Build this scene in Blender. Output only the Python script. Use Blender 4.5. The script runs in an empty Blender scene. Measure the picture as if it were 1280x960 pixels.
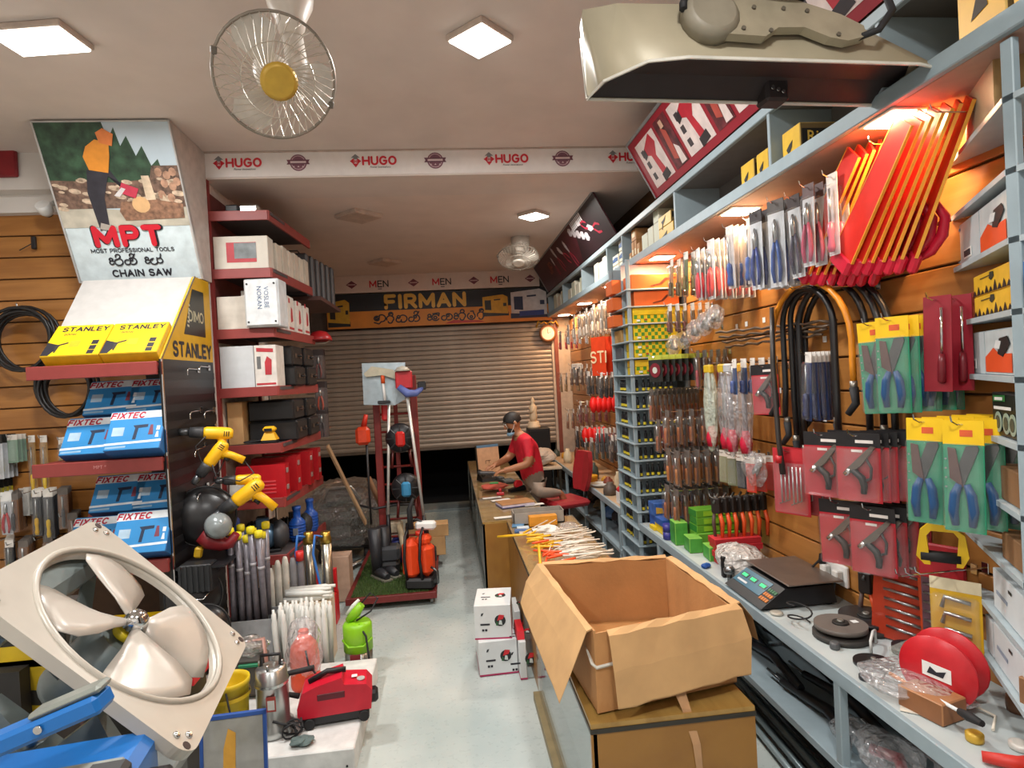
import bpy, math, random
from mathutils import Vector, Matrix
random.seed(11)
SC = bpy.context.scene
COL = SC.collection
PI = math.pi

# ------------------------------------------------------------------ camera
FPX = 760.0; CAMH = 2.0
def _cam(yaw, pitch, roll):
    f = Vector((math.sin(yaw)*math.cos(pitch), math.cos(yaw)*math.cos(pitch), math.sin(pitch)))
    r = Vector((math.cos(yaw), -math.sin(yaw), 0)); u = r.cross(f)
    c, s = math.cos(roll), math.sin(roll)
    return c*r + s*u, -s*r + c*u, f
CR, CU, CF = _cam(.105, -.012, -.0535)
cd = bpy.data.cameras.new('camera'); cd.sensor_width = 36; cd.lens = 36*FPX/1280
cd.clip_start = .02
cam = bpy.data.objects.new('camera', cd); COL.objects.link(cam)
cam.matrix_world = Matrix(((CR.x, CU.x, -CF.x, 0), (CR.y, CU.y, -CF.y, 0), (CR.z, CU.z, -CF.z, CAMH), (0, 0, 0, 1)))
SC.camera = cam
def at(px, py, X=None, Y=None, Z=None):
    """point of the room seen at a photo pixel, on a plane of known X, Y or Z"""
    d = CF + CR*((px-640)/FPX) - CU*((py-480)/FPX)
    t = X/d.x if X is not None else (Y/d.y if Y is not None else (Z-CAMH)/d.z)
    return Vector((0, 0, CAMH)) + d*t

# ------------------------------------------------------------------ world, exposure, lamps
SC.view_settings.view_transform = 'Standard'; SC.view_settings.look = 'None'
SC.view_settings.exposure = 0.0; SC.view_settings.gamma = 1.0
SC.view_settings.use_curve_mapping = False
w = bpy.data.worlds.new('night'); SC.world = w; w.use_nodes = True
w.node_tree.nodes['Background'].inputs[0].default_value = (.55, .6, .7, 1)
w.node_tree.nodes['Background'].inputs[1].default_value = .02
def area(name, loc, sx, sy, power, col, rz=0):
    l = bpy.data.lights.new(name, 'AREA'); l.shape = 'RECTANGLE'; l.size = sx; l.size_y = sy
    l.energy = power; l.color = col
    o = bpy.data.objects.new(name, l); COL.objects.link(o); o.location = loc; o.rotation_euler = (0, 0, rz)
    return o
COOL = (1.0, .985, .96); WARM = (1.0, .60, .30)
CEIL1, CEIL2 = 3.9, 3.7
# lit ceiling panels (their housings are built with the ceiling things); two more hang behind the viewer
PANELS = [(-2.0, 3.4, CEIL1, .62), (.28, 3.38, CEIL1, .62), (.98, 6.35, CEIL2, .62)]
area('panel_lamp', (-2.0, 3.4, CEIL1-.05), .34, .22, 62, COOL, .25)
area('panel_lamp', (.28, 3.38, CEIL1-.05), .26, .26, 62, COOL, .75)
area('panel_lamp', (1.0, 6.3, CEIL2-.05), .24, .24, 48, (1, .95, .88), .75)
area('panel_lamp', (-1.9, .3, CEIL1-.05), .3, .3, 62, COOL)
area('panel_lamp', (.4, .2, CEIL1-.05), .3, .3, 62, COOL)
DOWN = [(1.76, 2.16), (1.77, 3.44), (1.79, 4.81), (1.8, 6.3), (1.83, 7.8), (1.83, 9.2)]
for x, y in DOWN:
    area('soffit_lamp', (x, y, 2.895), .15, .15, 13, WARM)

# ------------------------------------------------------------------ materials
def lin(c): return c/12.92 if c <= .04045 else ((c+.055)/1.055)**2.4
def rgb(h):
    if isinstance(h, str): return tuple(lin(int(h[i:i+2], 16)/255) for i in (0, 2, 4))
    return tuple(lin(c/255) for c in h)
_MC = {}
def M(h, rough=.55, metal=0, var=.10, scale=14, bump=0, alpha=1, spec=.5, emit=0, coat=0, stretch=None, bscale=None):
    key = (h, rough, metal, var, scale, bump, alpha, spec, emit, coat, stretch, bscale)
    if key in _MC: return _MC[key]
    m = bpy.data.materials.new('mat_%s' % h); m.use_nodes = True
    nt = m.node_tree; N = nt.nodes; L = nt.links; p = N['Principled BSDF']
    c = rgb(h)
    p.inputs['Base Color'].default_value = (*c, 1)
    p.inputs['Roughness'].default_value = rough; p.inputs['Metallic'].default_value = metal
    p.inputs['Specular IOR Level'].default_value = spec; p.inputs['Alpha'].default_value = alpha
    if coat: p.inputs['Coat Weight'].default_value = coat; p.inputs['Coat Roughness'].default_value = .15
    if emit:
        p.inputs['Emission Color'].default_value = (*c, 1); p.inputs['Emission Strength'].default_value = emit
    if var or bump:
        tc = N.new('ShaderNodeTexCoord'); mp = N.new('ShaderNodeMapping'); L.new(tc.outputs['Object'], mp.inputs[0])
        if stretch: mp.inputs['Scale'].default_value = stretch
        n = N.new('ShaderNodeTexNoise'); n.inputs['Scale'].default_value = scale; n.inputs['Detail'].default_value = 4
        L.new(mp.outputs[0], n.inputs[0])
        if var:
            r = N.new('ShaderNodeValToRGB'); r.color_ramp.elements[0].position = .3; r.color_ramp.elements[1].position = .7
            r.color_ramp.elements[0].color = (*[max(0, x*(1-var*1.4)) for x in c], 1)
            r.color_ramp.elements[1].color = (*[min(1, x*(1+var)) for x in c], 1)
            L.new(n.outputs[0], r.inputs[0]); L.new(r.outputs[0], p.inputs['Base Color'])
        if bump:
            b = N.new('ShaderNodeBump'); b.inputs['Strength'].default_value = bump; b.inputs['Distance'].default_value = .01
            src = n
            if bscale:
                src = N.new('ShaderNodeTexNoise'); src.inputs['Scale'].default_value = bscale; src.inputs['Detail'].default_value = 5
                L.new(mp.outputs[0], src.inputs[0])
            L.new(src.outputs[0], b.inputs['Height']); L.new(b.outputs[0], p.inputs['Normal'])
    _MC[key] = m
    return m
def wood(h, h2, name, sc=(1, .08, 1), rough=.38):
    m = bpy.data.materials.new(name); m.use_nodes = True; nt = m.node_tree; N = nt.nodes; L = nt.links; p = N['Principled BSDF']
    tc = N.new('ShaderNodeTexCoord'); mp = N.new('ShaderNodeMapping'); mp.inputs['Scale'].default_value = sc
    oi = N.new('ShaderNodeObjectInfo'); mx = N.new('ShaderNodeVectorMath'); mx.operation = 'ADD'
    L.new(tc.outputs['Object'], mx.inputs[0]); L.new(oi.outputs['Random'], mx.inputs[1]); L.new(mx.outputs[0], mp.inputs[0])
    n = N.new('ShaderNodeTexNoise'); n.inputs['Scale'].default_value = 16; n.inputs['Detail'].default_value = 8; n.inputs['Distortion'].default_value = .6
    L.new(mp.outputs[0], n.inputs[0])
    r = N.new('ShaderNodeValToRGB'); r.color_ramp.elements[0].position = .34; r.color_ramp.elements[1].position = .66
    r.color_ramp.elements[0].color = (*rgb(h2), 1); r.color_ramp.elements[1].color = (*rgb(h), 1)
    L.new(n.outputs[0], r.inputs[0]); L.new(r.outputs[0], p.inputs['Base Color'])
    p.inputs['Roughness'].default_value = rough; p.inputs['Coat Weight'].default_value = .15
    return m
def clear_plastic(name, tint=(1, 1, 1), alpha=.1, rough=.12, crumple=0, gloss=.5):
    """thin clear film: mostly see-through, a little body colour, glossy glints"""
    m = bpy.data.materials.new(name); m.use_nodes = True; N = m.node_tree.nodes; L = m.node_tree.links
    N.remove(N['Principled BSDF']); out = N['Material Output']
    t = N.new('ShaderNodeBsdfTransparent'); g = N.new('ShaderNodeBsdfGlossy'); d = N.new('ShaderNodeBsdfDiffuse')
    d.inputs[0].default_value = (*tint, 1); g.inputs['Roughness'].default_value = rough; g.inputs[0].default_value = (.9, .9, .9, 1)
    m1 = N.new('ShaderNodeMixShader'); m1.inputs[0].default_value = alpha; L.new(t.outputs[0], m1.inputs[1]); L.new(d.outputs[0], m1.inputs[2])
    fr = N.new('ShaderNodeLayerWeight'); fr.inputs[0].default_value = .5
    pw = N.new('ShaderNodeMath'); pw.operation = 'POWER'; pw.inputs[1].default_value = 4; L.new(fr.outputs['Facing'], pw.inputs[0])
    ad = N.new('ShaderNodeMath'); ad.operation = 'MULTIPLY_ADD'; ad.inputs[1].default_value = .7; ad.inputs[2].default_value = .06; L.new(pw.outputs[0], ad.inputs[0])
    ma = N.new('ShaderNodeMath'); ma.operation = 'MULTIPLY'; ma.inputs[1].default_value = gloss; ma.use_clamp = True; L.new(ad.outputs[0], ma.inputs[0])
    m2 = N.new('ShaderNodeMixShader'); L.new(ma.outputs[0], m2.inputs[0]); L.new(m1.outputs[0], m2.inputs[1]); L.new(g.outputs[0], m2.inputs[2])
    L.new(m2.outputs[0], out.inputs[0])
    if crumple:
        tc = N.new('ShaderNodeTexCoord')
        n2 = N.new('ShaderNodeTexNoise'); n2.inputs['Scale'].default_value = crumple*1.5; n2.inputs['Detail'].default_value = 3
        v = N.new('ShaderNodeTexVoronoi'); v.inputs['Scale'].default_value = 4
        L.new(tc.outputs['Object'], n2.inputs[0]); L.new(n2.outputs[1], v.inputs[0])
        b = N.new('ShaderNodeBump'); b.inputs['Strength'].default_value = .7; b.inputs['Distance'].default_value = .03
        L.new(v.outputs[0], b.inputs['Height'])
        for q in (g, d, fr): L.new(b.outputs[0], q.inputs['Normal'])
    return m
STEEL = M('b9bcbd', .3, 1, .05); DSTEEL = M('6b6e70', .35, 1, .08); CHROME = M('d8dadb', .12, 1, 0)
BLACK = M('17171a', .45, 0, .1); RUBBER = M('1d1d1f', .7); WHITE = M('e9e9e6', .5, 0, .04); GREYP = M('9fb0b6', .45, 0, .05)
PLAST = clear_plastic('clear_film', (.8, .82, .84), .04, .08, 0, .8); FILM = clear_plastic('crumpled_film', (.8, .82, .85), .2, .14, 7, 1.3); SMOKE = clear_plastic('smoky_film', (.5, .46, .41), .09, .08, 9, 4)
GLASS = clear_plastic('counter_glass', (.6, .75, .72), .05, .03, 0, .8)
CARD = M('b98a57', .8, 0, .10, 6, .12, bscale=60); CARD2 = M('a8794a', .8, 0, .12, 9); CARDP = M('c79d6b', .8, 0, .10, 6)
REDSH = M('8f3a36', .45, 0, .06); YEL = M('f0c312', .45, 0, .04); DWY = M('efb614', .4, 0, .05)

# ------------------------------------------------------------------ mesh builder
def RZ(a): return Matrix.Rotation(a, 4, 'Z')
def RX(a): return Matrix.Rotation(a, 4, 'X')
def RY(a): return Matrix.Rotation(a, 4, 'Y')
def TR(x, y=None, z=None):
    return Matrix.Translation(x if y is None else (x, y, z))
def frame(o, xa, ya):
    """matrix with local x along xa, local y along ya (made square), origin o"""
    x = Vector(xa).normalized(); z = x.cross(Vector(ya)).normalized(); y = z.cross(x)
    o = Vector(o)
    return Matrix(((x.x, y.x, z.x, o.x), (x.y, y.y, z.y, o.y), (x.z, y.z, z.z, o.z), (0, 0, 0, 1)))
class B:
    def __init__(s, mat=None):
        s.v = []; s.f = []; s.mi = []; s.sm = []; s.mats = []; s.cur = 0; s.X = Matrix()
        if mat: s.m(mat)
    def m(s, mat):
        if mat not in s.mats: s.mats.append(mat)
        s.cur = s.mats.index(mat); return s
    def x(s, X=None): s.X = X or Matrix(); return s
    def add(s, vs, fs, smooth=False):
        o = len(s.v)
        s.v += [tuple(s.X @ Vector(p)) for p in vs]
        for f in fs: s.f.append(tuple(i+o for i in f)); s.mi.append(s.cur); s.sm.append(smooth)
        return s
    def box(s, x0, x1, y0, y1, z0, z1):
        return s.add([(x0, y0, z0), (x1, y0, z0), (x1, y1, z0), (x0, y1, z0), (x0, y0, z1), (x1, y0, z1), (x1, y1, z1), (x0, y1, z1)],
                     [(3, 2, 1, 0), (4, 5, 6, 7), (0, 1, 5, 4), (1, 2, 6, 5), (2, 3, 7, 6), (3, 0, 4, 7)])
    def rbox(s, x0, x1, y0, y1, z0, z1, b=.005):
        """box with chamfered edges"""
        b = min(b, (x1-x0)*.49, (y1-y0)*.49, (z1-z0)*.49)
        vs = []; X = (x0, x1); Y = (y0, y1); Z = (z0, z1); sg = (1, -1); idx = {}
        for i in (0, 1):
            for j in (0, 1):
                for k in (0, 1):
                    c = (X[i], Y[j], Z[k])
                    for a in range(3):
                        p = [c[0]+sg[i]*b, c[1]+sg[j]*b, c[2]+sg[k]*b]; p[a] = c[a]
                        idx[i, j, k, a] = len(vs); vs.append(tuple(p))
        g = lambda i, j, k, a: idx[i, j, k, a]
        fs = []
        for e in (0, 1):
            q = [g(e, 0, 0, 0), g(e, 1, 0, 0), g(e, 1, 1, 0), g(e, 0, 1, 0)]; fs.append(q if e else q[::-1])
            q = [g(0, e, 0, 1), g(0, e, 1, 1), g(1, e, 1, 1), g(1, e, 0, 1)]; fs.append(q if e else q[::-1])
            q = [g(0, 0, e, 2), g(1, 0, e, 2), g(1, 1, e, 2), g(0, 1, e, 2)]; fs.append(q if e else q[::-1])
        for i in (0, 1):
            for j in (0, 1):
                fs.append([g(i, j, 0, 0), g(i, j, 0, 1), g(i, j, 1, 1), g(i, j, 1, 0)])
                fs.append([g(i, 0, j, 0), g(i, 0, j, 2), g(i, 1, j, 2), g(i, 1, j, 0)])
                fs.append([g(0, i, j, 1), g(0, i, j, 2), g(1, i, j, 2), g(1, i, j, 1)])
        for i in (0, 1):
            for j in (0, 1):
                for k in (0, 1): fs.append([g(i, j, k, 0), g(i, j, k, 1), g(i, j, k, 2)])
        c = Vector(((x0+x1)/2, (y0+y1)/2, (z0+z1)/2)); out = []
        for f in fs:
            a, b_, d = (Vector(vs[n]) for n in f[:3]); mid = sum((Vector(vs[n]) for n in f), Vector())/len(f)
            out.append(tuple(f) if (b_-a).cross(d-a).dot(mid-c) > 0 else tuple(reversed(f)))
        return s.add(vs, out)
    def tube(s, pts, r=.01, n=8, cap=True, closed=False):
        P = [Vector(p) for p in pts]; K = len(P); rs = r if isinstance(r, (list, tuple)) else [r]*K
        vs = []; up = None
        for i in range(K):
            if closed: t = P[(i+1) % K]-P[i-1]
            else: t = P[min(i+1, K-1)]-P[max(i-1, 0)]
            if t.length < 1e-9: t = Vector((0, 0, 1))
            t.normalize()
            if up is None:
                up = Vector((0, 0, 1)) if abs(t.z) < .9 else Vector((1, 0, 0))
            a = up - t*up.dot(t)
            if a.length < 1e-6: a = t.orthogonal()
            a.normalize(); b = t.cross(a); up = a
            for k in range(n):
                th = 2*PI*k/n; vs.append(tuple(P[i]+(a*math.cos(th)+b*math.sin(th))*rs[i]))
        fs = []
        for i in range(K if closed else K-1):
            j = (i+1) % K
            for k in range(n): fs.append((i*n+k, i*n+(k+1) % n, j*n+(k+1) % n, j*n+k))
        s.add(vs, fs, n > 5)
        if cap and not closed:
            o = len(s.v)-len(vs)
            for f in (tuple(range(n))[::-1], tuple((K-1)*n+k for k in range(n))):
                s.f.append(tuple(i+o for i in f)); s.mi.append(s.cur); s.sm.append(False)
        return s
    def cyl(s, p0, p1, r0, r1=None, n=14): return s.tube([p0, p1], [r0, r0 if r1 is None else r1], n)
    def lathe(s, prof, n=20, X=None, smooth=True, cap=True):
        vs = []; K = len(prof)
        for r, z in prof:
            for k in range(n):
                a = 2*PI*k/n; p = Vector((r*math.cos(a), r*math.sin(a), z)); vs.append(tuple(X @ p if X else p))
        fs = [(i*n+k, i*n+(k+1) % n, (i+1)*n+(k+1) % n, (i+1)*n+k) for i in range(K-1) for k in range(n)]
        s.add(vs, fs, smooth)
        if cap:
            o = len(s.v)-len(vs)
            for f in (tuple(range(n))[::-1], tuple((K-1)*n+k for k in range(n))):
                s.f.append(tuple(i+o for i in f)); s.mi.append(s.cur); s.sm.append(False)
        return s
    def ell(s, c, r, n=14, k=8, X=None):
        pr = [(max(1e-4, math.sin(PI*i/k)), -math.cos(PI*i/k)) for i in range(k+1)]
        S = TR(Vector(c)) @ (X or Matrix()) @ Matrix.Diagonal((*(r if isinstance(r, (tuple, list)) else (r, r, r)), 1))
        return s.lathe(pr, n, S, True, False)
    def prism(s, poly, z0, z1, X=None):
        n = len(poly); vs = [(p[0], p[1], z0) for p in poly]+[(p[0], p[1], z1) for p in poly]
        if X: vs = [tuple(X @ Vector(p)) for p in vs]
        A = sum(poly[i][0]*poly[(i+1) % n][1]-poly[(i+1) % n][0]*poly[i][1] for i in range(n))
        fs = [tuple(range(n))[::-1], tuple(range(n, 2*n))]+[(i, (i+1) % n, n+(i+1) % n, n+i) for i in range(n)]
        if A < 0: fs = [f[::-1] for f in fs]
        return s.add(vs, fs)
    def hexa(s, bot, top):
        """eight-corner solid: four bottom corners, four top corners (counter-clockwise from above)"""
        return s.add(list(bot)+list(top), [(3, 2, 1, 0), (4, 5, 6, 7), (0, 1, 5, 4), (1, 2, 6, 5), (2, 3, 7, 6), (3, 0, 4, 7)])
    def mesh(s, name):
        me = bpy.data.meshes.new(name); me.from_pydata(s.v, [], s.f)
        for m in s.mats: me.materials.append(m)
        me.polygons.foreach_set('material_index', s.mi); me.polygons.foreach_set('use_smooth', s.sm)
        me.update(); return me
    def build(s, name, parent=None, loc=None, rot=None):
        return obj(name, s.mesh(name), parent, loc, rot)
def obj(name, me, parent=None, loc=None, rot=None):
    o = bpy.data.objects.new(name, me); COL.objects.link(o)
    if parent: o.parent = parent
    if loc is not None: o.location = loc
    if rot is not None: o.rotation_euler = rot
    return o
def tag(o, label, cat, group=None):
    o['label'] = label; o['category'] = cat
    if group: o['group'] = group
    return o
def thing(name, label, cat, loc=(0, 0, 0), rot=(0, 0, 0), group=None):
    o = bpy.data.objects.new(name, None); COL.objects.link(o); o.empty_display_size = .1
    o.location = loc; o.rotation_euler = rot
    return tag(o, label, cat, group)
def struct(o): o['kind'] = 'structure'; return o
def dup(root, loc=None, rot=None, label=None, group=None, scale=None):
    r = root.copy(); COL.objects.link(r)
    if loc is not None: r.location = loc
    if rot is not None: r.rotation_euler = rot
    if scale is not None: r.scale = scale
    if label: r['label'] = label
    if group: r['group'] = group
    for ch in list(root.children):
        c = ch.copy(); COL.objects.link(c); c.parent = r
        for g in list(ch.children):
            d = g.copy(); COL.objects.link(d); d.parent = c
    return r
# block letters drawn as strokes, cap height .7
_o = lambda w=.62: arc0(w/2, .35, w/2, 0, 360, .35)
def arc0(cx, cy, r, a0, a1, ry, n=14): return [(cx+r*math.cos(math.radians(a0+(a1-a0)*i/n)), cy+ry*math.sin(math.radians(a0+(a1-a0)*i/n))) for i in range(n+1)]
LET = {
 'A': (.6, [[(0, 0), (.3, .7), (.6, 0)], [(.12, .24), (.48, .24)]]), 'C': (.56, [arc0(.31, .35, .31, 45, 315, .35)]), 'D': (.58, [[(0, 0), (0, .7), (.25, .7)]+arc0(.27, .35, .31, 90, -90, .35)+[(0, 0)]]),
 'E': (.46, [[(.46, 0), (0, 0), (0, .7), (.46, .7)], [(0, .36), (.4, .36)]]), 'F': (.46, [[(0, 0), (0, .7), (.46, .7)], [(0, .36), (.4, .36)]]), 'G': (.6, [arc0(.31, .35, .31, 45, 330, .35)+[(.6, .33), (.36, .33)]]),
 'H': (.56, [[(0, 0), (0, .7)], [(.56, 0), (.56, .7)], [(0, .35), (.56, .35)]]), 'I': (.06, [[(.03, 0), (.03, .7)]]), 'J': (.4, [[(.4, .7), (.4, .18)]+arc0(.2, .18, .2, 0, -180, .18)]), 'L': (.42, [[(0, .7), (0, 0), (.42, 0)]]),
 'M': (.7, [[(0, 0), (0, .7), (.35, .15), (.7, .7), (.7, 0)]]), 'N': (.56, [[(0, 0), (0, .7), (.56, 0), (.56, .7)]]), 'O': (.62, [arc0(.31, .35, .31, 0, 360, .35)]), 'P': (.5, [[(0, 0), (0, .7), (.3, .7)]+arc0(.3, .51, .19, 90, -90, .19)+[(0, .32)]]),
 'R': (.52, [[(0, 0), (0, .7), (.3, .7)]+arc0(.3, .51, .19, 90, -90, .19)+[(0, .32)], [(.26, .32), (.52, 0)]]), 'S': (.48, [arc0(.24, .52, .23, 30, 250, .18)[:-1]+arc0(.24, .18, .24, 95, -160, .18)]), 'T': (.54, [[(0, .7), (.54, .7)], [(.27, .7), (.27, 0)]]),
 'U': (.54, [[(0, .7), (0, .25)]+arc0(.27, .25, .27, 180, 360, .25)+[(.54, .7)]]), 'W': (.84, [[(0, .7), (.2, 0), (.42, .6), (.64, 0), (.84, .7)]]), 'X': (.54, [[(0, 0), (.54, .7)], [(0, .7), (.54, 0)]]), 'Y': (.54, [[(0, .7), (.27, .34), (.54, .7)], [(.27, .34), (.27, 0)]]),
 '0': (.46, [arc0(.23, .35, .23, 0, 360, .35)]), '6': (.46, [arc0(.23, .22, .23, 0, 360, .22), [(.02, .28), (.1, .52), (.32, .7)]]), '7': (.44, [[(0, .7), (.44, .7), (.16, 0)]]), ' ': (.2, []),
}
def block(s, size, mat, parent, X, bold, wide, shear):
    w_ = .10+bold*2.6; gap = .06+w_; b = B(mat); x = 0; lines = []
    for ch in s:
        g = LET[ch]
        for L in g[1]: lines.append([(p[0]+x, p[1]) for p in L])
        x += g[0]+gap
    x -= gap
    for L in lines: ribbon(b, [((p[0]-x/2+shear*(p[1]-.35))*wide, p[1]-.35) for p in L], w_, 0, 0)
    o = b.build('lettering', parent); o.matrix_local = X @ Matrix.Diagonal((size, size, size, 1)); return o
_TC = {}
def text(s, size, mat, parent=None, X=None, bold=.0, shear=0, align='CENTER', ext=.0, wide=1, name='lettering', spacing=1):
    """lettering lying in the local XY plane of X, raised a hair above it"""
    if bold >= .008 and all(c in LET for c in s): return block(s, size, mat, parent, X or Matrix(), bold, wide, shear)
    key = (s, mat.name, bold, shear, align, ext, spacing)
    if key not in _TC:
        cu = bpy.data.curves.new('t', 'FONT'); cu.body = s; cu.align_x = align; cu.align_y = 'CENTER'; cu.size = 1
        cu.offset = bold; cu.shear = shear; cu.extrude = ext; cu.resolution_u = 2; cu.space_character = spacing
        cu.fill_mode = 'FRONT' if not ext else 'BOTH'
        o = bpy.data.objects.new('t', cu); COL.objects.link(o)
        bpy.context.view_layer.update()
        me = bpy.data.meshes.new_from_object(o.evaluated_get(bpy.context.evaluated_depsgraph_get()))
        bpy.data.objects.remove(o); bpy.data.curves.remove(cu)
        me.materials.clear(); me.materials.append(mat); me.name = name; _TC[key] = me
    o = obj(name, _TC[key], parent)
    o.matrix_local = (X or Matrix()) @ Matrix.Diagonal((size*wide, size, size, 1))
    return o
def ribbon(b, pts, w, z0=0, z1=.001, n=8):
    """a stroke of lettering: a flat band along a polyline in XY with round ends"""
    for (a, c) in zip(pts, pts[1:]):
        d = Vector((c[0]-a[0], c[1]-a[1])); 
        if d.length < 1e-6: continue
        th = math.atan2(d.y, d.x); poly = []
        for k in range(n//2+1): t = th-PI/2+PI*k/(n//2); poly.append((c[0]+w/2*math.cos(t), c[1]+w/2*math.sin(t)))
        for k in range(n//2+1): t = th+PI/2+PI*k/(n//2); poly.append((a[0]+w/2*math.cos(t), a[1]+w/2*math.sin(t)))
        zz_ = z1+(len(b.f) % 24)*.0004*max(.3, min(1, w*8)); b.add([(p[0], p[1], zz_) for p in poly], [tuple(range(len(poly)))])
def arc(cx, cy, r, a0, a1, n=10, ry=None):
    return [(cx+r*math.cos(math.radians(a0+(a1-a0)*i/n)), cy+(ry or r)*math.sin(math.radians(a0+(a1-a0)*i/n))) for i in range(n+1)]
def jit(a): return random.uniform(-a, a)

ORD = ['first', 'second', 'third', 'fourth', 'fifth', 'sixth', 'seventh', 'eighth', 'ninth', 'tenth', 'eleventh', 'twelfth']
def nth(label, i, n, base='wall'):
    """tell the packs on one hook apart by their order from the wall outwards"""
    if n == 1: return label
    l = label+', '+('outermost' if i == n-1 else ORD[i]+' from '+base)
    return l if len(l.split()) <= 16 else label
# ================================================================== SETTING
YB, YS = 5.05, 9.75          # beam face, shutter plane
XR, XL = 2.0, -1.66          # right wall face; (negative of) shelf lip
def floor_mat():
    m = bpy.data.materials.new('polished_floor'); m.use_nodes = True; nt = m.node_tree; N = nt.nodes; L = nt.links; p = N['Principled BSDF']
    tc = N.new('ShaderNodeTexCoord')
    n = N.new('ShaderNodeTexNoise'); n.inputs['Scale'].default_value = 1.6; n.inputs['Detail'].default_value = 7; L.new(tc.outputs['Object'], n.inputs[0])
    r = N.new('ShaderNodeValToRGB'); r.color_ramp.elements[0].position = .3; r.color_ramp.elements[1].position = .72
    r.color_ramp.elements[0].color = (*rgb('a3b0ae'), 1); r.color_ramp.elements[1].color = (*rgb('c3c8c3'), 1); L.new(n.outputs[0], r.inputs[0])
    n2 = N.new('ShaderNodeTexNoise'); n2.inputs['Scale'].default_value = 30; n2.inputs['Detail'].default_value = 4; L.new(tc.outputs['Object'], n2.inputs[0])
    mr = N.new('ShaderNodeMapRange'); mr.inputs[3].default_value = .18; mr.inputs[4].default_value = .42; L.new(n2.outputs[0], mr.inputs[0])
    L.new(mr.outputs[0], p.inputs['Roughness']); L.new(r.outputs[0], p.inputs['Base Color'])
    return m
FLOOR = floor_mat()
struct(B(FLOOR).box(-4.2, 2.3, -1.2, 9.6, -.06, -.004).build('floor'))
CEILM = M('d9ccc4', .8, 0, .04, 3, .05); CEILB = M('ddcdc3', .8, 0, .04, 3)
WALLM = M('dcd6d0', .8, 0, .04, 3)
struct(B(CEILM).box(-4.2, 2.3, -1.2, YB+.1, CEIL1, CEIL1+.08).build('ceiling'))
struct(B(CEILB).box(-2.6, 2.3, YB+.1, 10.0, CEIL2, CEIL2+.08).build('ceiling_back'))
b = B(CEILM).box(-1.85, 2.3, YB, 5.6, CEIL2-.012, CEIL1-.0)
struct(b.build('trim_1'))
# right wall: dark backing with slat boards proud of it
struct(B(M('5a3a1e', .7)).box(XR+.012, XR+.15, .2, YS, 0, CEIL1).build('wall_right'))
wr = bpy.data.objects['wall_right']
SLAT = wood('b27a3e', '9c6630', 'slatwall_wood', (1, .1, 1))
z = .65; k = 0
plank = B(SLAT).rbox(-.012, .012, -4.7, 4.7, .004, .164, .004).mesh('plank')
while z < 2.85:
    obj('plank', plank, wr, (XR, 4.95, z))
    z += .17
struct(B(M('c9b8a8', .8)).box(XR-.3, XR+.02, YS-.05, YS+.1, 0, CEIL2).build('wall_back_right'))
# back wall above the shutter and the dark street behind the half raised shutter
struct(B(M('5d5048', .8)).box(-2.6, 2.3, YS+.05, YS+.15, 2.86, CEIL2).build('wall_back'))
struct(B(M('0b0c0e', .9)).box(-3, 3, 12.0, 12.1, -.1, 3).box(-3, -2.9, 9.9, 12, -.1, 3).box(2.9, 3, 9.9, 12, -.1, 3).box(-3, 3, 9.9, 12, 2.95, 3).build('wall_night_dark'))  # added enclosure; the darkness of the night is put into its near-black colour
struct(B(M('1b1d20', .9)).box(-3, 3, 9.75, 12, -.12, -.06).build('floor_outside'))
struct(B(M('7f8a8c', .6)).rbox(-2.5, 1.9, 9.35, 9.85, -.05, .035, .008).build('trim_2'))
struct(B(M('8a4a3c', .5)).box(1.74, 1.8, YS-.08, YS+.04, 0, 2.9).build('trim_3'))
struct(B(M('b09c8a', .7)).box(-2.6, -2.2, YS-.02, YS+.1, 0, CEIL2).box(-2.6, -2.45, 6.5, YS, 0, CEIL2).build('wall_left_back'))
struct(B(M('d9cfc6', .75)).box(-1.9, -1.83, YB-.02, 6.5, 0, CEIL2).box(-2.6, -1.83, 6.45, 6.52, 0, CEIL2).build('wall_left'))
# left slat wall, facing the viewer
struct(B(M('4a3018', .7)).box(-4.2, -1.9, 5.22, 5.3, 0, CEIL1).build('wall_left_front'))
wl = bpy.data.objects['wall_left_front']
struct(B(WALLM).box(-4.2, -1.9, 5.12, 5.24, 3.48, CEIL1).box(-4.2, -1.9, 5.0, 5.13, 3.62, CEIL1).build('trim_4'))
SLAT2 = wood('b27a3e', '9c6630', 'slatwall_wood_left', (.1, 1, 1))
plank2 = B(SLAT2).rbox(-1.15, 1.15, -.012, .012, .004, .164, .004).mesh('plank')
z = .6
while z < 3.4:
    obj('plank', plank2, wl, (-3.05, 5.21, z)); z += .17
struct(B(WALLM).box(-4.3, -4.2, -1.2, 5.3, 0, CEIL1).build('wall_left_side'))
struct(B(WALLM).box(-4.2, 2.3, -1.3, -1.2, 0, CEIL1).build('wall_front'))

# ------------------------------------------------------------------ roller shutter
SHUT = M('a89b8e', .42, .2, .08, 5)
t = thing('roller_shutter', 'half raised grey-brown roller shutter of horizontal slats', 'shutter', (0, YS, .9))
sl = B(SHUT).prism([(-.012, .002), (-.018, .02), (-.02, .036), (-.014, .056), (0, .07), (.01, .068), (.004, .036), (0, .004)], -1.975, 1.975, frame((0, 0, 0), (0, 1, 0), (0, 0, 1))).mesh('slat')
for i in range(26): obj('slat', sl, t, (-.225, 0, .045+i*.0735))
B(M('6d6258', .45, .3)).rbox(-2.2, 1.75, -.03, .02, 0, .045, .006).build('bottom_rail', t)

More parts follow.
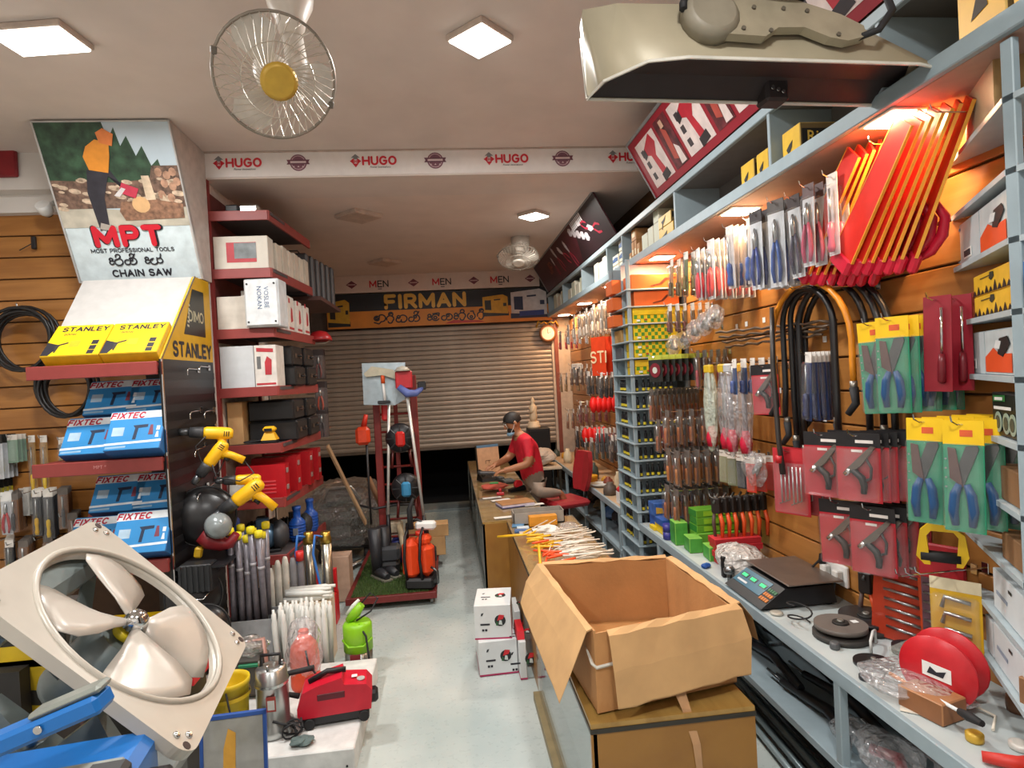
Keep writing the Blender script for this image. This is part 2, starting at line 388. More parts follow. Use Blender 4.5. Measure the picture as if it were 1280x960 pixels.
# ------------------------------------------------------------------ printed fascias
MAROON = M('8b1f2c', .5); REDINK = M('c81e2e', .5, 0, 0); GREYINK = M('7d7b7c', .5, 0, 0); DARKINK = M('23222a', .5, 0, 0); PURP = M('7c4f5e', .5, 0, .1)
FACE = lambda p: frame(p, (1, 0, 0), (0, 0, 1))        # print facing the viewer; local z points at -Y
t = thing('printed_fascia', 'long white printed fascia with red lettering under the front ceiling edge', 'sign', (0, YB, CEIL2))
B(M('e6dfdb', .45, 0, .03)).box(-1.84, 1.7, -.008, -.001, 0, .198).build('strip', t)
B(M('b9a59a', .5)).rbox(-1.86, 1.7, -.02, 0, .188, .2, .003).build('edge_trim', t)
def hugo(px):
    p = at(px, 200, Y=YB); x = p.x
    b = B(REDINK)
    for q in ([(-.045, 0), (-.012, .026), (-.012, -.026)], [(.045, 0), (.012, .026), (.012, -.026)], [(0, -.05), (.024, -.02), (-.024, -.02)]): b.prism(q, 0, .002)
    b.prism([(-.009, -.015), (-.004, -.015), (-.004, .012), (-.009, .012)], 0, .002).prism([(.009, -.015), (.004, -.015), (.004, .012), (.009, .012)], 0, .002).prism([(-.009, -.004), (.009, -.004), (.009, .002), (-.009, .002)], 0, .002)
    b.m(GREYINK).prism([(-.035, .028), (0, .058), (.035, .028), (.016, .028), (.016, .016), (-.016, .016), (-.016, .028)], 0, .002)
    o = b.build('logo', t); o.matrix_local = FACE((x-.105, -.009, .11))
    text('HUGO', .085, REDINK, t, FACE((x+.085, -.0115, .112)), .035)
    text('Power Innovations', .022, DARKINK, t, FACE((x+.09, -.0115, .06)), .005, .3)
for px in (291, 461, 627, 781): hugo(px)
def badge(px, parent, y, z, r, pyy):
    x = at(px, pyy, Y=y).x
    b = B(PURP).lathe([(r*.92, 0), (r*.92, .002)], 20).m(M('c9a9ad', .5)).lathe([(r*.78, .002), (r*.78, .003)], 20).m(PURP).lathe([(r*.7, .003), (r*.7, .004)], 20)
    b.m(M('6d4150', .5)).prism([(-1.25*r, .32*r), (-1.1*r, .05*r), (-1.25*r, -.2*r), (1.25*r, -.2*r), (1.1*r, .05*r), (1.25*r, .32*r)], .004, .005)
    b.m(M('d8c3c4', .5)).prism([(-.85*r, .16*r), (-.85*r, -.06*r), (.85*r, -.06*r), (.85*r, .16*r)], .005, .006)
    for a in (-.5, 0, .5): b.prism([(a*r-.12*r, -.5*r), (a*r, -.34*r), (a*r+.12*r, -.5*r)], .004, .005)
    o = b.build('badge', parent); o.matrix_local = FACE((x, -.009, z))
for px in (373, 544, 703): badge(px, t, YB, .105, .072, 200)
# back fascia
t = thing('printed_fascia', 'pale printed fascia with small diamond badges under the rear ceiling above the generator banner', 'sign', (0, YS-.06, 3.43))
B(M('d8c5ba', .5, 0, .03)).box(-1.75, 1.55, -.008, .1, 0, .268).build('strip', t)
for px in (475, 553, 625):
    x = at(px, 352, Y=YS).x
    text('M', .13, REDINK, t, FACE((x-.105, -.0115, .13)), .02); text('EN', .13, DARKINK, t, FACE((x+.05, -.0115, .13)), .01)
    B(DARKINK).prism([(-.03, 0), (.03, 0), (.03, .012), (-.03, .012)], 0, .002).build('underline', t).matrix_local = FACE((x, -.0095, .045))
for px in (440, 517, 592, 662):
    x = at(px, 352, Y=YS).x; r = .085
    b = B(M('6e3444', .5)).prism([(-r, 0), (0, -.72*r), (r, 0), (0, .72*r)], 0, .002).m(M('c7a5a3', .5)).prism([(-.7*r, .1*r), (-.7*r, -.1*r), (.7*r, -.1*r), (.7*r, .1*r)], .002, .003)
    b.build('badge', t).matrix_local = FACE((x, -.009, .13))

# generator banner over the shutter
GOLD = M('d9a63a', .45, 0, .05); ORNG = M('d8872a', .5, 0, .12, 3)
t = thing('generator_banner', 'wide black and yellow generator banner above the roller shutter', 'banner', (0, YS-.07, 2.88))
B(M('17161a', .5)).box(-1.8, 1.72, -.01, .03, .26, .53).m(ORNG).box(-1.8, 1.72, -.01, .03, 0, .26).build('sheet', t)
text('FIRMAN', .26, GOLD, t, FACE((-.28, -.0135, .39)), .045, wide=1.1)
B(M('0f0f10', .5)).prism([(-.05, -.05), (.05, -.05), (.05, .02), (-.05, .02)], 0, .001).build('logo_window', t).matrix_local = FACE((-.93, -.0125, .38))
# second line of lettering, drawn stroke by stroke
def strokes(lines, mat, w, parent, X, name='lettering'):
    b = B(mat)
    for L in lines: ribbon(b, L, w)
    o = b.build(name, parent); o.matrix_local = X; o['kind'] = 'stuff'; return o
def sinhala(word):
    """stroke outlines of the letters on the signs, one unit high"""
    G = {
     'fa': [arc(.3, .5, .2, 60, 330, 10), arc(.3, .5, .09, 0, 360, 8), [(.47, .4), (.5, .75), (.62, .8)], arc(.66, .5, .3, 100, -100, 10), [(.1, .15), (.45, .02), (.62, .2)]],
     'ra': [arc(.3, .42, .27, 200, -20, 10), arc(.3, .2, .16, 180, 360, 8), [(.13, .3), (.14, .2)], [(.46, .2), (.57, .35)]],
     'rr': [arc(.3, .42, .27, 200, -20, 10), arc(.3, .2, .16, 180, 360, 8), [(.46, .2), (.57, .35)], arc(.36, .82, .16, -60, 200, 8), [(.2, .78), (.5, .92)]],
     'ma': [arc(.22, .3, .2, 90, 360, 9), arc(.22, .55, .12, 0, 360, 8), [(.42, .3), (.42, .1), (.66, .08)], arc(.55, .4, .3, -70, 130, 10)],
     'nn': [arc(.22, .3, .2, 60, 360, 9), [(.42, .3), (.45, .55)], arc(.58, .38, .28, 130, -110, 10), arc(.52, .5, .1, 0, 360, 8), arc(.6, .84, .15, -70, 200, 8), [(.7, .75), (.82, .95)]],
     'na': [arc(.22, .3, .2, 60, 360, 9), [(.42, .3), (.45, .55)], arc(.58, .38, .28, 130, -110, 10), arc(.52, .5, .1, 0, 360, 8)],
     'je': [arc(.16, .3, .15, 40, 330, 9), arc(.16, .55, .12, -60, 200, 8), arc(.62, .38, .28, 30, 330, 10), arc(.6, .36, .12, 0, 360, 8), [(.86, .5), (.92, .72)], [(.42, .7), (.86, .76)]],
     'ree': [arc(.16, .3, .15, 40, 330, 9), arc(.16, .55, .12, -60, 200, 8), arc(.62, .42, .27, 200, -20, 10), arc(.62, .2, .16, 180, 360, 8), [(.78, .2), (.88, .35)], arc(.66, .82, .15, -60, 200, 8)],
     'ta': [arc(.34, .36, .3, 120, 400, 12), [(.55, .56), (.5, .8), (.3, .78)], arc(.34, .3, .1, 0, 360, 8)],
     'ce': [arc(.16, .3, .15, 40, 330, 9), arc(.16, .55, .12, -60, 200, 8), arc(.66, .34, .28, 140, 420, 12), [(.45, .5), (.7, .6)], arc(.68, .8, .16, -60, 200, 8)],
     'so': [arc(.16, .3, .15, 40, 330, 9), arc(.16, .55, .12, -60, 200, 8), arc(.62, .3, .25, 90, 330, 10), [(.62, .55), (.5, .42)], [(.85, .2), (.88, .6)], arc(1.05, .35, .2, 120, -150, 10), [(1.12, .55), (1.2, .9)]],
    }
    wd = {'fa': 1.0, 'ra': .68, 'rr': .72, 'ma': .95, 'nn': 1.0, 'na': .98, 'je': 1.05, 'ree': 1.0, 'ta': .78, 'ce': 1.05, 'so': 1.35, ' ': .45}
    out = []; x = 0
    for g in word:
        for L in G.get(g, []): out.append([(p[0]+x, p[1]) for p in L])
        x += wd[g]
    return out, x
L, wdt = sinhala(['fa', 'rr', 'ma', 'nn', ' ', 'je', 'na', 'ree', 'ta', 'rr'])
strokes([[((p[0]-wdt/2)*.205, p[1]*.18) for p in l] for l in L], DARKINK, .02, t, FACE((-.22, -.0125, .05)))
def printed_generator(parent, x, z, w_, h, body, dark, name='picture'):
    b = B(M(dark, .5)).prism([(-w_/2, 0), (w_/2, 0), (w_/2, h*.18), (-w_/2, h*.18)], 0, .001)
    b.m(M(body, .5)).prism([(-w_*.48, h*.18), (w_*.48, h*.1), (w_*.48, h*.88), (w_*.3, h), (-w_*.48, h*.9)], .001, .002)
    b.m(M(dark, .5)).prism([(-w_*.4, h*.3), (-w_*.16, h*.28), (-w_*.16, h*.75), (-w_*.4, h*.75)], .002, .003)
    b.prism([(w_*.3, h*.45), (w_*.42, h*.45), (w_*.42, h*.6), (w_*.3, h*.6)], .002, .003).prism([(-w_*.05, h*.72), (w_*.2, h*.74), (w_*.2, h*.8), (-w_*.05, h*.78)], .002, .003)
    b.build(name, parent).matrix_local = FACE((x, -.0115, z))
printed_generator(t, .82, .1, .42, .34, 'd2a02c', '2c2a28')
printed_generator(t, 1.36, .05, .6, .46, 'cfc9c9', '232a4a')
printed_generator(t, -1.62, .03, .34, .42, 'c89a24', '1d1b18')
o = B(M('2b3f86', .5)).prism([(-.2, -.03), (.2, -.02), (.2, .06), (-.2, .05)], .003, .004).build('picture', t); o.matrix_local = FACE((1.4, -.0115, .11))
o = B(M('b8342a', .5)).prism([(-.35, 0), (.3, 0), (.2, .03), (-.2, .05)], 0, .001).build('print_streak', t); o.matrix_local = FACE((.35, -.0115, .015))

# wall clock with gilded crown
t = thing('wall_clock', 'small round wall clock with gilded crown at the end of the shutter', 'clock', (1.63, YS-.12, 2.66))
B(M('8a5a34', .4)).lathe([(.13, 0), (.14, .02), (.115, .04), (.1, .035)], 24, RX(PI/2)).build('rim', t)
B(M('e3d6c6', .5)).lathe([(.102, .036), (.102, .039)], 24, RX(PI/2)).build('dial', t)
b = B(BLACK).x(FACE((0, -.0395, 0))).prism([(-.005, 0), (.005, 0), (.003, .07), (-.003, .07)], 0, .002).prism([(0, -.004), (.05, .02), (.05, .026), (0, .004)], 0, .002)
b.build('hands', t)
b = B(M('c79a3c', .3, .8))
for s in (-1, 1): b.tube([(0, -.01, .15), (s*.05, -.01, .19), (s*.1, -.01, .16), (s*.14, -.01, .2), (s*.18, -.01, .1)], .014, 6)
b.build('crown', t)
# ================================================================== CEILING THINGS
LIT = M('fff8ee', .4, 0, 0, emit=9); WARMLIT = M('fff0d8', .4, 0, 0, emit=14)
def panel(x, y, z, w_, d, rz, label, lit=True, group=None):
    t = thing('ceiling_light', label, 'light', (x, y, z), (0, 0, rz), group)
    B(M('cbb9ac', .5)).rbox(-w_/2, w_/2, -d/2, d/2, -.035, 0, .006).build('housing', t)
    B(LIT if lit else M('c3ab9b', .4)).rbox(-w_/2+.012, w_/2-.012, -d/2+.012, d/2-.012, -.045, -.03, .005).build('diffuser', t)
panel(-2.0, 3.4, CEIL1, .40, .25, -.14, 'lit rectangular ceiling panel light above the slat wall side')
panel(.28, 3.38, CEIL1, .27, .27, .78, 'lit square ceiling panel light before the printed fascia')
panel(.99, 6.33, CEIL2, .25, .25, .78, 'lit square ceiling panel light over the sales counters under the rear ceiling')
panel(-.79, 6.2, CEIL2, .34, .34, .78, 'unlit square ceiling panel nearest the red shelving', False)
panel(-.78, 8.6, CEIL2, .34, .34, .78, 'unlit square ceiling panel close to the generator banner', False)
panel(-1.9, .3, CEIL1, .32, .32, 0, 'lit ceiling panel light near the shop front wall, left one')
panel(.4, .2, CEIL1, .32, .32, 0, 'lit ceiling panel light near the shop front wall, right one')

def orbit_fan(loc, label, yaw, tilt, cagew=.3, name='orbit_fan', hub='c9a23e'):
    t = thing(name, label, 'fan', loc)
    zc = CEIL1 if loc[1] < YB else CEIL2
    H = zc-loc[2]
    CREAM = M('d8cfc4', .4, 0, .05)
    # ceiling canister and neck
    B(CREAM).lathe([(.115, H), (.115, H-.06), (.1, H-.16), (.07, H-.22), (.05, H-.3)], 22, TR(.05, .12, 0)).build('mount', t)
    B(CREAM).tube([(.05, .12, H-.26), (.06, .16, .12), (.04, .15, .02), (0, .09, 0)], [.045, .05, .055, .06], 12).build('neck', t)
    X = RZ(yaw) @ RX(tilt)   # local -Y is the blowing direction
    ax = X @ RX(PI/2)        # lathe axis -> -Y
    B(CREAM).lathe([(.03, -.2), (.075, -.16), (.08, -.07), (.06, -.03)], 18, ax).build('motor', t)
    # three blades
    for k in range(3):
        bl = []
        for (r, a0, a1, dz) in ((.05, -.3, .35, 0), (.12, -.42, .52, .0), (.2, -.45, .5, 0), (.245, -.25, .3, 0)):
            bl.append((r, a0, a1))
        vs = []
        for (r, a0, a1) in bl:
            for j in range(4):
                a = a0+(a1-a0)*j/3+k*2*PI/3; vs.append((r*math.cos(a), r*math.sin(a), -.01-.03*(j/3-.5)))
        fs = [(i*4+j, i*4+j+1, i*4+j+5, i*4+j+4) for i in range(3) for j in range(3)]
        n = len(vs); vs += [(p[0], p[1], p[2]-.003) for p in vs]; fs += [tuple(reversed([i+n for i in f])) for f in fs]
        B(M('cfc8be', .35, alpha=.75)).x(ax).add(vs, fs, True).build('blade', t)
    # cage: rim plus front and rear ribs
    WIRE = M('bfb6a8', .35, .3)
    R = cagew
    b = B(M('8d8377', .4, .3)).x(ax).tube([(R*math.cos(a), R*math.sin(a), 0) for a in [2*PI*i/40 for i in range(40)]], .007, 6, closed=True)
    b.build('rim', t)
    b = B(WIRE).x(ax)
    for i in range(40):
        a = 2*PI*i/40; a2 = a+.55
        b.tube([(.07*math.cos(a2), .07*math.sin(a2), .075), (R*.6*math.cos(a+.2), R*.6*math.sin(a+.2), .07), (R*.92*math.cos(a), R*.92*math.sin(a), .04), (R*math.cos(a), R*math.sin(a), 0)], .0022, 3, cap=False)
    b.tube([(R*.6*math.cos(a), R*.6*math.sin(a), .07) for a in [2*PI*i/30 for i in range(30)]], .0025, 3, closed=True)
    b.build('front_guard', t)
    b = B(WIRE).x(ax)
    for i in range(32):
        a = 2*PI*i/32
        b.tube([(.08*math.cos(a), .08*math.sin(a), -.1), (R*.85*math.cos(a), R*.85*math.sin(a), -.07), (R*math.cos(a), R*math.sin(a), 0)], .0022, 3, cap=False)
    b.build('rear_guard', t)
    B(M(hub, .4, .2)).lathe([(.075, .07), (.078, .082), (.06, .092)], 22, ax).build('centre_cap', t)
    for a in (2.9, 6.0): B(M('6a6258', .5)).x(ax).rbox(R*math.cos(a)-.012, R*math.cos(a)+.012, R*math.sin(a)-.015, R*math.sin(a)+.015, -.015, .015, .004).build('clip', t)
    return t
p = at(345, 97, Y=2.75)
orbit_fan(p, 'cream caged orbit fan with yellow centre cap under the front ceiling', .42, .62, .252)
p = at(648, 322, Y=7.3)
orbit_fan(p, 'small cream caged orbit fan under the rear ceiling by the tool banner', -.2, 1.15, .25, hub='d8d0c4')

# security camera on the left beam
t = thing('security_camera', 'small white dome security camera below the left beam', 'camera', at(57, 262, Y=5.0))
B(WHITE).lathe([(.05, .05), (.055, .02), (.05, -.02), (.03, -.045)], 16, RX(.9)).build('body', t)
B(BLACK).lathe([(.028, -.05), (.02, -.058)], 14, RX(.9)).build('lens', t)
B(WHITE).cyl((0, .02, .03), (0, .12, .09), .018).build('bracket', t)

# large hanging hood
HZ = 2.95
t = thing('hanging_hood', 'large beige metal hood with dark underside hanging by a black post', 'hood', (1.18, 1.98, HZ), (0, 0, .05))
BEI = M('a99f87', .45, .1, .06, 6); DK = M('2d2627', .6, .1)
# rim outline (rounded trapezoid), shell rising to a narrower top
rim = [(-.64, .13), (-.62, -.0), (-.52, -.13), (-.40, -.16), (.40, -.16), (.52, -.13), (.64, .05), (.70, .14)]
top = [(-.68, .04), (-.70, -.06), (-.60, -.10), (-.40, -.11), (.10, -.11), (.16, -.09), (.20, -.04), (.20, .04)]
n = len(rim)
vs = [(x, y, 0) for x, y in rim]+[(x, y, .19) for x, y in top]
B(BEI).add(vs, [(i, (i+1) % n, n+(i+1) % n, n+i) for i in range(n)]+[tuple(range(n, 2*n))], True).build('shell', t)
ins = [(x*.985, y*.96+.004) for x, y in rim]
B(DK).add([(x, y, .004) for x, y in rim]+[(x, y, .004) for x, y in ins]+[(x*.86, y*.45, .055) for x, y in rim],
          [(i, (i+1) % n, n+(i+1) % n, n+i) for i in range(n)]+[(n+i, n+(i+1) % n, 2*n+(i+1) % n, 2*n+i) for i in range(n)]+[tuple(range(2*n, 3*n))]).build('underside', t)
b = B(M('d7d3c8', .4)).tube([(-.64, .13, 0), (-.66, .1, .19)], .006, 5).tube([(x, y, -.002) for x, y in rim], .006, 5, closed=True); b.build('edge_bead', t)
B(DK).rbox(.0, .09, .07, .15, -.02, .06, .01).build('latch', t)
for i in range(3): B(CHROME).cyl((.02+.02*i, .065, .02-.006*i), (.02+.02*i, .06, .02-.006*i), .007).build('screw', t)
# bracket plate riding on the sloping face, pivot drum, post and cable
Xp = frame((-.08, -.145, .1), (1, .0, 0), (0, .26, 1))
B(M('9b917b', .45, .1)).x(Xp).prism([(-.2, -.05), (-.08, -.055), (-.03, -.02), (.06, -.015), (.14, -.05), (.2, -.06), (.27, -.04), (.27, 0), (.2, .04), (.05, .09), (-.1, .1), (-.2, .06)], 0, .03).build('bracket_plate', t)
for q in ((-.15, -.03), (-.06, -.035), (.17, -.04), (-.1, .05), (0, .05), (.08, .045)): B(M('5d564a', .5)).x(Xp).cyl((q[0], q[1], .03), (q[0], q[1], .036), .007, n=8).build('bolt', t)
B(M('857d6c', .5)).x(Xp).lathe([(.09, -.01), (.09, .03), (.07, .045)], 18, TR(-.24, .03, 0)).build('pivot_drum', t)
B(RUBBER).x(Xp).tube([(-.24+.095*math.cos(a), .03+.095*math.sin(a), .03) for a in [.6+i*.28 for i in range(10)]], .012, 6).build('drive_belt', t)
b = B(RUBBER).x(Xp).lathe([(.085, .0), (.06, .05), (.055, .07)], 16, TR(0, .09, .02) @ RX(-PI/2)); b.build('post_foot', t)
B(RUBBER).tube([(-.05, -.08, .26), (-.04, -.04, .5), (-.04, -.02, CEIL1-HZ)], [.055, .05, .045], 12).build('post', t)
B(RUBBER).tube([(.17, -.17, .07), (.22, -.2, .08), (.28, -.19, .15), (.29, -.15, .24), (.25, -.1, .34), (.15, -.05, .5), (.05, -.02, .75)], [.011, .011, .012, .012, .012, .022, .012], 8).build('power_cable', t)

# ================================================================== RIGHT UPPER SHELF
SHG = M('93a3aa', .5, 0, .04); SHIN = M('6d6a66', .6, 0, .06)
t = thing('wall_shelf', 'long grey open wall shelf with lit underside running along the right wall', 'shelf', (0, 0, 2.91))
SOFF = M('b08f80', .55, 0, .05)
B(SOFF).box(1.67, XR, .9, 9.6, 0, .02).build('bottom_board', t)
B(SHG).rbox(1.64, 1.67, .9, 9.6, 0, .065, .004).build('front_lip', t)
B(SHG).rbox(1.64, 1.67, .9, 9.6, .32, .37, .004).build('top_rail', t)
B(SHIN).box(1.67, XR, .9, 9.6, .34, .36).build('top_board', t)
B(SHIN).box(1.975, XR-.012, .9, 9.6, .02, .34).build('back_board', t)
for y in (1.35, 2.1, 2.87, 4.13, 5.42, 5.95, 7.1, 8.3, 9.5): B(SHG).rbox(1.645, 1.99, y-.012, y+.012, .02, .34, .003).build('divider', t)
for x, y in DOWN:
    d = thing('downlight', 'warm square downlight in the shelf underside', 'light', (x, y, 2.91), group='downlights under the wall shelf')
    B(M('d8cbbd', .5)).rbox(-.095, .095, -.095, .095, -.008, 0, .003).build('frame', d)
    B(WARMLIT).rbox(-.08, .08, -.08, .08, -.013, -.006, .003).build('lens', d)

# boxes on the upper shelf ------------------------------------------------
ZS = 2.932
def carton(w_, d, h, mats, name='carton', flap=True):
    """closed box: x 0..w, y 0..d, z 0..h; mats = (aisle face, viewer face, rest)"""
    b = B(mats[2]).rbox(0, w_, 0, d, 0, h, min(.004, h*.05))
    me = b.mesh(name); me.materials.append(mats[0]); me.materials.append(mats[1])
    for p_ in me.polygons:
        nn = p_.normal
        if nn.x < -.9: p_.material_index = 1
        elif nn.y < -.9: p_.material_index = 2
    return me
RYEL = M('d9ae2c', .5, 0, .08); RBRN = M('6b5632', .6); RSIDE = M('c7a24a', .6)
def rider(y, d, w_=.24, h=.15, z=ZS, rz=0, label=None, x=1.69):
    o = tag(obj('tool_carton', carton(w_, d, h, (RYEL, RBRN, RSIDE)), None, (x, y, z), (0, 0, rz)), label, 'box')
    b = B(M('1d1a14', .6)).x(frame((-.001, d*.75, h*.5), (0, -1, 0), (0, 0, 1))).prism([(0, 0), (d*.18, h*.1), (d*.35, .03), (d*.3, .0), (d*.12, -.03)], 0, .001).prism([(d*.08, -.02), (d*.14, -.02), (d*.1, -.06), (d*.04, -.06)], 0, .001)
    b.build('print', o)
    B(M('17140f', .6)).x(FACE((w_*.5, -.001, h*.6))).prism([(-w_*.46, -h*.2), (w_*.46, -h*.2), (w_*.46, h*.24), (-w_*.46, h*.24)], 0, .001).build('label_band', o)
    text('Rider', h*.42, M('d6b04a', .5, 0, 0), o, FACE((w_*.46, -.0028, h*.62)), .01, ext=0)
    return o
rider(2.96, .12, .22, .17, label='yellow drill carton lying second along in the shelf bay beside the hood')
rider(3.11, .14, .24, .17, label='yellow drill carton at the far side of the same shelf bay')
rider(2.68, .15, .25, .18, label='large yellow drill carton with dark end band in the bay below the hood')
rider(4.28, .3, .26, .14, label='wide brown and yellow carton with dark band under the maroon banner')
rider(4.32, .26, .25, .09, ZS+.141, label='flat pale carton lying on the wide brown carton')
for i, (y, d) in enumerate(((1.42, .19), (1.63, .17))):
    o = tag(obj('tool_carton', carton(.26, d, .26, (M('e0a822', .45, 0, .15, 5), RBRN, RSIDE)), None, (1.69, y, ZS)), ('tall glossy yellow carton at the near end of the wall shelf', 'tall glossy yellow carton second in the near shelf bay')[i], 'box')
    B(M('3a2c1a', .6)).x(frame((-.001, d*.7, .1), (0, -1, 0), (0, 0, 1))).prism([(0, 0), (.06, .02), (.05, .08), (.02, .06)], 0, .001).build('print', o)
tag(obj('tool_carton', carton(.26, .3, .24, (M('d99a1e', .45, 0, .15, 5), RBRN, RSIDE)), None, (1.69, .98, ZS)), 'orange-yellow carton in the first shelf bay above the pigeonhole unit', 'box')
PALEG = M('cfd3be', .6, 0, .05); WARMC = M('b57a34', .65, 0, .1); CREAMC = M('d8d3c0', .6); BLUP = M('3c5a86', .6)
lab = lambda a: a
for i, (y, z0, d, h) in enumerate(((4.60, 0, .12, .22), (4.74, 0, .12, .22), (4.60, .22, .12, .1), (4.88, 0, .14, .2))):
    o = tag(obj('pale_carton', carton(.2, d, h, (PALEG, CREAMC, CREAMC)), None, (1.7, y, ZS+z0)), ('pale green carton standing beside the brown cartons', 'second pale green carton in the row by the brown cartons', 'small pale carton lying on a pale green carton', 'tall pale green carton pushed against the brown cartons')[i], 'box')
for i, (y, z0, d, h) in enumerate(((5.06, 0, .07, .16), (5.14, 0, .06, .2), (5.21, 0, .07, .2), (5.29, 0, .07, .12), (5.14, .201, .13, .1))):
    o = tag(obj('brown_carton', carton(.22, d, h, (WARMC, CARD2, CARD2)), None, (1.69, y, ZS+z0)), 'small brown carton in the orange-brown row on the wall shelf', 'box', 'brown cartons on the wall shelf')
    B(M('e6d2a8', .6)).x(frame((-.001, d*.5, h*.5), (0, -1, 0), (0, 0, 1))).prism([(-d*.3, -.02), (d*.3, -.02), (d*.3, .03), (-d*.3, .03)], 0, .001).build('sticker', o)
for i, (y, z0) in enumerate(((5.47, 0), (5.47, .1), (5.47, .2), (5.7, 0), (5.7, .1))):
    o = tag(obj('striped_carton', carton(.24, .2, .095, (CREAMC, CREAMC, CREAMC)), None, (1.69, y, ZS+z0)), 'flat white carton with blue stripe stacked on the wall shelf', 'box', 'blue striped cartons')
    B(BLUP).x(frame((-.001, .19, .03), (0, -1, 0), (0, 0, 1))).prism([(0, 0), (.17, 0), (.17, .035), (.08, .045), (0, .03)], 0, .001).build('stripe', o)
for i, (y, d, h) in enumerate(((6.02, .12, .25), (6.16, .13, .27), (6.31, .14, .24), (6.5, .16, .26), (7.2, .2, .24), (7.45, .2, .2), (7.7, .2, .26), (7.95, .2, .2), (8.4, .25, .26), (8.7, .25, .22), (9.0, .25, .28))):
    tag(obj('pale_carton', carton(.24, d, h, ((PALEG, CREAMC)[i % 2], CREAMC, CREAMC)), None, (1.69, y, ZS)), 'pale carton standing at the far end of the wall shelf', 'box', 'pale cartons far along the wall shelf')

# ------------------------------------------------------------------ sloping tool banners above the shelf
def slope_banner(y0, y1, label, base):
    t = thing('sloping_banner', label, 'banner', (1.655, y1, 3.3))
    L = y1-y0; ht = math.hypot(.21, .40)
    X = frame((0, 0, 0), (0, -1, 0), (-.21, 0, .40))       # local x runs towards the viewer, y up the slope, z into the aisle
    B(base).x(X).box(0, L, 0, ht, -.012, 0).build('panel', t)
    B(M('8d8f90', .4, .4)).x(X).rbox(0, L, ht-.012, ht+.01, -.02, .008, .003).rbox(-.012, 0, 0, ht, -.02, .008, .003).build('frame', t)
    return t, X, L, ht
t, X, L, ht = slope_banner(1.2, 4.5, 'bright red tool banner with white picture cards sloping above the wall shelf', M('8f1b2a', .5, 0, .05))
WCARD = M('d9c9c4', .5)
def drill_print(b, cx, cy, s, red, dk):
    b.m(red).prism([(cx-.1*s, cy+.1*s), (cx+.06*s, cy+.16*s), (cx+.1*s, cy+.08*s), (cx+.02*s, cy+.0*s), (cx+.06*s, cy-.14*s), (cx-.02*s, cy-.16*s), (cx-.05*s, cy+.02*s), (cx-.1*s, cy+.04*s)], .002, .003)
    b.m(dk).prism([(cx-.17*s, cy+.06*s), (cx-.1*s, cy+.1*s), (cx-.1*s, cy+.04*s), (cx-.16*s, cy+.02*s)], .003, .004).prism([(cx-.04*s, cy-.2*s), (cx+.09*s, cy-.18*s), (cx+.08*s, cy-.12*s), (cx-.04*s, cy-.14*s)], .003, .004)
x0 = .1
for k in range(5):
    b = B(WCARD).x(X).prism([(x0, .05), (x0+.36, .05), (x0+.36, ht-.06), (x0, ht-.06)], 0, .002)
    drill_print(b, x0+.22, ht*.52, .95, M('b02030', .5), M('2a2326', .5))
    for j in range(3): b.m(M('3b3438', .5)).prism([(x0+.05, .1+.09*j), (x0+.1, .1+.09*j), (x0+.1, .15+.09*j), (x0+.05, .15+.09*j)], .002, .003)
    b.build('picture_card', t)
    b = B(M('5d2228', .5, 0, .5, 18)).x(X).prism([(x0+.4, .05), (x0+.6, .05), (x0+.6, ht-.05), (x0+.4, ht-.05)], 0, .002)
    b.m(M('a8463a', .5)).prism([(x0+.44, .12), (x0+.5, .1), (x0+.52, .3), (x0+.46, .34)], .002, .003).m(WCARD).prism([(x0+.5, .06), (x0+.58, .06), (x0+.57, .16), (x0+.52, .2)], .002, .003).m(M('caa48c', .5)).prism([(x0+.47, .33), (x0+.52, .33), (x0+.52, .38), (x0+.47, .38)], .002, .003)
    b.build('photo_print', t); x0 += .64
t, X, L, ht = slope_banner(5.62, 9.5, 'dark maroon banner with printed pliers and hand tools sloping under the rear ceiling', M('4a1a24', .5, 0, .25, 3))
b = B(M('241318', .5)).x(X).prism([(2.5, 0), (L, 0), (L, ht), (2.9, ht)], 0, .0015)
b.build('dark_field', t)
LG = M('c4bcc0', .5, .1); DR = M('a3233a', .5)
def pliers_print(cx, cy, s, a, nm='tool_print'):
    R_ = Matrix.Rotation(a, 4, 'Z'); b = B(LG).x(X @ TR(cx, cy, .0016) @ R_)
    b.prism([(-.02*s, 0), (-.06*s, .16*s), (-.02*s, .26*s), (0, .2*s), (.02*s, .26*s), (.06*s, .16*s), (.02*s, 0)], 0, .001)
    b.m(DR)
    for sg in (-1, 1): b.prism([(0, 0), (sg*.03*s, 0), (sg*.09*s, -.16*s), (sg*.07*s, -.3*s), (sg*.04*s, -.3*s), (sg*.05*s, -.15*s)], .001, .002)
    b.build(nm, t)
for (cx, cy, s, a) in ((1.55, .27, .75, .5), (1.9, .25, .7, .9), (2.2, .2, .7, .4), (3.4, .2, .7, 1.3), (3.1, .33, .6, 1.2), (1.25, .22, .5, .2)): pliers_print(cx, cy, s, a)
b = B(LG).x(X)
for i in range(5):
    cx = 2.6+i*.12; cy = .36-i*.045
    b.prism([(cx+.07*math.cos(a)+(.02 if k % 2 else 0), cy+.05*math.sin(a)) for k, a in enumerate([2*PI*k/10 for k in range(10)])], .0016, .003)
b.build('tool_print', t)
b = B(M('d8d3d4', .5)).x(X)
for i in range(9): b.prism([(2.75+i*.055, ht-.12), (2.785+i*.055, ht-.12), (2.785+i*.055, ht-.02), (2.75+i*.055, ht-.02)], .0016, .003)
b.build('lettering', t)
text('JIP', .2, M('8a4230', .5), t, X @ TR(.95, .24, .002) @ RZ(0), .01)
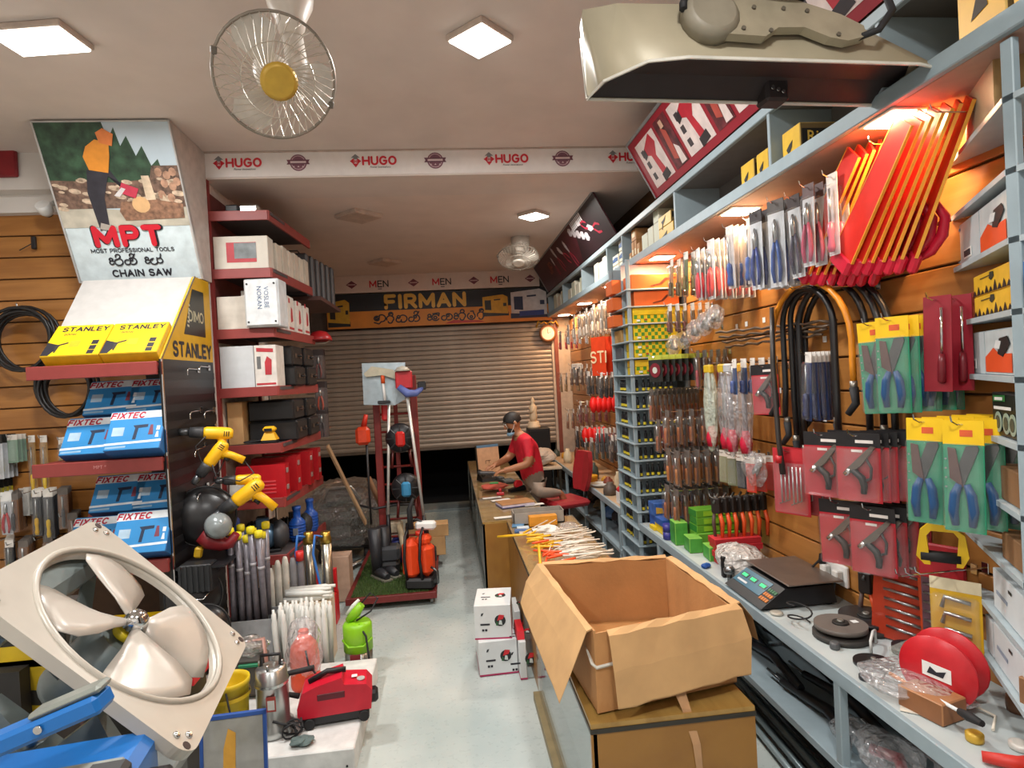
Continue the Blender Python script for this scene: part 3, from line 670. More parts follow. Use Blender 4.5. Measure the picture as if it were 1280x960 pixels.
# ================================================================== RIGHT SIDE: COUNTER, PIGEONHOLE UNITS
CTOP = M('b9c2c2', .35, 0, .06, 5); TANTOP = M('b59a7c', .45, 0, .08)
def side_counter(y0, y1, posts, label, top, xf=1.49):
    t = thing('side_counter', label, 'counter', (0, y0, 0))
    L = y1-y0
    B(top).box(xf+.01, 1.986, 0, L, .73, .75).build('worktop', t)
    B(SHG).rbox(xf, xf+.025, 0, L, .69, .752, .004).build('front_edge', t)
    B(SHG).box(xf+.02, 1.98, 0, L, .34, .36).build('shelf_board', t)
    B(SHG).rbox(xf, xf+.025, 0, L, .325, .365, .004).build('shelf_edge', t)
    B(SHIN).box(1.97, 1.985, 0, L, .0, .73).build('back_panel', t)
    for y in posts: B(SHG).rbox(xf+.002, xf+.04, y-y0-.02, y-y0+.02, 0, .70, .004).build('post', t)
    return t
side_counter(.9, 4.82, (1.35, 2.3, 3.35, 4.4), 'long grey counter with open lower shelf before the slat wall carrying the scale', CTOP)
side_counter(5.4, 9.55, (5.45, 6.1, 6.9, 8.0, 9.0), 'tan topped side counter beyond the tall pigeonhole unit', TANTOP)

# tall pigeonhole unit
t = thing('pigeonhole_unit', 'tall blue-grey pigeonhole unit with many narrow shelves between the two side counters', 'shelf', (0, 4.83, 0))
UX0, UX1, UD = 1.49, 1.985, .54
B(SHG).rbox(UX0, UX0+.03, 0, .03, 0, 2.905, .003).build('post', t)
B(SHG).rbox(UX0, UX0+.03, UD-.03, UD, 0, 2.905, .003).build('post', t)
B(SHG).box(UX0+.03, UX1-.015, UD-.02, UD-.005, 0, 2.905).build('side_panel', t)
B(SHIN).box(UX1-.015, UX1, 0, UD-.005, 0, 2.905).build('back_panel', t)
B(SHG).box(UX0+.03, UX1-.015, .25, .262, 0, 2.9).build('partition', t)
LEV = [2.66-.14*i for i in range(19)]
shm = B(SHG).rbox(UX0-.012, UX1-.016, -.014, UD-.022, -.012, 0, .003).mesh('shelf_board')
for zz in LEV: obj('shelf_board', shm, t, (0, 0, zz))

# near unit with angled end shelves
NX, NY = 1.66, 1.63
t = thing('corner_shelf_unit', 'grey pigeonhole unit with pointed end shelves at the near end of the slat wall', 'shelf', (0, 0, 0))
B(SHG).rbox(NX, NX+.025, NY-.04, NY, .752, 2.9, .003).build('post', t)
B(SHG).box(NX, NX+.02, .62, .66, .752, 2.9).build('post', t)
B(SHIN).box(1.97, 1.985, .6, NY, .752, 2.9).build('back_panel', t)
B(M('7d8a90', .5)).box(NX+.02, 1.968, 1.12, 1.135, .752, 2.9).build('partition', t)
NLEV = [2.74, 2.53, 2.33, 2.12, 1.92, 1.72, 1.51, 1.31, 1.10, .9]
tri = B(M('a9b6bb', .45, 0, .05)).prism([(NX, .62), (1.983, .62), (1.983, 2.18), (NX, NY)], -.018, 0).mesh('shelf_board')
for zz in NLEV: obj('shelf_board', tri, t, (0, 0, zz))

# ------------------------------------------------------------------ boxes on the angled shelves
SD = Vector((NX-1.983, NY-2.18, 0)).normalized()            # along the slanted edge, from the wall tip to the post
SA = math.atan2(SD.y, SD.x)
def tribox(s0, z, w_, d, h, mats, label, name='tool_box', inset=.02):
    """box with its front along the slanted edge; local x along the edge, y inwards"""
    nrm = Vector((-SD.y, SD.x, 0)); p = Vector((1.983, 2.18, z))+SD*s0
    if nrm.x < 0: nrm = -nrm
    p += nrm*inset
    b = B(mats[1]).rbox(0, w_, 0, d, 0, h, .003)
    me = b.mesh(name); me.materials.append(mats[0])
    for q in me.polygons:
        if q.normal.y < -.9: q.material_index = 1
    return tag(obj(name, me, None, p, (0, 0, SA)), label, 'box')
def fprint(o, polys, mat, name='print', y=-.0015):
    b = B(mat).x(FACE((0, y, 0)))
    for q in polys: b.prism(q, 0, .001)
    return b.build(name, o)
GW = M('b9c3c6', .5, 0, .04); GW2 = M('9fabb0', .5, 0, .04); ORI = M('e0511f', .5, 0, .03); TREEY = M('e3b32a', .5); BRNC = M('8a6440', .75, 0, .08)
for (z, hh, tt) in ((2.33, .16, 'upper'), (1.92, .15, 'lower')):
    o = tribox(-.02, z, .3, .12, hh, (GW, GW2), 'plain pale grey power tool box with barcode, %s pair on the pointed shelves' % tt)
    fprint(o, [[(.1, .02), (.2, .02), (.2, .055), (.1, .055)]], M('e6e6e2', .5), 'barcode_label')
    fprint(o, [[(.108+.0095*i, .026), (.113+.0095*i, .026), (.113+.0095*i, .049), (.108+.0095*i, .049)] for i in range(9)], DARKINK, 'barcode', -.003)
    fprint(o, [[(.015, hh-.025), (.06, hh-.025), (.06, hh-.015), (.015, hh-.015)]], BLUP, 'brand_mark')
    o = tribox(.285, z, .3, .12, hh, (M('c3ccce', .5), GW2), 'pale power tool box with orange wave print, %s pair on the pointed shelves' % tt)
    fprint(o, [[(.01, .01), (.28, .01), (.28, .07), (.16, .07), (.1, .09), (.01, .06)]], ORI)
    fprint(o, [[(.15, .07), (.2, .06), (.27, .1), (.25, .125), (.17, .12)]], BLACK, 'print', -.003)
    fprint(o, [[(.12, .09), (.17, .085), (.19, .11), (.14, .115)]], M('dfe3e4', .5), 'print', -.004)
o = tag(obj('carton', carton(.12, .2, .13, (CARDP,)*3), None, (1.64, 1.36, 1.921)), 'plain brown carton beside the orange wave tool box', 'box'); B(M('d9dccf', .5)).x(frame((-.0008, .1, .06), (0, -1, 0), (0, 0, 1))).prism([(-.06, -.025), (.06, -.025), (.06, .025), (-.06, .025)], 0, .001).build('paper_label', o)
for i in range(2):
    o = tribox(.18, 2.12+.075*i, .42, .12, .074, (TREEY, TREEY), ('yellow box with black tree print, lower of two', 'yellow box with black tree print, upper of two')[i])
    polys = []
    for k in range(9):
        x = .02+.046*k; hgt = (.02, .03, .015, .026, .018, .036, .02, .028, .02)[k]
        polys.append([(x-.02, .002), (x+.02, .002), (x, .002+hgt)])
    fprint(o, polys, BLACK); fprint(o, [[(.19, .048), (.21, .04), (.24, .05), (.235, .066), (.2, .068)], [(.09, .055), (.19, .056), (.19, .059), (.09, .058)]], M('2a3328', .5))
o = tag(obj('carton', carton(.14, .24, .13, (M('2b66a8', .5), M('24558d', .5), M('24558d', .5))), None, (1.63, 1.32, 2.121)), 'bright blue carton on the pointed shelf next to the yellow tree boxes', 'box')
text('M', .09, M('9cc3e6', .5), o, frame((-.002, .12, .07), (0, -1, 0), (0, 0, 1)), .02)
o = tribox(.1, 2.12, .05, .1, .1, (M('b5502a', .6), M('9a4224', .6)), 'narrow rust coloured carton at the tip of the yellow box shelf')
# black and green disc pack
o = tribox(.34, 1.722, .26, .05, .14, (M('141815', .4), BLACK), 'black and green disc pack standing on a pointed shelf', 'disc_pack')
fprint(o, [[(.02, .11), (.14, .115), (.14, .135), (.02, .13)]], M('2f7d3c', .5)); fprint(o, [[(.03, .085), (.2, .09), (.2, .1), (.03, .095)], [(.04, .115), (.12, .118), (.12, .128), (.04, .125)]], WHITE, 'print', -.003)
for q in (.07, .15, .21):
    b = B(M('8fa596', .4)).x(FACE((q, -.002, .045))).lathe([(.034, 0), (.034, .002)], 16).m(M('39433c', .5)).lathe([(.022, .002), (.022, .003)], 14); b.build('disc_print', o)
o = tribox(.36, 1.512, .24, .12, .11, (BRNC, BRNC), 'brown carton on the pointed shelf under the green disc pack')
o = tribox(.38, 1.312, .22, .12, .09, (BRNC, BRNC), 'flat brown carton on the shelf below the larger brown carton')
for (z, s0, w_, d, h, l) in ((1.102, .26, .34, .12, .14, 'white blender style box, highest of the white boxes on the pointed shelves'), (.902, .24, .36, .12, .14, 'white box with dark label on the lowest pointed shelf'), (.902, .14, .09, .12, .13, 'pale box squeezed behind the lowest white box')):
    o = tribox(s0, z, w_, d, h, (M('d3d8db', .5, 0, .03), M('c2c9cc', .5)), l, 'white_box')
    if w_ > .1:
        fprint(o, [[(.04, .06), (.15, .055), (.15, .068), (.04, .072)]], M('8c98ab', .5)); fprint(o, [[(.17, .105), (.2, .104), (.2, .114), (.17, .115)]], BLACK, 'print', -.002)
o = tribox(.16, 2.742, .34, .14, .17, (M('b7ab92', .65, 0, .05), M('9a7a4c', .65)), 'large pale carton leaning in the top corner of the pointed shelves', 'carton')
for i, (y, z, h, m) in enumerate(((1.25, 2.53, .14, CARD2), (1.2, 1.92, .15, CARDP), (1.3, 1.51, .16, CARD2), (1.2, 1.1, .15, WHITE), (1.25, 1.31, .12, BRNC), (1.2, 2.33, .15, M('8d3b33', .6)))):
    tag(obj('carton', carton(.22, .24, h, (m, m, m)), None, (1.7, y, z+.001)), ('tan carton inside the near unit under the top board', 'light brown carton inside the near unit at eye level', 'tan carton low inside the near unit', 'white carton low inside the near unit', 'flat brown carton inside the near unit', 'dark red carton inside the near unit')[i], 'box')

# ------------------------------------------------------------------ pigeonhole contents
ORB = M('d2642a', .55, 0, .06); YLB = M('e3c21f', .5); GRN = M('4f8f2e', .5)
def uz(i): return LEV[i]+.001
# viewer-facing cells
def cellbox(x0, w_, y, d, z, h, m, label, name='carton', chk=False):
    o = tag(obj(name, carton(w_, d, h, (m, m, m)), None, (x0, y, z)), label, 'box')
    if chk:
        b = B(GRN).x(FACE((0, -.0012, 0))); n = int(w_*.75/.028); r = max(1, int(h/.03))
        for i in range(n):
            for j in range(r):
                if (i+j) % 2: b.prism([(.01+i*.028, .006+j*.03), (.036+i*.028, .006+j*.03), (.036+i*.028, .034+j*.03), (.01+i*.028, .034+j*.03)], 0, .001)
        b.m(WHITE).prism([(.03, .015), (.06, .015), (.06, .03), (.03, .03)], .001, .0015).m(M('c23a24', .5)).prism([(.1, .02), (.115, .02), (.115, .035), (.1, .035)], .001, .0015)
        b.build('check_print', o)
    return o
def crack(o, w_, h):
    B(M('5a2412', .6)).x(FACE((0, -.0015, 0))).prism([(w_*.4, h*.2), (w_*.6, h*.35), (w_*.72, h*.7), (w_*.95, h*.75), (w_*.95, h*.68), (w_*.75, h*.6), (w_*.64, h*.28), (w_*.42, h*.14)], 0, .001).build('print', o)
crack(cellbox(1.53, .4, 4.84, .22, uz(0), .12, ORB, 'orange carton in the top cell of the tall pigeonhole unit'), .4, .12)
crack(cellbox(1.55, .38, 4.84, .22, uz(1), .12, ORB, 'orange carton in the second cell of the tall pigeonhole unit'), .38, .12)
cellbox(1.53, .44, 4.84, .22, uz(2)+.066, .06, YLB, 'yellow carton lying on a checkered carton below the orange ones')
cellbox(1.53, .42, 4.84, .22, uz(2), .064, YLB, 'yellow and green checkered carton in the third cell', chk=True)
cellbox(1.53, .44, 4.84, .22, uz(3), .125, YLB, 'tall yellow and green checkered carton in the fourth cell', chk=True)
cellbox(1.53, .42, 4.84, .22, uz(4)+.062, .06, YLB, 'yellow and green checkered carton, upper of two in the fifth cell', chk=True)
cellbox(1.53, .4, 4.84, .22, uz(4), .06, YLB, 'yellow and green checkered carton, lower of two in the fifth cell', chk=True)
cellbox(1.53, .36, 4.84, .22, uz(5)+.064, .055, M('e0b92a', .5), 'plain yellow carton above the lowest checkered carton')
cellbox(1.53, .38, 4.84, .22, uz(5), .062, YLB, 'yellow and green checkered carton in the lowest filled yellow cell', chk=True)
# aisle-facing cells
for i, (k, h, m, l) in enumerate(((0, .12, ORB, 'orange carton at the aisle side of the top cell'), (1, .11, ORB, 'orange carton at the aisle side of the second cell'), (2, .1, ORB, 'orange carton at the aisle side of the third cell'), (3, .11, M('a8834f', .6), 'tan carton at the aisle side of the fourth cell'), (4, .1, M('4a4f55', .5), 'dark grey carton at the aisle side of the fifth cell'))):
    tag(obj('carton', carton(.36, .2, h, (m, m, m)), None, (1.44 if k < 3 else 1.5, 5.1, uz(k))), l, 'box')
# bit tubes: rows of dark tubes with yellow labels
tube_me = B(M('20242a', .35)).lathe([(.013, 0), (.013, .07), (.009, .078), (.009, .1)], 10).m(M('d9c22e', .5)).lathe([(.0135, .008), (.0135, .03)], 10, cap=False).m(M('aab4bb', .3)).lathe([(.0095, .1), (.0095, .106)], 10).mesh('bit_tube')
words = ['sixth', 'seventh', 'eighth', 'ninth', 'tenth', 'eleventh', 'twelfth', 'thirteenth', 'fourteenth', 'fifteenth', 'sixteenth', 'seventeenth', 'eighteenth']
for k in range(6, 16):
    for j in range(7):
        tag(obj('bit_tube', tube_me, None, (1.545+.05*j+jit(.006), 4.87+jit(.012), uz(k)), None), 'small dark bit tube with yellow label, %s in the %s cell of the tall unit' % (ORD[j], words[k-6]), 'tube', 'bit tubes row %d front' % k)
    for j in range(6):
        tag(obj('bit_tube', tube_me, None, (1.535+jit(.006), 5.11+.035*j, uz(k))), 'small dark bit tube, %s in the %s cell, aisle side of the tall unit' % (ORD[j], words[k-6]), 'tube', 'bit tubes row %d aisle' % k)

# ------------------------------------------------------------------ packs hanging on the slat wall
hook_me = {}
def hook(y, z, x1=1.7, label='thin chrome display hook on the slat wall'):
    key = round(x1, 2)
    if key not in hook_me:
        L = 1.988-x1
        hook_me[key] = B(CHROME).tube([(0, 0, 0), (-L+.02, 0, 0), (-L, 0, .012), (-L-.004, 0, .03)], .0028, 5).rbox(-.004, .0, -.015, .015, -.02, .02, .001).mesh('display_hook')
    return tag(obj('display_hook', hook_me[key], None, (1.988, y, z)), label, 'hook', 'display hooks on the slat wall')
def stack(fn, y, z, n, label, cat, group, x0=1.95, x1=1.74, tw=0, hk=True, jr=.12, name=None):
    """n packs on one hook at (y, z), from the wall outwards"""
    if hk: hook(y, z, x1-.04, 'thin chrome display hook holding the '+' '.join(label.split()[:9]).rstrip(','))
    pr = None
    for i in range(n):
        x = x0+(x1-x0)*(i/max(1, n-1)); rot = (jit(jr*.3), jit(.04), tw+jit(jr))
        if pr is None:
            pr = fn(); pr.location = (x, y, z); pr.rotation_euler = rot; tag(pr, nth(label, i, n), cat, group)
        else: dup(pr, (x, y, z), rot, nth(label, i, n))
# every pack: local x is the thickness (front towards -x), width along y, hanging down from z = 0
def card(w_, h, m, head=None, hh=.04, th=.003, name='pack'):
    b = B(m).box(-th/2, th/2, -w_/2, w_/2, -h, -hh if head else .015)
    if head: b.m(head).box(-th/2-.0006, th/2+.0006, -w_/2, w_/2, -hh, .015)
    return b.build(name)
def blister(o, w_, h, d, z1=-.05, m=None, name='blister'):
    B(m or PLAST).rbox(-d, -.002, -w_/2, w_/2, -h, z1, min(.01, d*.4)).build(name, o)
def pliers_pack(hc, w_=.075, h=.3, headm=None, bag=True, cm='c9ccd0'):
    def fn():
        o = card(w_, h, M(cm, .5, 0, .15), headm or WHITE, .05, name='pliers_pack')
        b = B(M(hc, .4))
        for s in (-1, 1): b.tube([(-.012, s*.006, -h*.45), (-.013, s*.018, -h*.6), (-.013, s*.024, -h*.8), (-.012, s*.016, -h*.95)], [.007, .01, .01, .007], 7)
        b.build('handles', o)
        B(STEEL).tube([(-.012, 0, -h*.2), (-.012, 0, -h*.32), (-.012, 0, -h*.47)], [.005, .014, .012], 7).build('jaws', o)
        if bag: blister(o, w_*.98, h*.99, .028, -.045)
        return o
    return fn
def driver_pack(hc, w_=.05, h=.3, cm='d6cfc6'):
    def fn():
        o = card(w_, h, M(cm, .5, 0, .15), M('e4ded6', .5), .04, name='driver_pack')
        B(M(hc, .35)).lathe([(.004, -h*.58), (.013, -h*.6), (.015, -h*.7), (.011, -h*.78), (.016, -h*.9), (.012, -h*.96)], 10, TR(-.016, 0, 0)).build('handle', o)
        B(STEEL).cyl((-.016, 0, -h*.58), (-.016, 0, -h*.15), .0045, n=6).build('shank', o)
        blister(o, w_*.98, h*.99, .03, -.035)
        return o
    return fn
def shears_pack():
    o = card(.128, .40, M('1f9068', .45, 0, .06), YEL, .075, name='shears_pack')
    B(M('d65a2c', .5)).box(-.003, -.0022, -.03, .01, -.045, -.02).build('brand_print', o)
    B(DSTEEL).x(TR(-.012, 0, 0)).prism([(.0, -.23), (-.05, -.09), (-.045, -.075), (-.01, -.08), (.03, -.2)], 0, .006, frame((0, 0, 0), (0, 1, 0), (0, 0, 1))).build('blade', o)
    B(M('6a5350', .4, .6)).x(TR(-.018, 0, 0)).prism([(.0, -.23), (.02, -.09), (.045, -.085), (.04, -.2)], 0, .006, frame((0, 0, 0), (0, 1, 0), (0, 0, 1))).build('blade', o)
    for s in (-1, 1): B(M('1d4a78', .45)).tube([(-.015, s*.012, -.22), (-.017, s*.026, -.26), (-.017, s*.032, -.32), (-.015, s*.026, -.375)], [.011, .017, .017, .012], 8).build('handle', o)
    b = B(STEEL)
    for k in range(4): b.cyl((-.006, .055, -.13-.035*k), (-.008, .055, -.13-.035*k), .004, n=6)
    b.build('rivets', o); bpy.data.objects[o.children[-1].name]['kind'] = 'stuff'
    blister(o, .126, .398, .03, -.07); o.scale = (.9, .9, .9)
    return o
def gun_pack(w_=.2, h=.32):
    def fn():
        o = card(w_, h, M('b51f2c', .45, 0, .08), M('1c1a1d', .45), .055, name='staple_gun_pack')
        B(M('e4ddd8', .5)).box(-.0032, -.0022, -w_*.35, w_*.05, -.035, -.02).box(-.003, -.0018, -w_*.1, w_*.15, -.08, -.068).build('brand_print', o)
        F = frame((-.008, 0, 0), (0, 1, 0), (0, 0, 1))
        B(M('6f675f', .4, .5)).prism([(-.085, -.05), (-.065, -.045), (.045, -.16), (.03, -.18), (-.02, -.14)], 0, .022, frame((-.03, 0, 0), (0, 1, 0), (0, 0, 1))).build('barrel', o)
        B(M('2a2728', .5)).tube([(-.02, .02, -.165), (-.022, -.02, -.2), (-.022, -.03, -.24), (-.02, -.025, -.275)], [.015, .018, .016, .014], 8).build('grip', o)
        B(M('3a3335', .45)).tube([(-.02, -.04, -.1), (-.022, -.065, -.15), (-.022, -.06, -.2), (-.02, -.03, -.215)], .007, 6).build('trigger_lever', o)
        B(CHROME).cyl((-.02, .03, -.16), (-.02, .055, -.19), .014, n=10).build('nose', o)
        blister(o, w_*.96, h*.98, .04, -.06); o.scale = (.88, .88, .88)
        return o
    return fn
def chisel_pack(hc='8a4a22', w_=.045, h=.26, blade=True):
    def fn():
        o = card(w_, h, M('7a5234', .5, 0, .15), M('6a625c', .4), .035, name='chisel_pack')
        B(M(hc, .4, 0, .12)).lathe([(.006, -h*.95), (.011, -h*.9), (.012, -h*.6), (.009, -h*.48)], 8, TR(-.014, 0, 0)).build('handle', o)
        B(STEEL).tube([(-.014, 0, -h*.5), (-.014, 0, -h*.16)], [.005, .008], 6).build('blade', o)
        blister(o, w_*.98, h*.99, .028, -.03)
        return o
    return fn
U = 'under the wall shelf'
# row A, from the tall unit towards the viewer
stack(driver_pack('5c4a2a', .06, .27, '9c8a5a'), 4.42, 2.8, 5, 'brown and green tool pack hanging %s nearest the tall unit' % U, 'tool pack', 'brown green packs', 1.94, 1.72)
stack(driver_pack('7a6a34', .06, .26, '6f7a52'), 4.15, 2.8, 5, 'olive tool pack hanging %s beside the brown green packs' % U, 'tool pack', 'olive packs', 1.94, 1.72)
stack(pliers_pack('c8203a', .07, .33), 3.9, 2.77, 8, 'red handled pliers in clear pack hanging %s' % U, 'pliers', 'red handled pliers', 1.95, 1.70)
stack(pliers_pack('d82a2c', .08, .36, M('e3d3cf', .5)), 3.68, 2.78, 8, 'bright red handled pliers in a long clear pack %s' % U, 'pliers', 'bright red pliers', 1.95, 1.69)
stack(driver_pack('2d56a6', .075, .35, 'd9d2cf'), 3.42, 2.80, 8, 'blue handled driver on a white card hanging %s' % U, 'screwdriver', 'blue drivers', 1.95, 1.69)
stack(driver_pack('3a62b0', .075, .35, 'e0dad8'), 3.24, 2.80, 7, 'pale blue handled driver on a white card %s' % U, 'screwdriver', 'pale blue drivers', 1.95, 1.72)
stack(pliers_pack('26408c', .085, .4, M('3a3436', .5)), 3.06, 2.79, 8, 'navy handled pliers in clear pack with dark header %s' % U, 'pliers', 'navy pliers', 1.96, 1.66, 0.15)
stack(pliers_pack('2a55a0', .1, .42, M('4a4340', .5)), 2.9, 2.8, 6, 'large blue handled pliers in clear pack %s' % U, 'pliers', 'large blue pliers', 1.94, 1.68, 0.22)
stack(pliers_pack('33304a', .08, .38, M('3a2f2f', .5)), 2.76, 2.78, 6, 'dark violet handled pliers in clear pack %s' % U, 'pliers', 'dark pliers', 1.95, 1.69, 0.15)
stack(pliers_pack('b84a6a', .07, .36, M('5a4444', .5)), 2.62, 2.79, 7, 'pink handled pliers in clear pack beside the red floats', 'pliers', 'pink pliers', 1.95, 1.68, 0.15)
stack(driver_pack('c05a72', .06, .34, 'd8d0d2'), 2.48, 2.79, 6, 'rose handled driver in clear pack beside the red floats', 'screwdriver', 'rose drivers', 1.95, 1.70, 0.15)
# plaster floats
FRED = M('d8281c', .35, 0, .06); FEDGE = M('f0a53a', .4); FPINK = M('c81e38', .35)
def float_():
    o = B(FRED).hexa([(-.072, -.005, -.56), (.072, -.005, -.56), (.072, .005, -.56), (-.072, .005, -.56)], [(-.05, -.005, 0), (.05, -.005, 0), (.05, .005, 0), (-.05, .005, 0)]).build('plaster_float')
    for s in (-1, 1): B(FEDGE).hexa([(s*.072-.002, -.006, -.56), (s*.072+.002, -.006, -.56), (s*.072+.002, .006, -.56), (s*.072-.002, .006, -.56)], [(s*.05-.002, -.006, 0), (s*.05+.002, -.006, 0), (s*.05+.002, .006, 0), (s*.05-.002, .006, 0)]).build('edge', o)
    B(FPINK).tube([(0, -.006, -.36), (0, -.06, -.41), (0, -.075, -.48), (0, -.06, -.55), (0, -.006, -.60)], [.014, .018, .021, .019, .016], 8).build('handle', o)
    B(FPINK).rbox(-.07, .07, -.025, .012, -.63, -.55, .012).build('toe_block', o)
    B(WHITE).box(.02, .045, -.0072, -.006, -.42, -.36).build('price_sticker', o)
    return o
hook(2.24, 2.84, 1.7); hook(1.93, 2.83, 1.7)
pr = float_()
for i in range(8):
    q = Matrix.Rotation(.5+.04*i, 4, 'X') @ Matrix.Rotation(.75+.1*i+jit(.08), 4, 'Z')
    o = pr if i == 0 else dup(pr); o.rotation_euler = q.to_euler(); o.location = (1.9-.024*i, 2.22+.022*i, 2.885-.004*i)
    tag(o, nth('long red plaster float hanging next to the pink pliers', i, 8), 'float', 'red floats on the first hook')
for i in range(7):
    q = Matrix.Rotation(.55+.03*i, 4, 'X') @ Matrix.Rotation(1.0+.1*i+jit(.1), 4, 'Z')
    o = dup(pr, (1.86-.024*i, 1.94+.022*i, 2.885-.004*i), q.to_euler()); tag(o, nth('long red plaster float hanging against the pointed shelves', i, 7), 'float', 'red floats on the second hook')
# shears
stack(shears_pack, 2.30, 2.13, 1, 'blue handled shears on green card, first on the upper hook beside the hoses', 'shears', None, 1.72, 1.72, 0.63)
stack(shears_pack, 2.19, 2.14, 6, 'blue handled shears on green card in the upper row', 'shears', 'upper row of shears packs', 1.94, 1.72, 0.58, jr=.05)
stack(shears_pack, 2.0, 1.76, 5, 'blue handled shears on green card in the lower row next to the staple guns', 'shears', 'lower row of shears packs', 1.92, 1.68, 0.53, jr=.05)
stack(shears_pack, 1.86, 1.76, 4, 'blue handled shears on green card in the lower row behind the pointed shelves', 'shears', 'lower inner row of shears packs', 1.92, 1.70, 0.53, jr=.05)
# long dark red card with screwdriver
def longred():
    o = card(.1, .34, M('8c1626', .45, 0, .06), None, name='screwdriver_card')
    B(CHROME).cyl((-.01, -.02, -.2), (-.01, -.02, -.03), .005, n=8).build('shank', o)
    B(M('6d1420', .35)).lathe([(.006, -.31), (.014, -.3), (.013, -.23), (.009, -.2)], 10, TR(-.012, -.02, 0)).build('handle', o)
    return o
stack(longred, 2.08, 2.2, 2, 'dark red card with long chrome screwdriver hanging by the pointed shelves', 'screwdriver', 'dark red screwdriver cards', 1.9, 1.82, 0.25)
# staple guns
stack(gun_pack(), 2.6, 1.66, 2, 'grey staple gun on red card with black header in the upper row', 'staple gun', 'upper row of staple guns', 1.8, 1.68, 0.58, jr=.04)
stack(gun_pack(), 2.42, 1.67, 7, 'grey staple gun on red card, upper row beside the shears', 'staple gun', 'upper inner row of staple guns', 1.95, 1.72, 0.58, jr=.04)
stack(gun_pack(), 2.58, 1.35, 2, 'grey staple gun on red card in the lower row', 'staple gun', 'lower row of staple guns', 1.93, 1.73, 0.58, jr=.05)
stack(gun_pack(), 2.42, 1.35, 4, 'grey staple gun on red card, lower row above the spanners', 'staple gun', 'lower inner row of staple guns', 1.93, 1.77, 0.58, jr=.05)
stack(gun_pack(.2, .32), 3.38, 1.98, 1, 'black staple gun on red card hanging behind the hoses', 'staple gun', None, 1.84, 1.84, 0.53)
# red hex key sets
def hexset():
    o = card(.2, .34, M('b3202c', .45, 0, .06), M('c02a34', .45), .05, name='hex_key_set')
    for k in range(6): B(STEEL).tube([(-.012, -.06+.022*k, -.08), (-.012, -.06+.022*k, -.26-.01*(k % 3)), (-.012, -.045+.022*k, -.265-.01*(k % 3))], .004, 6).build('hex_key', o)
    blister(o, .19, .33, .025, -.06)
    return o
stack(hexset, 3.08, 1.52, 3, 'red blister card of long hex keys hanging under the hoses', 'hex keys', 'hex key sets', 1.92, 1.8, 0.53, jr=.05)
# chisel rows
for (y, z, n, l, hc) in ((4.62, 1.83, 11, 'highest row', 'a85a2c'), (4.3, 1.68, 5, 'second row', 'b0642e'), (4.5, 1.60, 8, 'third row', '9a5630'), (4.32, 1.4, 11, 'fourth row', 'c0702c'), (4.15, 1.4, 6, 'fourth row, hook next to it', 'ad6a2a'), (4.38, 1.12, 11, 'lowest row', '9c5834'), (4.2, 1.12, 6, 'lowest row, hook next to it', 'a86034')):
    stack(chisel_pack(hc, .09, .24), y, z, n, 'brown handled chisel, %s, beside the tall unit' % l, 'chisel', 'chisels %s' % l, 1.95, 1.58, 0, jr=.06)
# cutting disc packs and dark tool packs next to the tall unit
def discpack():
    o = card(.14, .19, M('2b2e2c', .45), M('b9bf4a', .5), .02, name='disc_pack')
    B(M('7a2430', .5)).lathe([(.055, 0), (.055, .004)], 18, TR(-.003, 0, -.1) @ RY(-PI/2)).build('disc', o)
    B(M('c9d0c4', .5)).lathe([(.025, .004), (.025, .006)], 14, TR(-.003, 0, -.1) @ RY(-PI/2)).build('hub_label', o)
    return o
stack(discpack, 4.5, 2.09, 8, 'dark cutting disc pack hanging under the checkered cartons', 'disc pack', 'cutting disc packs', 1.94, 1.58, 0.48, jr=.05)
stack(chisel_pack('a03038', .06, .26), 4.1, 2.1, 5, 'red handled tool in clear pack behind the bagged parts', 'tool pack', 'red tools behind the bags', 1.95, 1.75)
stack(driver_pack('6b2a20', .06, .2, '7d5a3a'), 4.35, 2.46, 6, 'dark red rods in sleeve hanging above the bagged parts', 'tool pack', 'dark rods above the bags', 1.95, 1.66)
# bagged metal parts
def blob(rx, ry, rz, m, seed, amp=.25, n=18, k=12, name='plastic_bag'):
    rnd = random.Random(seed); b = B(m); vs = []
    ph = [(rnd.uniform(0, 6), rnd.uniform(2, 5), rnd.uniform(0, 6), rnd.uniform(2, 5)) for _ in range(5)]
    for i in range(k+1):
        th = PI*i/k
        for j in range(n):
            a = 2*PI*j/n; s = 1+amp*sum(math.sin(p[1]*a+p[0])*math.sin(p[3]*th+p[2]) for p in ph)/2.2+rnd.uniform(-.06, .06)
            vs.append((rx*math.sin(th)*math.cos(a)*s, ry*math.sin(th)*math.sin(a)*s, -rz*math.cos(th)*(1+.3*(s-1))))
    b.add(vs, [(i*n+j, i*n+(j+1) % n, (i+1)*n+(j+1) % n, (i+1)*n+j) for i in range(k) for j in range(n)], False)
    return b
for i in range(5):
    p = at(842+13*i, 432-9*i, X=1.78)
    o = blob(.05, .085, .08, FILM, 20+i).build('bagged_fittings', None, p); tag(o, 'crumpled clear bag of metal fittings hanging on the long rod', 'bag', 'bags of fittings')
    B(M('8d8b84', .4, .6)).tube([(0, -.04, -.03), (.01, 0, .03), (0, .04, -.02)], .02, 6).build('fittings', o)
hook(4.2, 2.28, 1.62)
# long chain rods
for i in range(4):
    a = at(895+4*i, 416+6*i, X=1.74+.03*i); c = at(1046-6*i, 400+6*i, X=1.93)
    pts = [a+(c-a)*(j/18)+Vector((0, 0, .006*math.sin(j*2.1+i))) for j in range(19)]
    tag(B(M('6d5f52', .45, .6)).tube(pts, [.006+.003*(j % 2) for j in range(19)], 6).build('twisted_rod'), 'long dark twisted steel rod reaching out of the slat wall behind the hoses', 'rod', 'twisted rods')
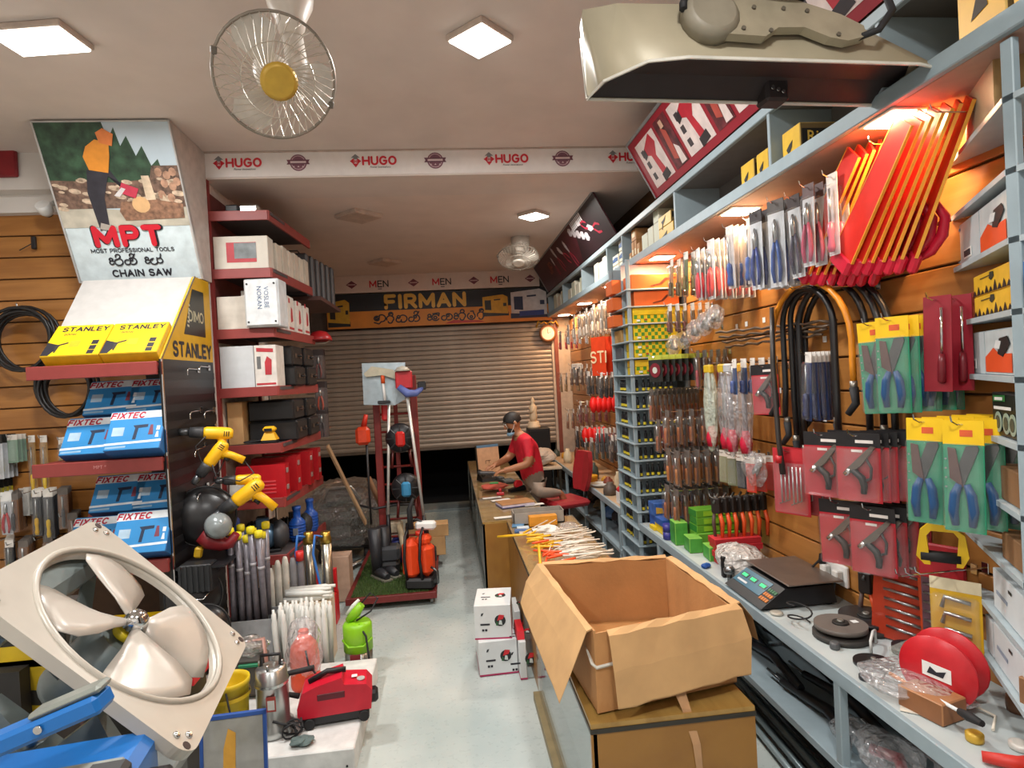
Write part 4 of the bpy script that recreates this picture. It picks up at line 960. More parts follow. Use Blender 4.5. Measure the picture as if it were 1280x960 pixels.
# long clear bags with red ends
for i, (px, y_) in enumerate(((888, 4.0), (905, 3.85), (922, 3.7), (936, 3.58))):
    o = blob(.035, .08, .29, FILM if i else clear_plastic('greenish_film', (.75, .85, .72), .45, .15, 6), 40+i, .18, 14, 14).build('long_bag', None, (1.78+.03*(i % 2), y_, 1.71)); tag(o, 'long clear bag holding a red-tipped tool, hanging between chisels and red card', 'bag', 'long clear bags')
    B(M('c2183a', .45)).lathe([(.03, -.26), (.04, -.2), (.02, -.12)], 10).build('red_tip', o)
    B(M('8d8a92', .4, .3)).cyl((0, 0, -.12), (0, 0, .22), .015).build('shaft', o)
    B(M(('d8b52a', 'cfae2c', 'b9bcc0', 'e0a52a')[i], .5)).rbox(-.02, .02, -.05, .05, .24, .30, .01).build('header', o)
hook(3.8, 2.02, 1.7)
o = blob(.05, .1, .1, FILM, 51, .3).build('clear_bag', None, (1.82, 3.5, 1.36)); tag(o, 'small crumpled clear bag hanging below the long bags', 'bag'); B(M('5d5a58', .5)).tube([(0, -.05, .04), (0, .03, -.04)], .02, 6).build('contents', o)
def narrowcard(c):
    def fn():
        o = card(.07, .2, M(c, .5), M('d8cfc4', .5), .025, name='narrow_card'); blister(o, .06, .19, .02, -.03); return o
    return fn
for i, c in enumerate(('8f8d6a', '6d6f52', '2a2c30', 'c8341f')):
    stack(narrowcard(c), 3.88-.12*i, 1.42, 3, ('khaki', 'olive', 'black', 'orange-red')[i]+' narrow blister card hanging under the long bags', 'tool pack', 'narrow cards %d' % i, 1.93, 1.8, 0.48)
# hoses
def hose(y0, y1, ztop, zl, zr, m, label, x, r=.013, gun=True):
    n = 14; ym = (y0+y1)/2; ry = abs(y1-y0)/2; pts = [(x+jit(.01), y0, zl)]
    pts += [(x, y0, zl+(ztop-ry*.9-zl)*j/3) for j in (1, 2)]
    pts += [(x-.01*math.sin(PI*j/n), ym+(y0-ym)*math.cos(PI*j/n), ztop-ry*.9+ry*.9*math.sin(PI*j/n)) for j in range(n+1)]
    pts += [(x, y1, ztop-ry*.9+(zr-(ztop-ry*.9))*j/3) for j in (1, 2, 3)]
    o = tag(B(m).tube(pts, r, 10).build('pressure_hose'), label, 'hose')
    if gun:
        for (yy, zz) in ((y0, zl), (y1, zr)):
            B(M('9a958c', .35, .8)).cyl((x, yy, zz), (x, yy, zz-.04), .016, n=10).build('coupling', o)
            B(RUBBER).tube([(x, yy, zz-.03), (x, yy-.01, zz-.1), (x-.02, yy+.02, zz-.15)], [.02, .017, .014], 8).build('trigger_grip', o)
    return o
HB = M('201f20', .4); HO = M('dd8a1c', .4)
hose(3.2, 2.54, 2.39, 1.86, 1.90, HO, 'orange pressure hose looped over a wall hook', 1.80, .014)
for i, (a, c, zt, zl, zr) in enumerate(((3.16, 2.72, 2.37, 1.7, 1.6), (3.12, 2.76, 2.36, 1.6, 1.72), (3.08, 2.56, 2.38, 1.55, 1.62), (3.14, 2.5, 2.40, 1.5, 1.7), (3.1, 2.46, 2.385, 1.78, 1.55))):
    hose(a, c, zt, zl, zr, HB, ('black pressure hose looped on the wall hook, innermost loop', 'black pressure hose with low hanging left end', 'black pressure hose with broad loop over the hook', 'black pressure hose, widest and highest loop', 'black pressure hose with low hanging right end')[i], 1.84+.022*i, .015)
o = tag(B(M('4a4644', .35, .4)).tube([(1.76, 3.12, 2.3), (1.75, 3.12, 2.0), (1.75, 3.1, 1.6), (1.76, 3.09, 1.4)], [.012, .014, .014, .016], 8).build('spray_lance'), 'straight dark spray lance hanging among the black hoses', 'lance')
B(M('c3242c', .4)).cyl((1.75, 3.1, 1.5), (1.75, 3.1, 1.46), .02).build('collar', o)
hook(2.85, 2.36, 1.7); hook(2.6, 2.33, 1.74)
# blue tools row above the red card
stack(driver_pack('2a4a90', .06, .2, '33507e'), 3.5, 2.02, 5, 'short blue handled tool hanging beside the single red staple gun card', 'tool pack', 'short blue tools', 1.95, 1.72)
stack(driver_pack('1f2c58', .05, .34, '30406a'), 2.95, 2.03, 6, 'dark blue long tool hanging behind the hose loop', 'tool pack', 'dark blue long tools', 1.97, 1.85)
# lower wall: orange handled saws, yellow D-handle saw, spanner pack, clamp cards
def clampset():
    o = thing('hand_clamp', '', 'clamp')
    B(M('2a2422', .5, .3)).rbox(-.02, .02, -.03, .03, -.1, .0, .006).build('jaw_block', o)
    B(M('d9501e', .45)).tube([(0, -.02, -.1), (0, -.035, -.16), (0, -.025, -.26)], [.012, .014, .01], 8).build('handle', o)
    B(M('5d4a44', .5)).tube([(0, .02, -.1), (0, .03, -.16), (0, .025, -.28)], [.01, .012, .01], 8).build('handle', o)
    B(DSTEEL).cyl((-.03, 0, -.03), (.03, 0, .02), .008, n=8).build('screw', o)
    return o
stack(clampset, 3.72, 1.16, 7, 'dark clamp with orange handles hanging over the counter boxes', 'clamp', 'orange handled clamps', 1.96, 1.66, 0.48)
stack(clampset, 2.7, .98, 1, 'single orange handled clamp hanging beside the wall socket', 'clamp', None, 1.93, 1.93, 0.48)
o = thing('hand_saw', 'yellow plastic D-handle saw hanging under the lower shears', 'saw', (1.82, 2.12, 1.43), (0, 0, .8))
B(YEL).x(RY(-PI/2)).prism([(0, -.02), (0, .03), (-.07, .03), (-.1, .06), (-.2, .075), (-.23, .05), (-.23, .03), (-.12, .04), (-.1, .025), (-.1, -.045), (-.12, -.06), (-.23, -.05), (-.23, -.07), (-.19, -.09), (-.11, -.08), (-.07, -.03)], -.015, .015).build('handle_frame', o)
B(RUBBER).cyl((0, -.065, -.2), (0, .06, -.2), .022, n=12).build('grip', o)
o = thing('spanner_set', 'orange clear pouch of spanners leaning on the wall behind the discs', 'spanner set', (1.9, 2.47, .76), (0, -.06, .5))
B(M('c8442a', .35, alpha=.75)).hexa([(-.02, -.13, 0), (.0, -.13, 0), (.0, .1, 0), (-.02, .1, 0)], [(-.015, -.1, .4), (.0, -.1, .4), (.0, .06, .4), (-.015, .06, .4)]).build('pouch', o)
for k in range(8): B(STEEL).tube([(-.025, -.11, .05+.042*k), (-.025, .03, .06+.042*k)], [.008, .006], 6).build('spanner', o)
B(M('d8501e', .4)).box(-.03, .002, -.14, -.11, 0, .4).build('spine', o)
o = thing('wrench_rack', 'black rack of wrenches hanging beside the yellow clamp card', 'wrench set', (1.93, 2.28, 1.2), (0, 0, .5))
B(M('6a4a55', .4)).box(-.004, .0, -.05, .05, -.38, 0).build('card', o)
for k in range(9): B(STEEL).tube([(-.012, -.04, -.03-.038*k), (-.012, .04, -.025-.038*k)], [.008, .005], 6).build('wrench', o)
tag(B(M('b01e2a', .5)).rbox(-.02, .0, -.08, .08, -.14, 0, .006).build('red_pouch', None, (1.9, 2.2, 1.25), (0, 0, .5)), 'plain red pouch hanging below the yellow saw', 'pouch')
o = tag(card(.16, .26, M('d8aa1e', .45, 0, .06), M('e2d6b4', .5), .03, name='bracket_card'), 'yellow blister card of steel brackets hanging by the lowest pointed shelf', 'tool pack'); o.location = (1.84, 2.08, 1.14); o.rotation_euler = (0, 0, .65)
for k in range(3): B(STEEL).tube([(-.02, -.05, -.06-.06*k), (-.02, .03, -.05-.06*k), (-.02, .04, -.09-.06*k)], .008, 6).build('bracket', o)
blister(o, .15, .25, .04, -.04)
for k in range(3): tag(obj('display_hook', hook_me[1.7], None, (1.988, 2.1+.05*k, 1.18-.02*k)), 'thin chrome display hook on the slat wall', 'hook', 'display hooks on the slat wall')
# price tags on the boards
for i, (px, py) in enumerate(((921, 408), (933, 405), (955, 400), (1031, 424), (1020, 444), (932, 452), (1031, 523), (975, 488))):
    tag(B(WHITE).box(-.0015, 0, -.016, .016, -.016, .016).build('price_tag', None, at(px, py, X=1.984)), 'small white price tag stuck on the slat wall', 'price tag', 'price tags on the slat wall')
# wall socket with plug
o = thing('wall_socket', 'white double wall socket with plugged-in leads above the counter scale', 'socket', at(1047, 715, X=1.985))
B(WHITE).rbox(-.02, 0, -.1, .1, -.055, .055, .006).build('plate', o)
for s in (-1, 1): B(M('dcdcd8', .4)).rbox(-.055, -.02, s*.05-.025, s*.05+.025, -.035, .03, .006).build('plug', o)
B(RUBBER).lathe([(.02, 0), (.012, .05)], 10, TR(-.04, .07, .03)).build('plug_cap', o)
B(M('5d6a70', .4)).tube([(-.05, -.05, -.03), (-.07, -.06, -.09), (-.06, -.07, -.17)], .007, 6).build('lead', o)
B(RUBBER).tube([(-.04, .08, .05), (-.07, .11, 0), (-.06, .1, -.08), (-.03, .02, -.13)], .006, 6).build('lead', o)
# ================================================================== GOODS ON THE RIGHT COUNTER
CZ = .752
# counter scale
o = thing('counter_scale', 'black electronic counter scale with steel pan and green displays', 'scale', (1.74, 3.1, CZ), (0, 0, .0))
B(BLACK).hexa([(-.24, -.2, .012), (.17, -.2, .012), (.17, .2, .012), (-.24, .2, .012)], [(-.1, -.19, .1), (.16, -.19, .1), (.16, .19, .1), (-.1, .19, .1)]).build('body', o)
for sx in (-.2, .14):
    for sy in (-.17, .17): B(RUBBER).lathe([(.02, 0), (.018, .014)], 10, TR(sx, sy, 0)).build('foot', o)
B(M('8b8078', .35, .7, .06)).rbox(-.1, .2, -.22, .22, .118, .128, .006).build('pan', o)
B(M('2a2a2c', .5)).box(-.02, .1, -.1, .1, .098, .12).build('pan_support', o)
SLP = frame((-.165, 0, .0585), (0, -1, 0), (.14, 0, .088))
B(M('1f5a72', .3)).x(SLP).rbox(-.19, .1, -.035, .065, 0, .003, .001).build('display_panel', o)
LCD = M('2ee08a', .4, 0, 0, emit=.6)
for x0 in (-.17, -.08, .02): B(M('0c2a1c', .3)).x(SLP).box(x0, x0+.07, .01, .04, .003, .0045).build('display', o)
for x0 in (-.16, -.07, .03):
    b = B(LCD).x(SLP)
    for k in range(4): b.box(x0+.013*k, x0+.013*k+.009, .015, .034, .0045, .0055)
    b.build('digits', o)['kind'] = 'stuff'
B(M('c8cdd0', .5)).x(SLP).prism([(-.16, -.02), (-.06, -.02), (-.06, -.008), (-.16, -.008)], .003, .004).build('brand_print', o)
for i in range(4):
    for j in range(3): B(M(('c87832', '3a6a48')[j == 2], .5)).x(SLP).rbox(.11+.02*i, .126+.02*i, -.045+.03*j, -.024+.03*j, 0, .006, .002).build('key', o)
# grinding disc stack, black discs
def disc(x, y, z, r, h, label, m=None, tilt=0):
    o = thing('abrasive_disc', label, 'disc', (x, y, z), (tilt, 0, 0))
    B(m or M('3a3734', .6, 0, .1)).lathe([(r, 0), (r, h)], 28).build('disc', o)
    B(M('23211f', .6)).lathe([(r*.32, h), (r*.3, h+.008)], 18).build('hub', o)
    B(M('8f8d86', .4, .6)).lathe([(r*.15, h+.008), (r*.12, h+.016)], 14).build('bore_ring', o)
    B(WHITE).box(r*.5, r*.75, -.012, .014, h, h+.001).build('sticker', o)
disc(1.70, 2.56, CZ, .12, .022, 'dark grinding disc, bottom of the pile by the scale')
disc(1.70, 2.565, CZ+.039, .11, .02, 'grey-brown grinding disc lying on top of the pile by the scale', M('6a625c', .55, 0, .1))
disc(1.86, 2.62, CZ, .12, .02, 'black grinding disc against the wall behind the pile')
disc(1.87, 2.63, CZ+.038, .115, .014, 'black flexible disc lying on the rear disc', M('2a2a2c', .35), .05)
disc(1.66, 2.30, CZ, .075, .012, 'small black disc with white mark near the counter edge', BLACK)
disc(1.86, 2.36, CZ, .06, .03, 'small black wheel beside the clear plastic box', BLACK)
tag(B(RUBBER).tube([(1.6+.05*math.cos(a), 2.72+.06*math.sin(a), CZ+.006+.004*i) for i, a in enumerate([.4*k for k in range(26)])], .004, 6).build('black_cord'), 'thin black cord coiled in front of the grinding discs', 'cord')
# clear box with yellow pads
o = thing('clear_box', 'clear plastic box holding yellow pads on the counter', 'box', (1.78, 2.2, CZ), (0, 0, .35))
B(clear_plastic('clear_box_wall', (.7, .72, .66), .2, .1)).rbox(-.08, .08, -.07, .07, 0, .1, .006).build('shell', o)
B(M('c9c24a', .6)).rbox(-.05, .03, -.05, .02, .012, .06, .006).build('yellow_pad', o)
o = tag(B(M('d5d6d2', .4)).tube([(-.06, 0, .005), (-.07, 0, .06), (.0, 0, .075), (.06, .0, .06), (.06, 0, .005)], .006, 6).build('white_bracket', None, (1.75, 2.42, CZ), (0, 0, .8)), 'bent white wire bracket on the counter beside the small black disc', 'bracket')
# red reel
o = thing('cable_reel', 'red plastic reel wound with white cable standing on the counter', 'reel', (1.71, 2.0, CZ), (0, 0, .5))
Xr = TR(0, 0, .125) @ RY(PI/2)
for s in (-1, 1): B(M('c4202a', .35)).lathe([(.03, s*.05-.004), (.122, s*.05-.006), (.125, s*.05), (.122, s*.05+.006), (.03, s*.05+.004)], 26, Xr).build('flange', o)
B(M('d8d8d2', .5)).lathe([(.07, -.045), (.075, 0), (.07, .045)], 20, Xr).build('cable_winding', o)
B(WHITE).x(frame((-.0575, 0, .125), (0, -1, 0), (0, 0, 1))).prism([(-.045, -.02), (.045, -.03), (.045, .02), (-.045, .03)], 0, .001).build('label', o)
B(M('20202a', .5)).x(frame((-.059, 0, .125), (0, -1, 0), (0, 0, 1))).prism([(-.03, -.01), (.02, -.015), (.03, .01), (0, .0), (-.02, .015)], 0, .001).build('label_print', o)
# white rod and wooden boxes, bags, small goods
a = at(1097, 832, Z=CZ+.03); c = at(1228, 905, Z=CZ+.09)
o = tag(B(M('dfe1e0', .4)).cyl(a, a+(c-a)*.82, .006, n=8).build('soldering_rod'), 'thin white rod with dark grip lying along the counter', 'rod')
B(RUBBER).tube([a+(c-a)*.82, a+(c-a)*.9, c], [.011, .016, .01], 8).build('grip', o)
o = tag(obj('wood_box', carton(.12, .16, .075, (M('8a5a38', .5), M('94623e', .5), M('a8744a', .5))), None, (1.58, 1.86, CZ), (0, 0, .25)), 'small reddish brown box on the counter in front of the red reel', 'box')
B(M('d8d0c0', .4)).tube([(.13, .1, .0), (.19, .05, .02), (.2, -.04, .01), (.12, -.08, .005)], .005, 6).build('lead', o)
tag(obj('wood_box', carton(.16, .2, .09, (M('8a6242', .6), M('94623e', .6), M('9c7048', .6))), None, (1.74, 1.52, CZ+.14), (0, 0, .1)), 'brown block shaped box raised on a wooden stand near the pointed shelves', 'box')
o = thing('wood_stand', 'small wooden stand holding up the brown box', 'stand', (1.82, 1.6, CZ), (0, 0, .1))
B(M('8a6a40', .6)).rbox(-.1, .1, -.1, .1, .115, .137, .004).build('top', o)
for sx in (-.085, .085):
    for sy in (-.085, .085): B(M('8a6a40', .6)).box(sx-.012, sx+.012, sy-.012, sy+.012, 0, .115).build('leg', o)
o = blob(.13, .17, .05, FILM, 61, .25).build('clear_bag', None, (1.64, 2.06, CZ+.05), (0, 0, .5)); tag(o, 'large crumpled clear bag lying on the counter beside the white rod', 'bag')
B(M('d88a4a', .5)).tube([(-.06, -.1, -.01), (.0, .08, 0)], .008, 6).build('copper_strip', o)
tag(B(M('c23026', .5)).tube([(1.55, 1.68, CZ+.02), (1.62, 1.62, CZ+.025), (1.7, 1.64, CZ+.02)], [.016, .022, .012], 8).build('hand_tool'), 'red handled tool lying at the near end of the counter', 'tool')
tag(B(M('d87a20', .5)).rbox(-.05, .05, -.02, .02, 0, .03, .008).build('knife', None, (1.58, 1.56, CZ), (0, 0, .6)), 'orange handled knife beside the red handled tool', 'knife')
tag(B(M('8d2a30', .5)).tube([(1.56, 1.99, CZ+.015), (1.66, 1.9, CZ+.02)], [.014, .018], 8).build('hand_tool'), 'dark red grip poking from under the clear bag', 'tool')
# green, red, yellow and blue boxes
LG2 = M('5c9a2a', .5, 0, .06); LG3 = M('8dc02c', .5); RB = M('b01f2a', .45)
for i in range(3):
    o = tag(obj('green_carton', carton(.3, .13, .05, (M('2f7a2e', .5), LG2, LG2)), None, (1.64, 4.0-.0*i, CZ+.11+.052*i), (0, 0, jit(.05))), ('lime green carton, lowest of the stack of three', 'lime green carton, middle of the stack of three', 'lime green carton, top of the stack of three')[i], 'box')
    fprint(o, [[(.05, .008), (.28, .008), (.28, .042), (.05, .042)]], LG3)
tag(obj('green_carton', carton(.3, .16, .108, (LG2, LG2, M('6aa838', .5))), None, (1.64, 3.98, CZ)), 'large green carton carrying the three lime green cartons', 'box')
for i, (x, y, h, l) in enumerate(((1.55, 3.92, .1, 'bright green carton at the counter edge before the green stack'), (1.53, 4.12, .16, 'tall green carton with pale lid beside the blue rolls'), (1.6, 3.72, .09, 'dark green carton with white flap in front of the red cartons'), (1.68, 4.22, .12, 'yellow-green carton behind the tall green carton'))):
    tag(obj('green_carton', carton(.09, .13, h, (M('3f8f36', .5, 0, .15), M('4a9a3a', .5, 0, .15), M('7ab84a', .5))), None, (x, y, CZ), (0, 0, jit(.1))), l, 'box')
for i in range(4): tag(obj('red_carton', carton(.3, .12, .038, (RB, RB, M('c23038', .45))), None, (1.62+jit(.01), 3.66, CZ+.039*i), (0, 0, jit(.06))), ('flat red carton, lowest of four', 'flat red carton, second of four', 'flat red carton, third of four', 'flat red carton on top of the pile of four')[i], 'box')
for (x, y, z, w_, d, h, m, l) in ((1.54, 4.4, 0, .2, .18, .065, YLB, 'yellow carton under the blue carton beside the tall unit'), (1.53, 4.38, .067, .24, .16, .05, M('2c56a0', .5), 'flat blue carton on the yellow carton'), (1.56, 4.6, 0, .2, .16, .1, M('2a55a8', .5), 'blue carton standing against the tall unit'), (1.54, 4.58, .102, .15, .14, .1, M('3a62a8', .5, 0, .3, 20), 'blue and tan carton on top of the blue carton'), (1.52, 4.55, 0, .03, .1, .03, YLB, 'small yellow pack at the counter edge by the tall unit')):
    o = tag(obj('carton', carton(w_, d, h, (m, m, m)), None, (x, y, CZ+z)), l, 'box')
    if h == .1: fprint(o, [[(w_*.1, .02), (w_*.5, .02), (w_*.45, .06), (w_*.1, .07)]], M('d0a03a', .5))
for i in range(2): tag(B(M('3a3a8c', .4)).lathe([(.035, 0), (.035, .055)], 16).build('tape_roll', None, (1.54, 4.3, CZ+.056*i)), ('violet-blue tape roll, lower of two', 'violet-blue tape roll, upper of two')[i], 'tape')
o = blob(.13, .17, .085, clear_plastic('grey_bag', (.62, .6, .57), .72, .2, 6, 1.2), 71, .25).build('grey_bag', None, (1.68, 3.47, CZ+.085)); tag(o, 'grey plastic bag of fittings between the red cartons and the scale', 'bag')
for i in range(8):
    tag(B(M(('6f7274', '3c3f42', 'b8a05a')[i % 3], .3, .8)).lathe([(.014, 0), (.02, .01), (.02, .03), (.012, .035), (.012, .06)], 10).build('pipe_fitting', None, (1.8+.03*(i % 4)+jit(.008), 3.42-.045*(i//4)-.03*(i % 2), CZ), (0, 0, jit(3))), 'small metal pipe fitting standing behind the scale', 'fitting', 'pipe fittings behind the scale')
o = thing('table_vice', 'small steel vice at the counter edge beside the scale', 'vice', (1.56, 3.36, CZ))
B(M('8f9294', .3, .9)).lathe([(.03, .045), (.034, .07), (.02, .09)], 14).build('head', o); B(DSTEEL).cyl((0, 0, 0), (0, 0, .05), .014).build('stem', o); B(BLACK).rbox(-.012, .012, .06, .09, 0, .12, .004).build('post', o)
tag(B(M('1d4f9c', .4)).rbox(-.03, .03, -.02, .02, 0, .025, .008).build('blue_clip', None, (1.53, 3.62, CZ), (0, 0, .5)), 'small blue clip lying at the counter edge', 'clip')
# far side counter goods
rnd = random.Random(5)
FC = ['b5762a', '8a6a40', '5d5148', 'd8c8a8', '7a3a2a', 'c9922c', '3f4a44', '9a8a70', 'c8501e']
for i in range(16):
    y = 5.55+i*.24; x = 1.62+rnd.uniform(-.05, .2); hh = rnd.uniform(.06, .2); r = rnd.uniform(.035, .07)
    m = M(FC[i % 9], .5)
    b = B(m).lathe([(r, 0), (r*1.05, hh*.3), (r*.9, hh*.7), (r*.5, hh*.85), (r*.5, hh)], 14)
    tag(b.build('jar', None, (x, y, .752)), 'small %s container standing among the goods on the tan side counter' % ('amber', 'olive', 'dark', 'cream', 'brick red', 'mustard', 'green-black', 'grey-tan', 'orange')[i % 9], 'container', 'containers on the tan counter %d' % (i % 9))
o = thing('mug', 'red and white packet standing at the near end of the tan counter', 'packet', (1.6, 5.62, .752)); B(M('b8242c', .45)).rbox(-.06, .06, -.05, .05, 0, .15, .02).build('body', o); B(WHITE).box(-.061, -.03, -.045, .045, .0, .11).build('front', o)
tag(B(M('c9ccc8', .4)).lathe([(.07, 0), (.11, .02), (.12, .035), (.1, .03)], 20).build('dish', None, (1.6, 6.5, .752)), 'pale green dish on the tan side counter', 'dish')
tag(B(M('d89a1c', .45)).lathe([(.07, 0), (.075, .06), (.07, .07)], 18).build('tape_roll', None, (1.58, 6.85, .752)), 'yellow tape roll on the tan side counter', 'tape')
for i in range(9):
    y = 5.7+i*.42; m = M(('2a3330', '20242a', '3a5a86', '6a5a3a', '4a3a34')[i % 5], .5); p_ = rnd.uniform(.05, .12)
    o = blob(.12, .14, p_, m, 80+i, .3, 12, 8).build('machine_part', None, (1.74, y, .365+p_*1.15)); tag(o, 'dark loose part lying on the lower shelf of the tan counter', 'part', 'parts under the tan counter')
# lower shelf of the near counter: hose bundles and bagged goods
for i in range(16):
    y = 2.5+rnd.uniform(0, 1.6); x = 1.56+.03*(i % 8)+rnd.uniform(0, .05); zz = .385+.035*(i//5)
    m = M(('1b1c1e', '24262a', '1d1d20', '2a4a78', '20242a')[i % 5], .35)
    o = tag(B(m).tube([(x, y-.3, zz), (x+.03, y, zz+.02), (x-.02, y+.3, zz+.01)], [.02, .026, .018], 8).build('hand_pump'), '%s long grip tool piled on the lower shelf under the scale' % ('black', 'blue-black')[i % 5 == 3], 'tool', 'piled grips %d' % (i % 5 == 3))
    B(DSTEEL).cyl((x-.02, y+.3, zz+.01), (x-.03, y+.42, zz+.02), .007, n=6).build('shaft', o)
for i, (x, y, z, r) in enumerate(((1.62, 2.15, .44, .1), (1.6, 1.85, .45, .11), (1.66, 1.6, .44, .1), (1.6, 2.36, .42, .08), (1.7, 1.95, .56, .09))):
    o = blob(r*.9, r*1.6, r*.75, FILM, 90+i, .3).build('clear_bag', None, (x, y, z+.02)); tag(o, ('clear bag with red grips under the counter post', 'largest clear bag on the lower shelf', 'clear bag of dark parts at the near end of the lower shelf', 'flat clear bag next to the grip pile', 'clear bag lying on the other bags')[i], 'bag')
    B(M(('b02a30', '2a3a5a', '2a2a2c', '5a6a72', '38404a')[i], .5)).tube([(-.04, -r, -.02), (.02, 0, .0), (-.02, r, -.02)], .022, 8).build('contents', o)
for i in range(9):
    tag(B(M(('8f9ea2', '6c7a7e', '30363a')[i % 3], .3, .2)).cyl((1.52+.035*i, 2.35, .035+.03*(i % 2)), (1.56+.035*i, 3.6, .05+.03*(i % 2)), .016, n=8).build('pipe'), 'thin %s pipe lying on the floor under the near counter' % ('pale grey', 'grey', 'dark')[i % 3], 'pipe', 'pipes under the counter %d' % (i % 3))
tag(B(M('2b4a86', .5)).tube([(1.58, 1.3, .03), (1.66, 1.7, .04), (1.6, 2.1, .03)], .03, 8).build('bundle'), 'blue bundle lying on the floor under the near counter', 'bundle')
# far right wall above the tan counter ------------------------------------
stack(driver_pack('c22030', .1, .26, 'c9a8a0'), 8.9, 2.62, 4, 'red tool pack hanging at the far end of the slat wall', 'tool pack', 'far red packs', 1.95, 1.7)
stack(driver_pack('8a9ab0', .1, .26, 'b0b8c4'), 8.3, 2.66, 4, 'pale blue tool pack hanging at the far end of the slat wall', 'tool pack', 'far pale blue packs', 1.95, 1.7)
for i in range(5):
    stack(driver_pack('c9c0b4', .07, .3, 'b8a894'), 7.7-.35*i, 2.74, 6, 'long silvery spoon-like tool hanging %s along the far slat wall' % ('first', 'second', 'third', 'fourth', 'fifth')[i], 'tool pack', 'far silver tools %d' % i, 1.95, 1.66)
for i in range(5):
    o = card(.22, .4, M('d2401c', .45, 0, .06), None, name='orange_card'); tag(o, 'orange-red hacksaw card with pale lettering on the far slat wall', 'tool pack', 'orange cards'); o.location = (1.9-.07*i, 6.5-.03*i, 2.36); o.rotation_euler = (0, 0, .5)
    if i > 2: text(('J', 'STI')[i == 4], .16, M('e8c9a0', .5), o, frame((-.004, .0, -.2), (0, -1, 0), (0, 0, 1)), .01)
rowl = [('dark grey tool pack', '2e2b2a', 6.9, 2.0, 7), ('black tool pack', '1f1e20', 6.3, 1.98, 7), ('brown tool pack', '5a3a26', 7.8, 2.1, 6), ('tan tool pack', '9a7a52', 8.6, 2.0, 5), ('steel grey tool pack', '5d6064', 6.6, 1.36, 8), ('dark red tool pack', '7c2a2a', 7.4, 1.64, 5), ('brownish tool pack', '4a3a30', 6.0, 1.34, 8), ('rust coloured tool pack', '8a5230', 8.2, 1.5, 6), ('grey-green tool pack', '5a6258', 7.2, 1.2, 6), ('black hanging tool pack', '18181a', 7.7, 1.3, 6)]
for (l, c, y, z, n) in rowl:
    stack(driver_pack(c, .11, .26, c), y, z, n, l+' on the far half of the slat wall', 'tool pack', 'far '+l, 1.95, 1.62)
for (y, z, l) in ((6.9, 1.62, 'upper'), (7.4, 1.22, 'lower')):
    hook(y, z+.1, 1.62)
    for k in range(5):
        tag(B(M('e01f1c', .4)).lathe([(.012, .1), (.035, .07), (.05, .0), (.032, -.06), (.012, -.09)], 14).build('funnel', None, (1.66+.06*k, y, z)), 'bright red bulb shaped funnel in the %s bunch on the far wall' % l, 'funnel', 'red funnels %s' % l)
tag(B(WHITE).rbox(-.012, 0, -.1, .1, -.14, .14, .01).m(M('6d747a', .4)).box(-.014, -.011, -.07, .07, -.09, .09).build('mirror_frame', None, (1.86, 8.6, 2.0), (0, 0, .6)), 'small white framed plate hanging on the far slat wall', 'frame')
hook(8.6, 2.15, 1.8)

# ================================================================== COUNTERS IN THE MIDDLE
OLIVE = wood('ab8748', '96733a', 'counter_laminate', (1, .15, 1), .3); OLIVE2 = wood('976a2c', '835722', 'end_panel_laminate', (.2, 1, .2), .4)
DKT = M('2f2a22', .4)
t = thing('sales_counter', 'long brown sales counter with glass aisle side that the man works at', 'counter', (0, 5.42, 0))
B(OLIVE).box(.24, .83, 0, 4.1, .695, .715).build('top_board', t)
B(GLASS).box(.235, .835, -.005, 4.1, .715, .722).build('glass_top', t)
B(OLIVE2).box(.24, .83, 0, .018, 0, .695).build('end_panel', t)
B(OLIVE2).box(.81, .83, .018, 4.1, 0, .695).build('back_panel', t)
B(M('4a5250', .12, 0, .05)).box(.245, .255, .02, 4.1, .1, .69).build('glass_front', t)
for y in (.0, 1.35, 2.7, 4.06): B(M('8a8f8c', .35, .6)).rbox(.236, .262, y, y+.03, 0, .7, .003).build('post', t)
B(DKT).rbox(.232, .25, -.004, 4.1, .682, .7, .003).build('edge_trim', t)
B(M('7d8684', .4, .4)).box(.236, .26, 0, 4.1, 0, .1).build('plinth', t)
t = thing('sales_counter', 'brown counter with glass top strewn with chisels, between the long counter and the cardboard box', 'counter', (0, 3.72, 0))
B(OLIVE).box(.46, 1.05, 0, 1.69, .695, .715).build('top_board', t)
B(GLASS).box(.455, 1.055, 0, 1.695, .715, .722).build('glass_top', t)
B(OLIVE2).box(.465, .48, .0, 1.69, .0, .695).build('side_panel', t)
B(OLIVE2).box(1.03, 1.05, .0, 1.69, 0, .695).build('back_panel', t)
B(OLIVE2).box(.48, 1.03, 1.67, 1.69, 0, .695).build('end_panel', t)
B(DKT).rbox(.455, .47, 0, 1.69, .685, .7, .003).build('edge_trim', t)
t = thing('glass_showcase', 'glass sided brown showcase carrying the big open cardboard box', 'counter', (0, 2.17, 0))
B(OLIVE).box(.45, 1.08, 0, 1.54, .695, .715).build('top_board', t)
B(DKT).box(.447, 1.083, -.004, 1.54, .68, .697).build('edge_trim', t)
B(OLIVE2).box(.45, 1.08, 0, .018, 0, .68).build('end_panel', t)
B(OLIVE2).box(1.06, 1.08, .018, 1.54, 0, .68).build('back_panel', t)
B(GLASS).box(.452, .458, .02, 1.54, .06, .68).build('glass_side', t)
B(M('8a7a58', .5)).box(.42, .47, 0, 1.54, 0, .05).build('plinth', t)
B(M('b9c6c4', .3)).box(.47, 1.055, .02, 1.54, .04, .05).build('base_board', t)
B(GLASS).box(.47, 1.055, .02, 1.53, .36, .366).build('inner_shelf', t)
B(WHITE).rbox(.455, .475, .0, .02, .05, .68, .003).build('corner_post', t)

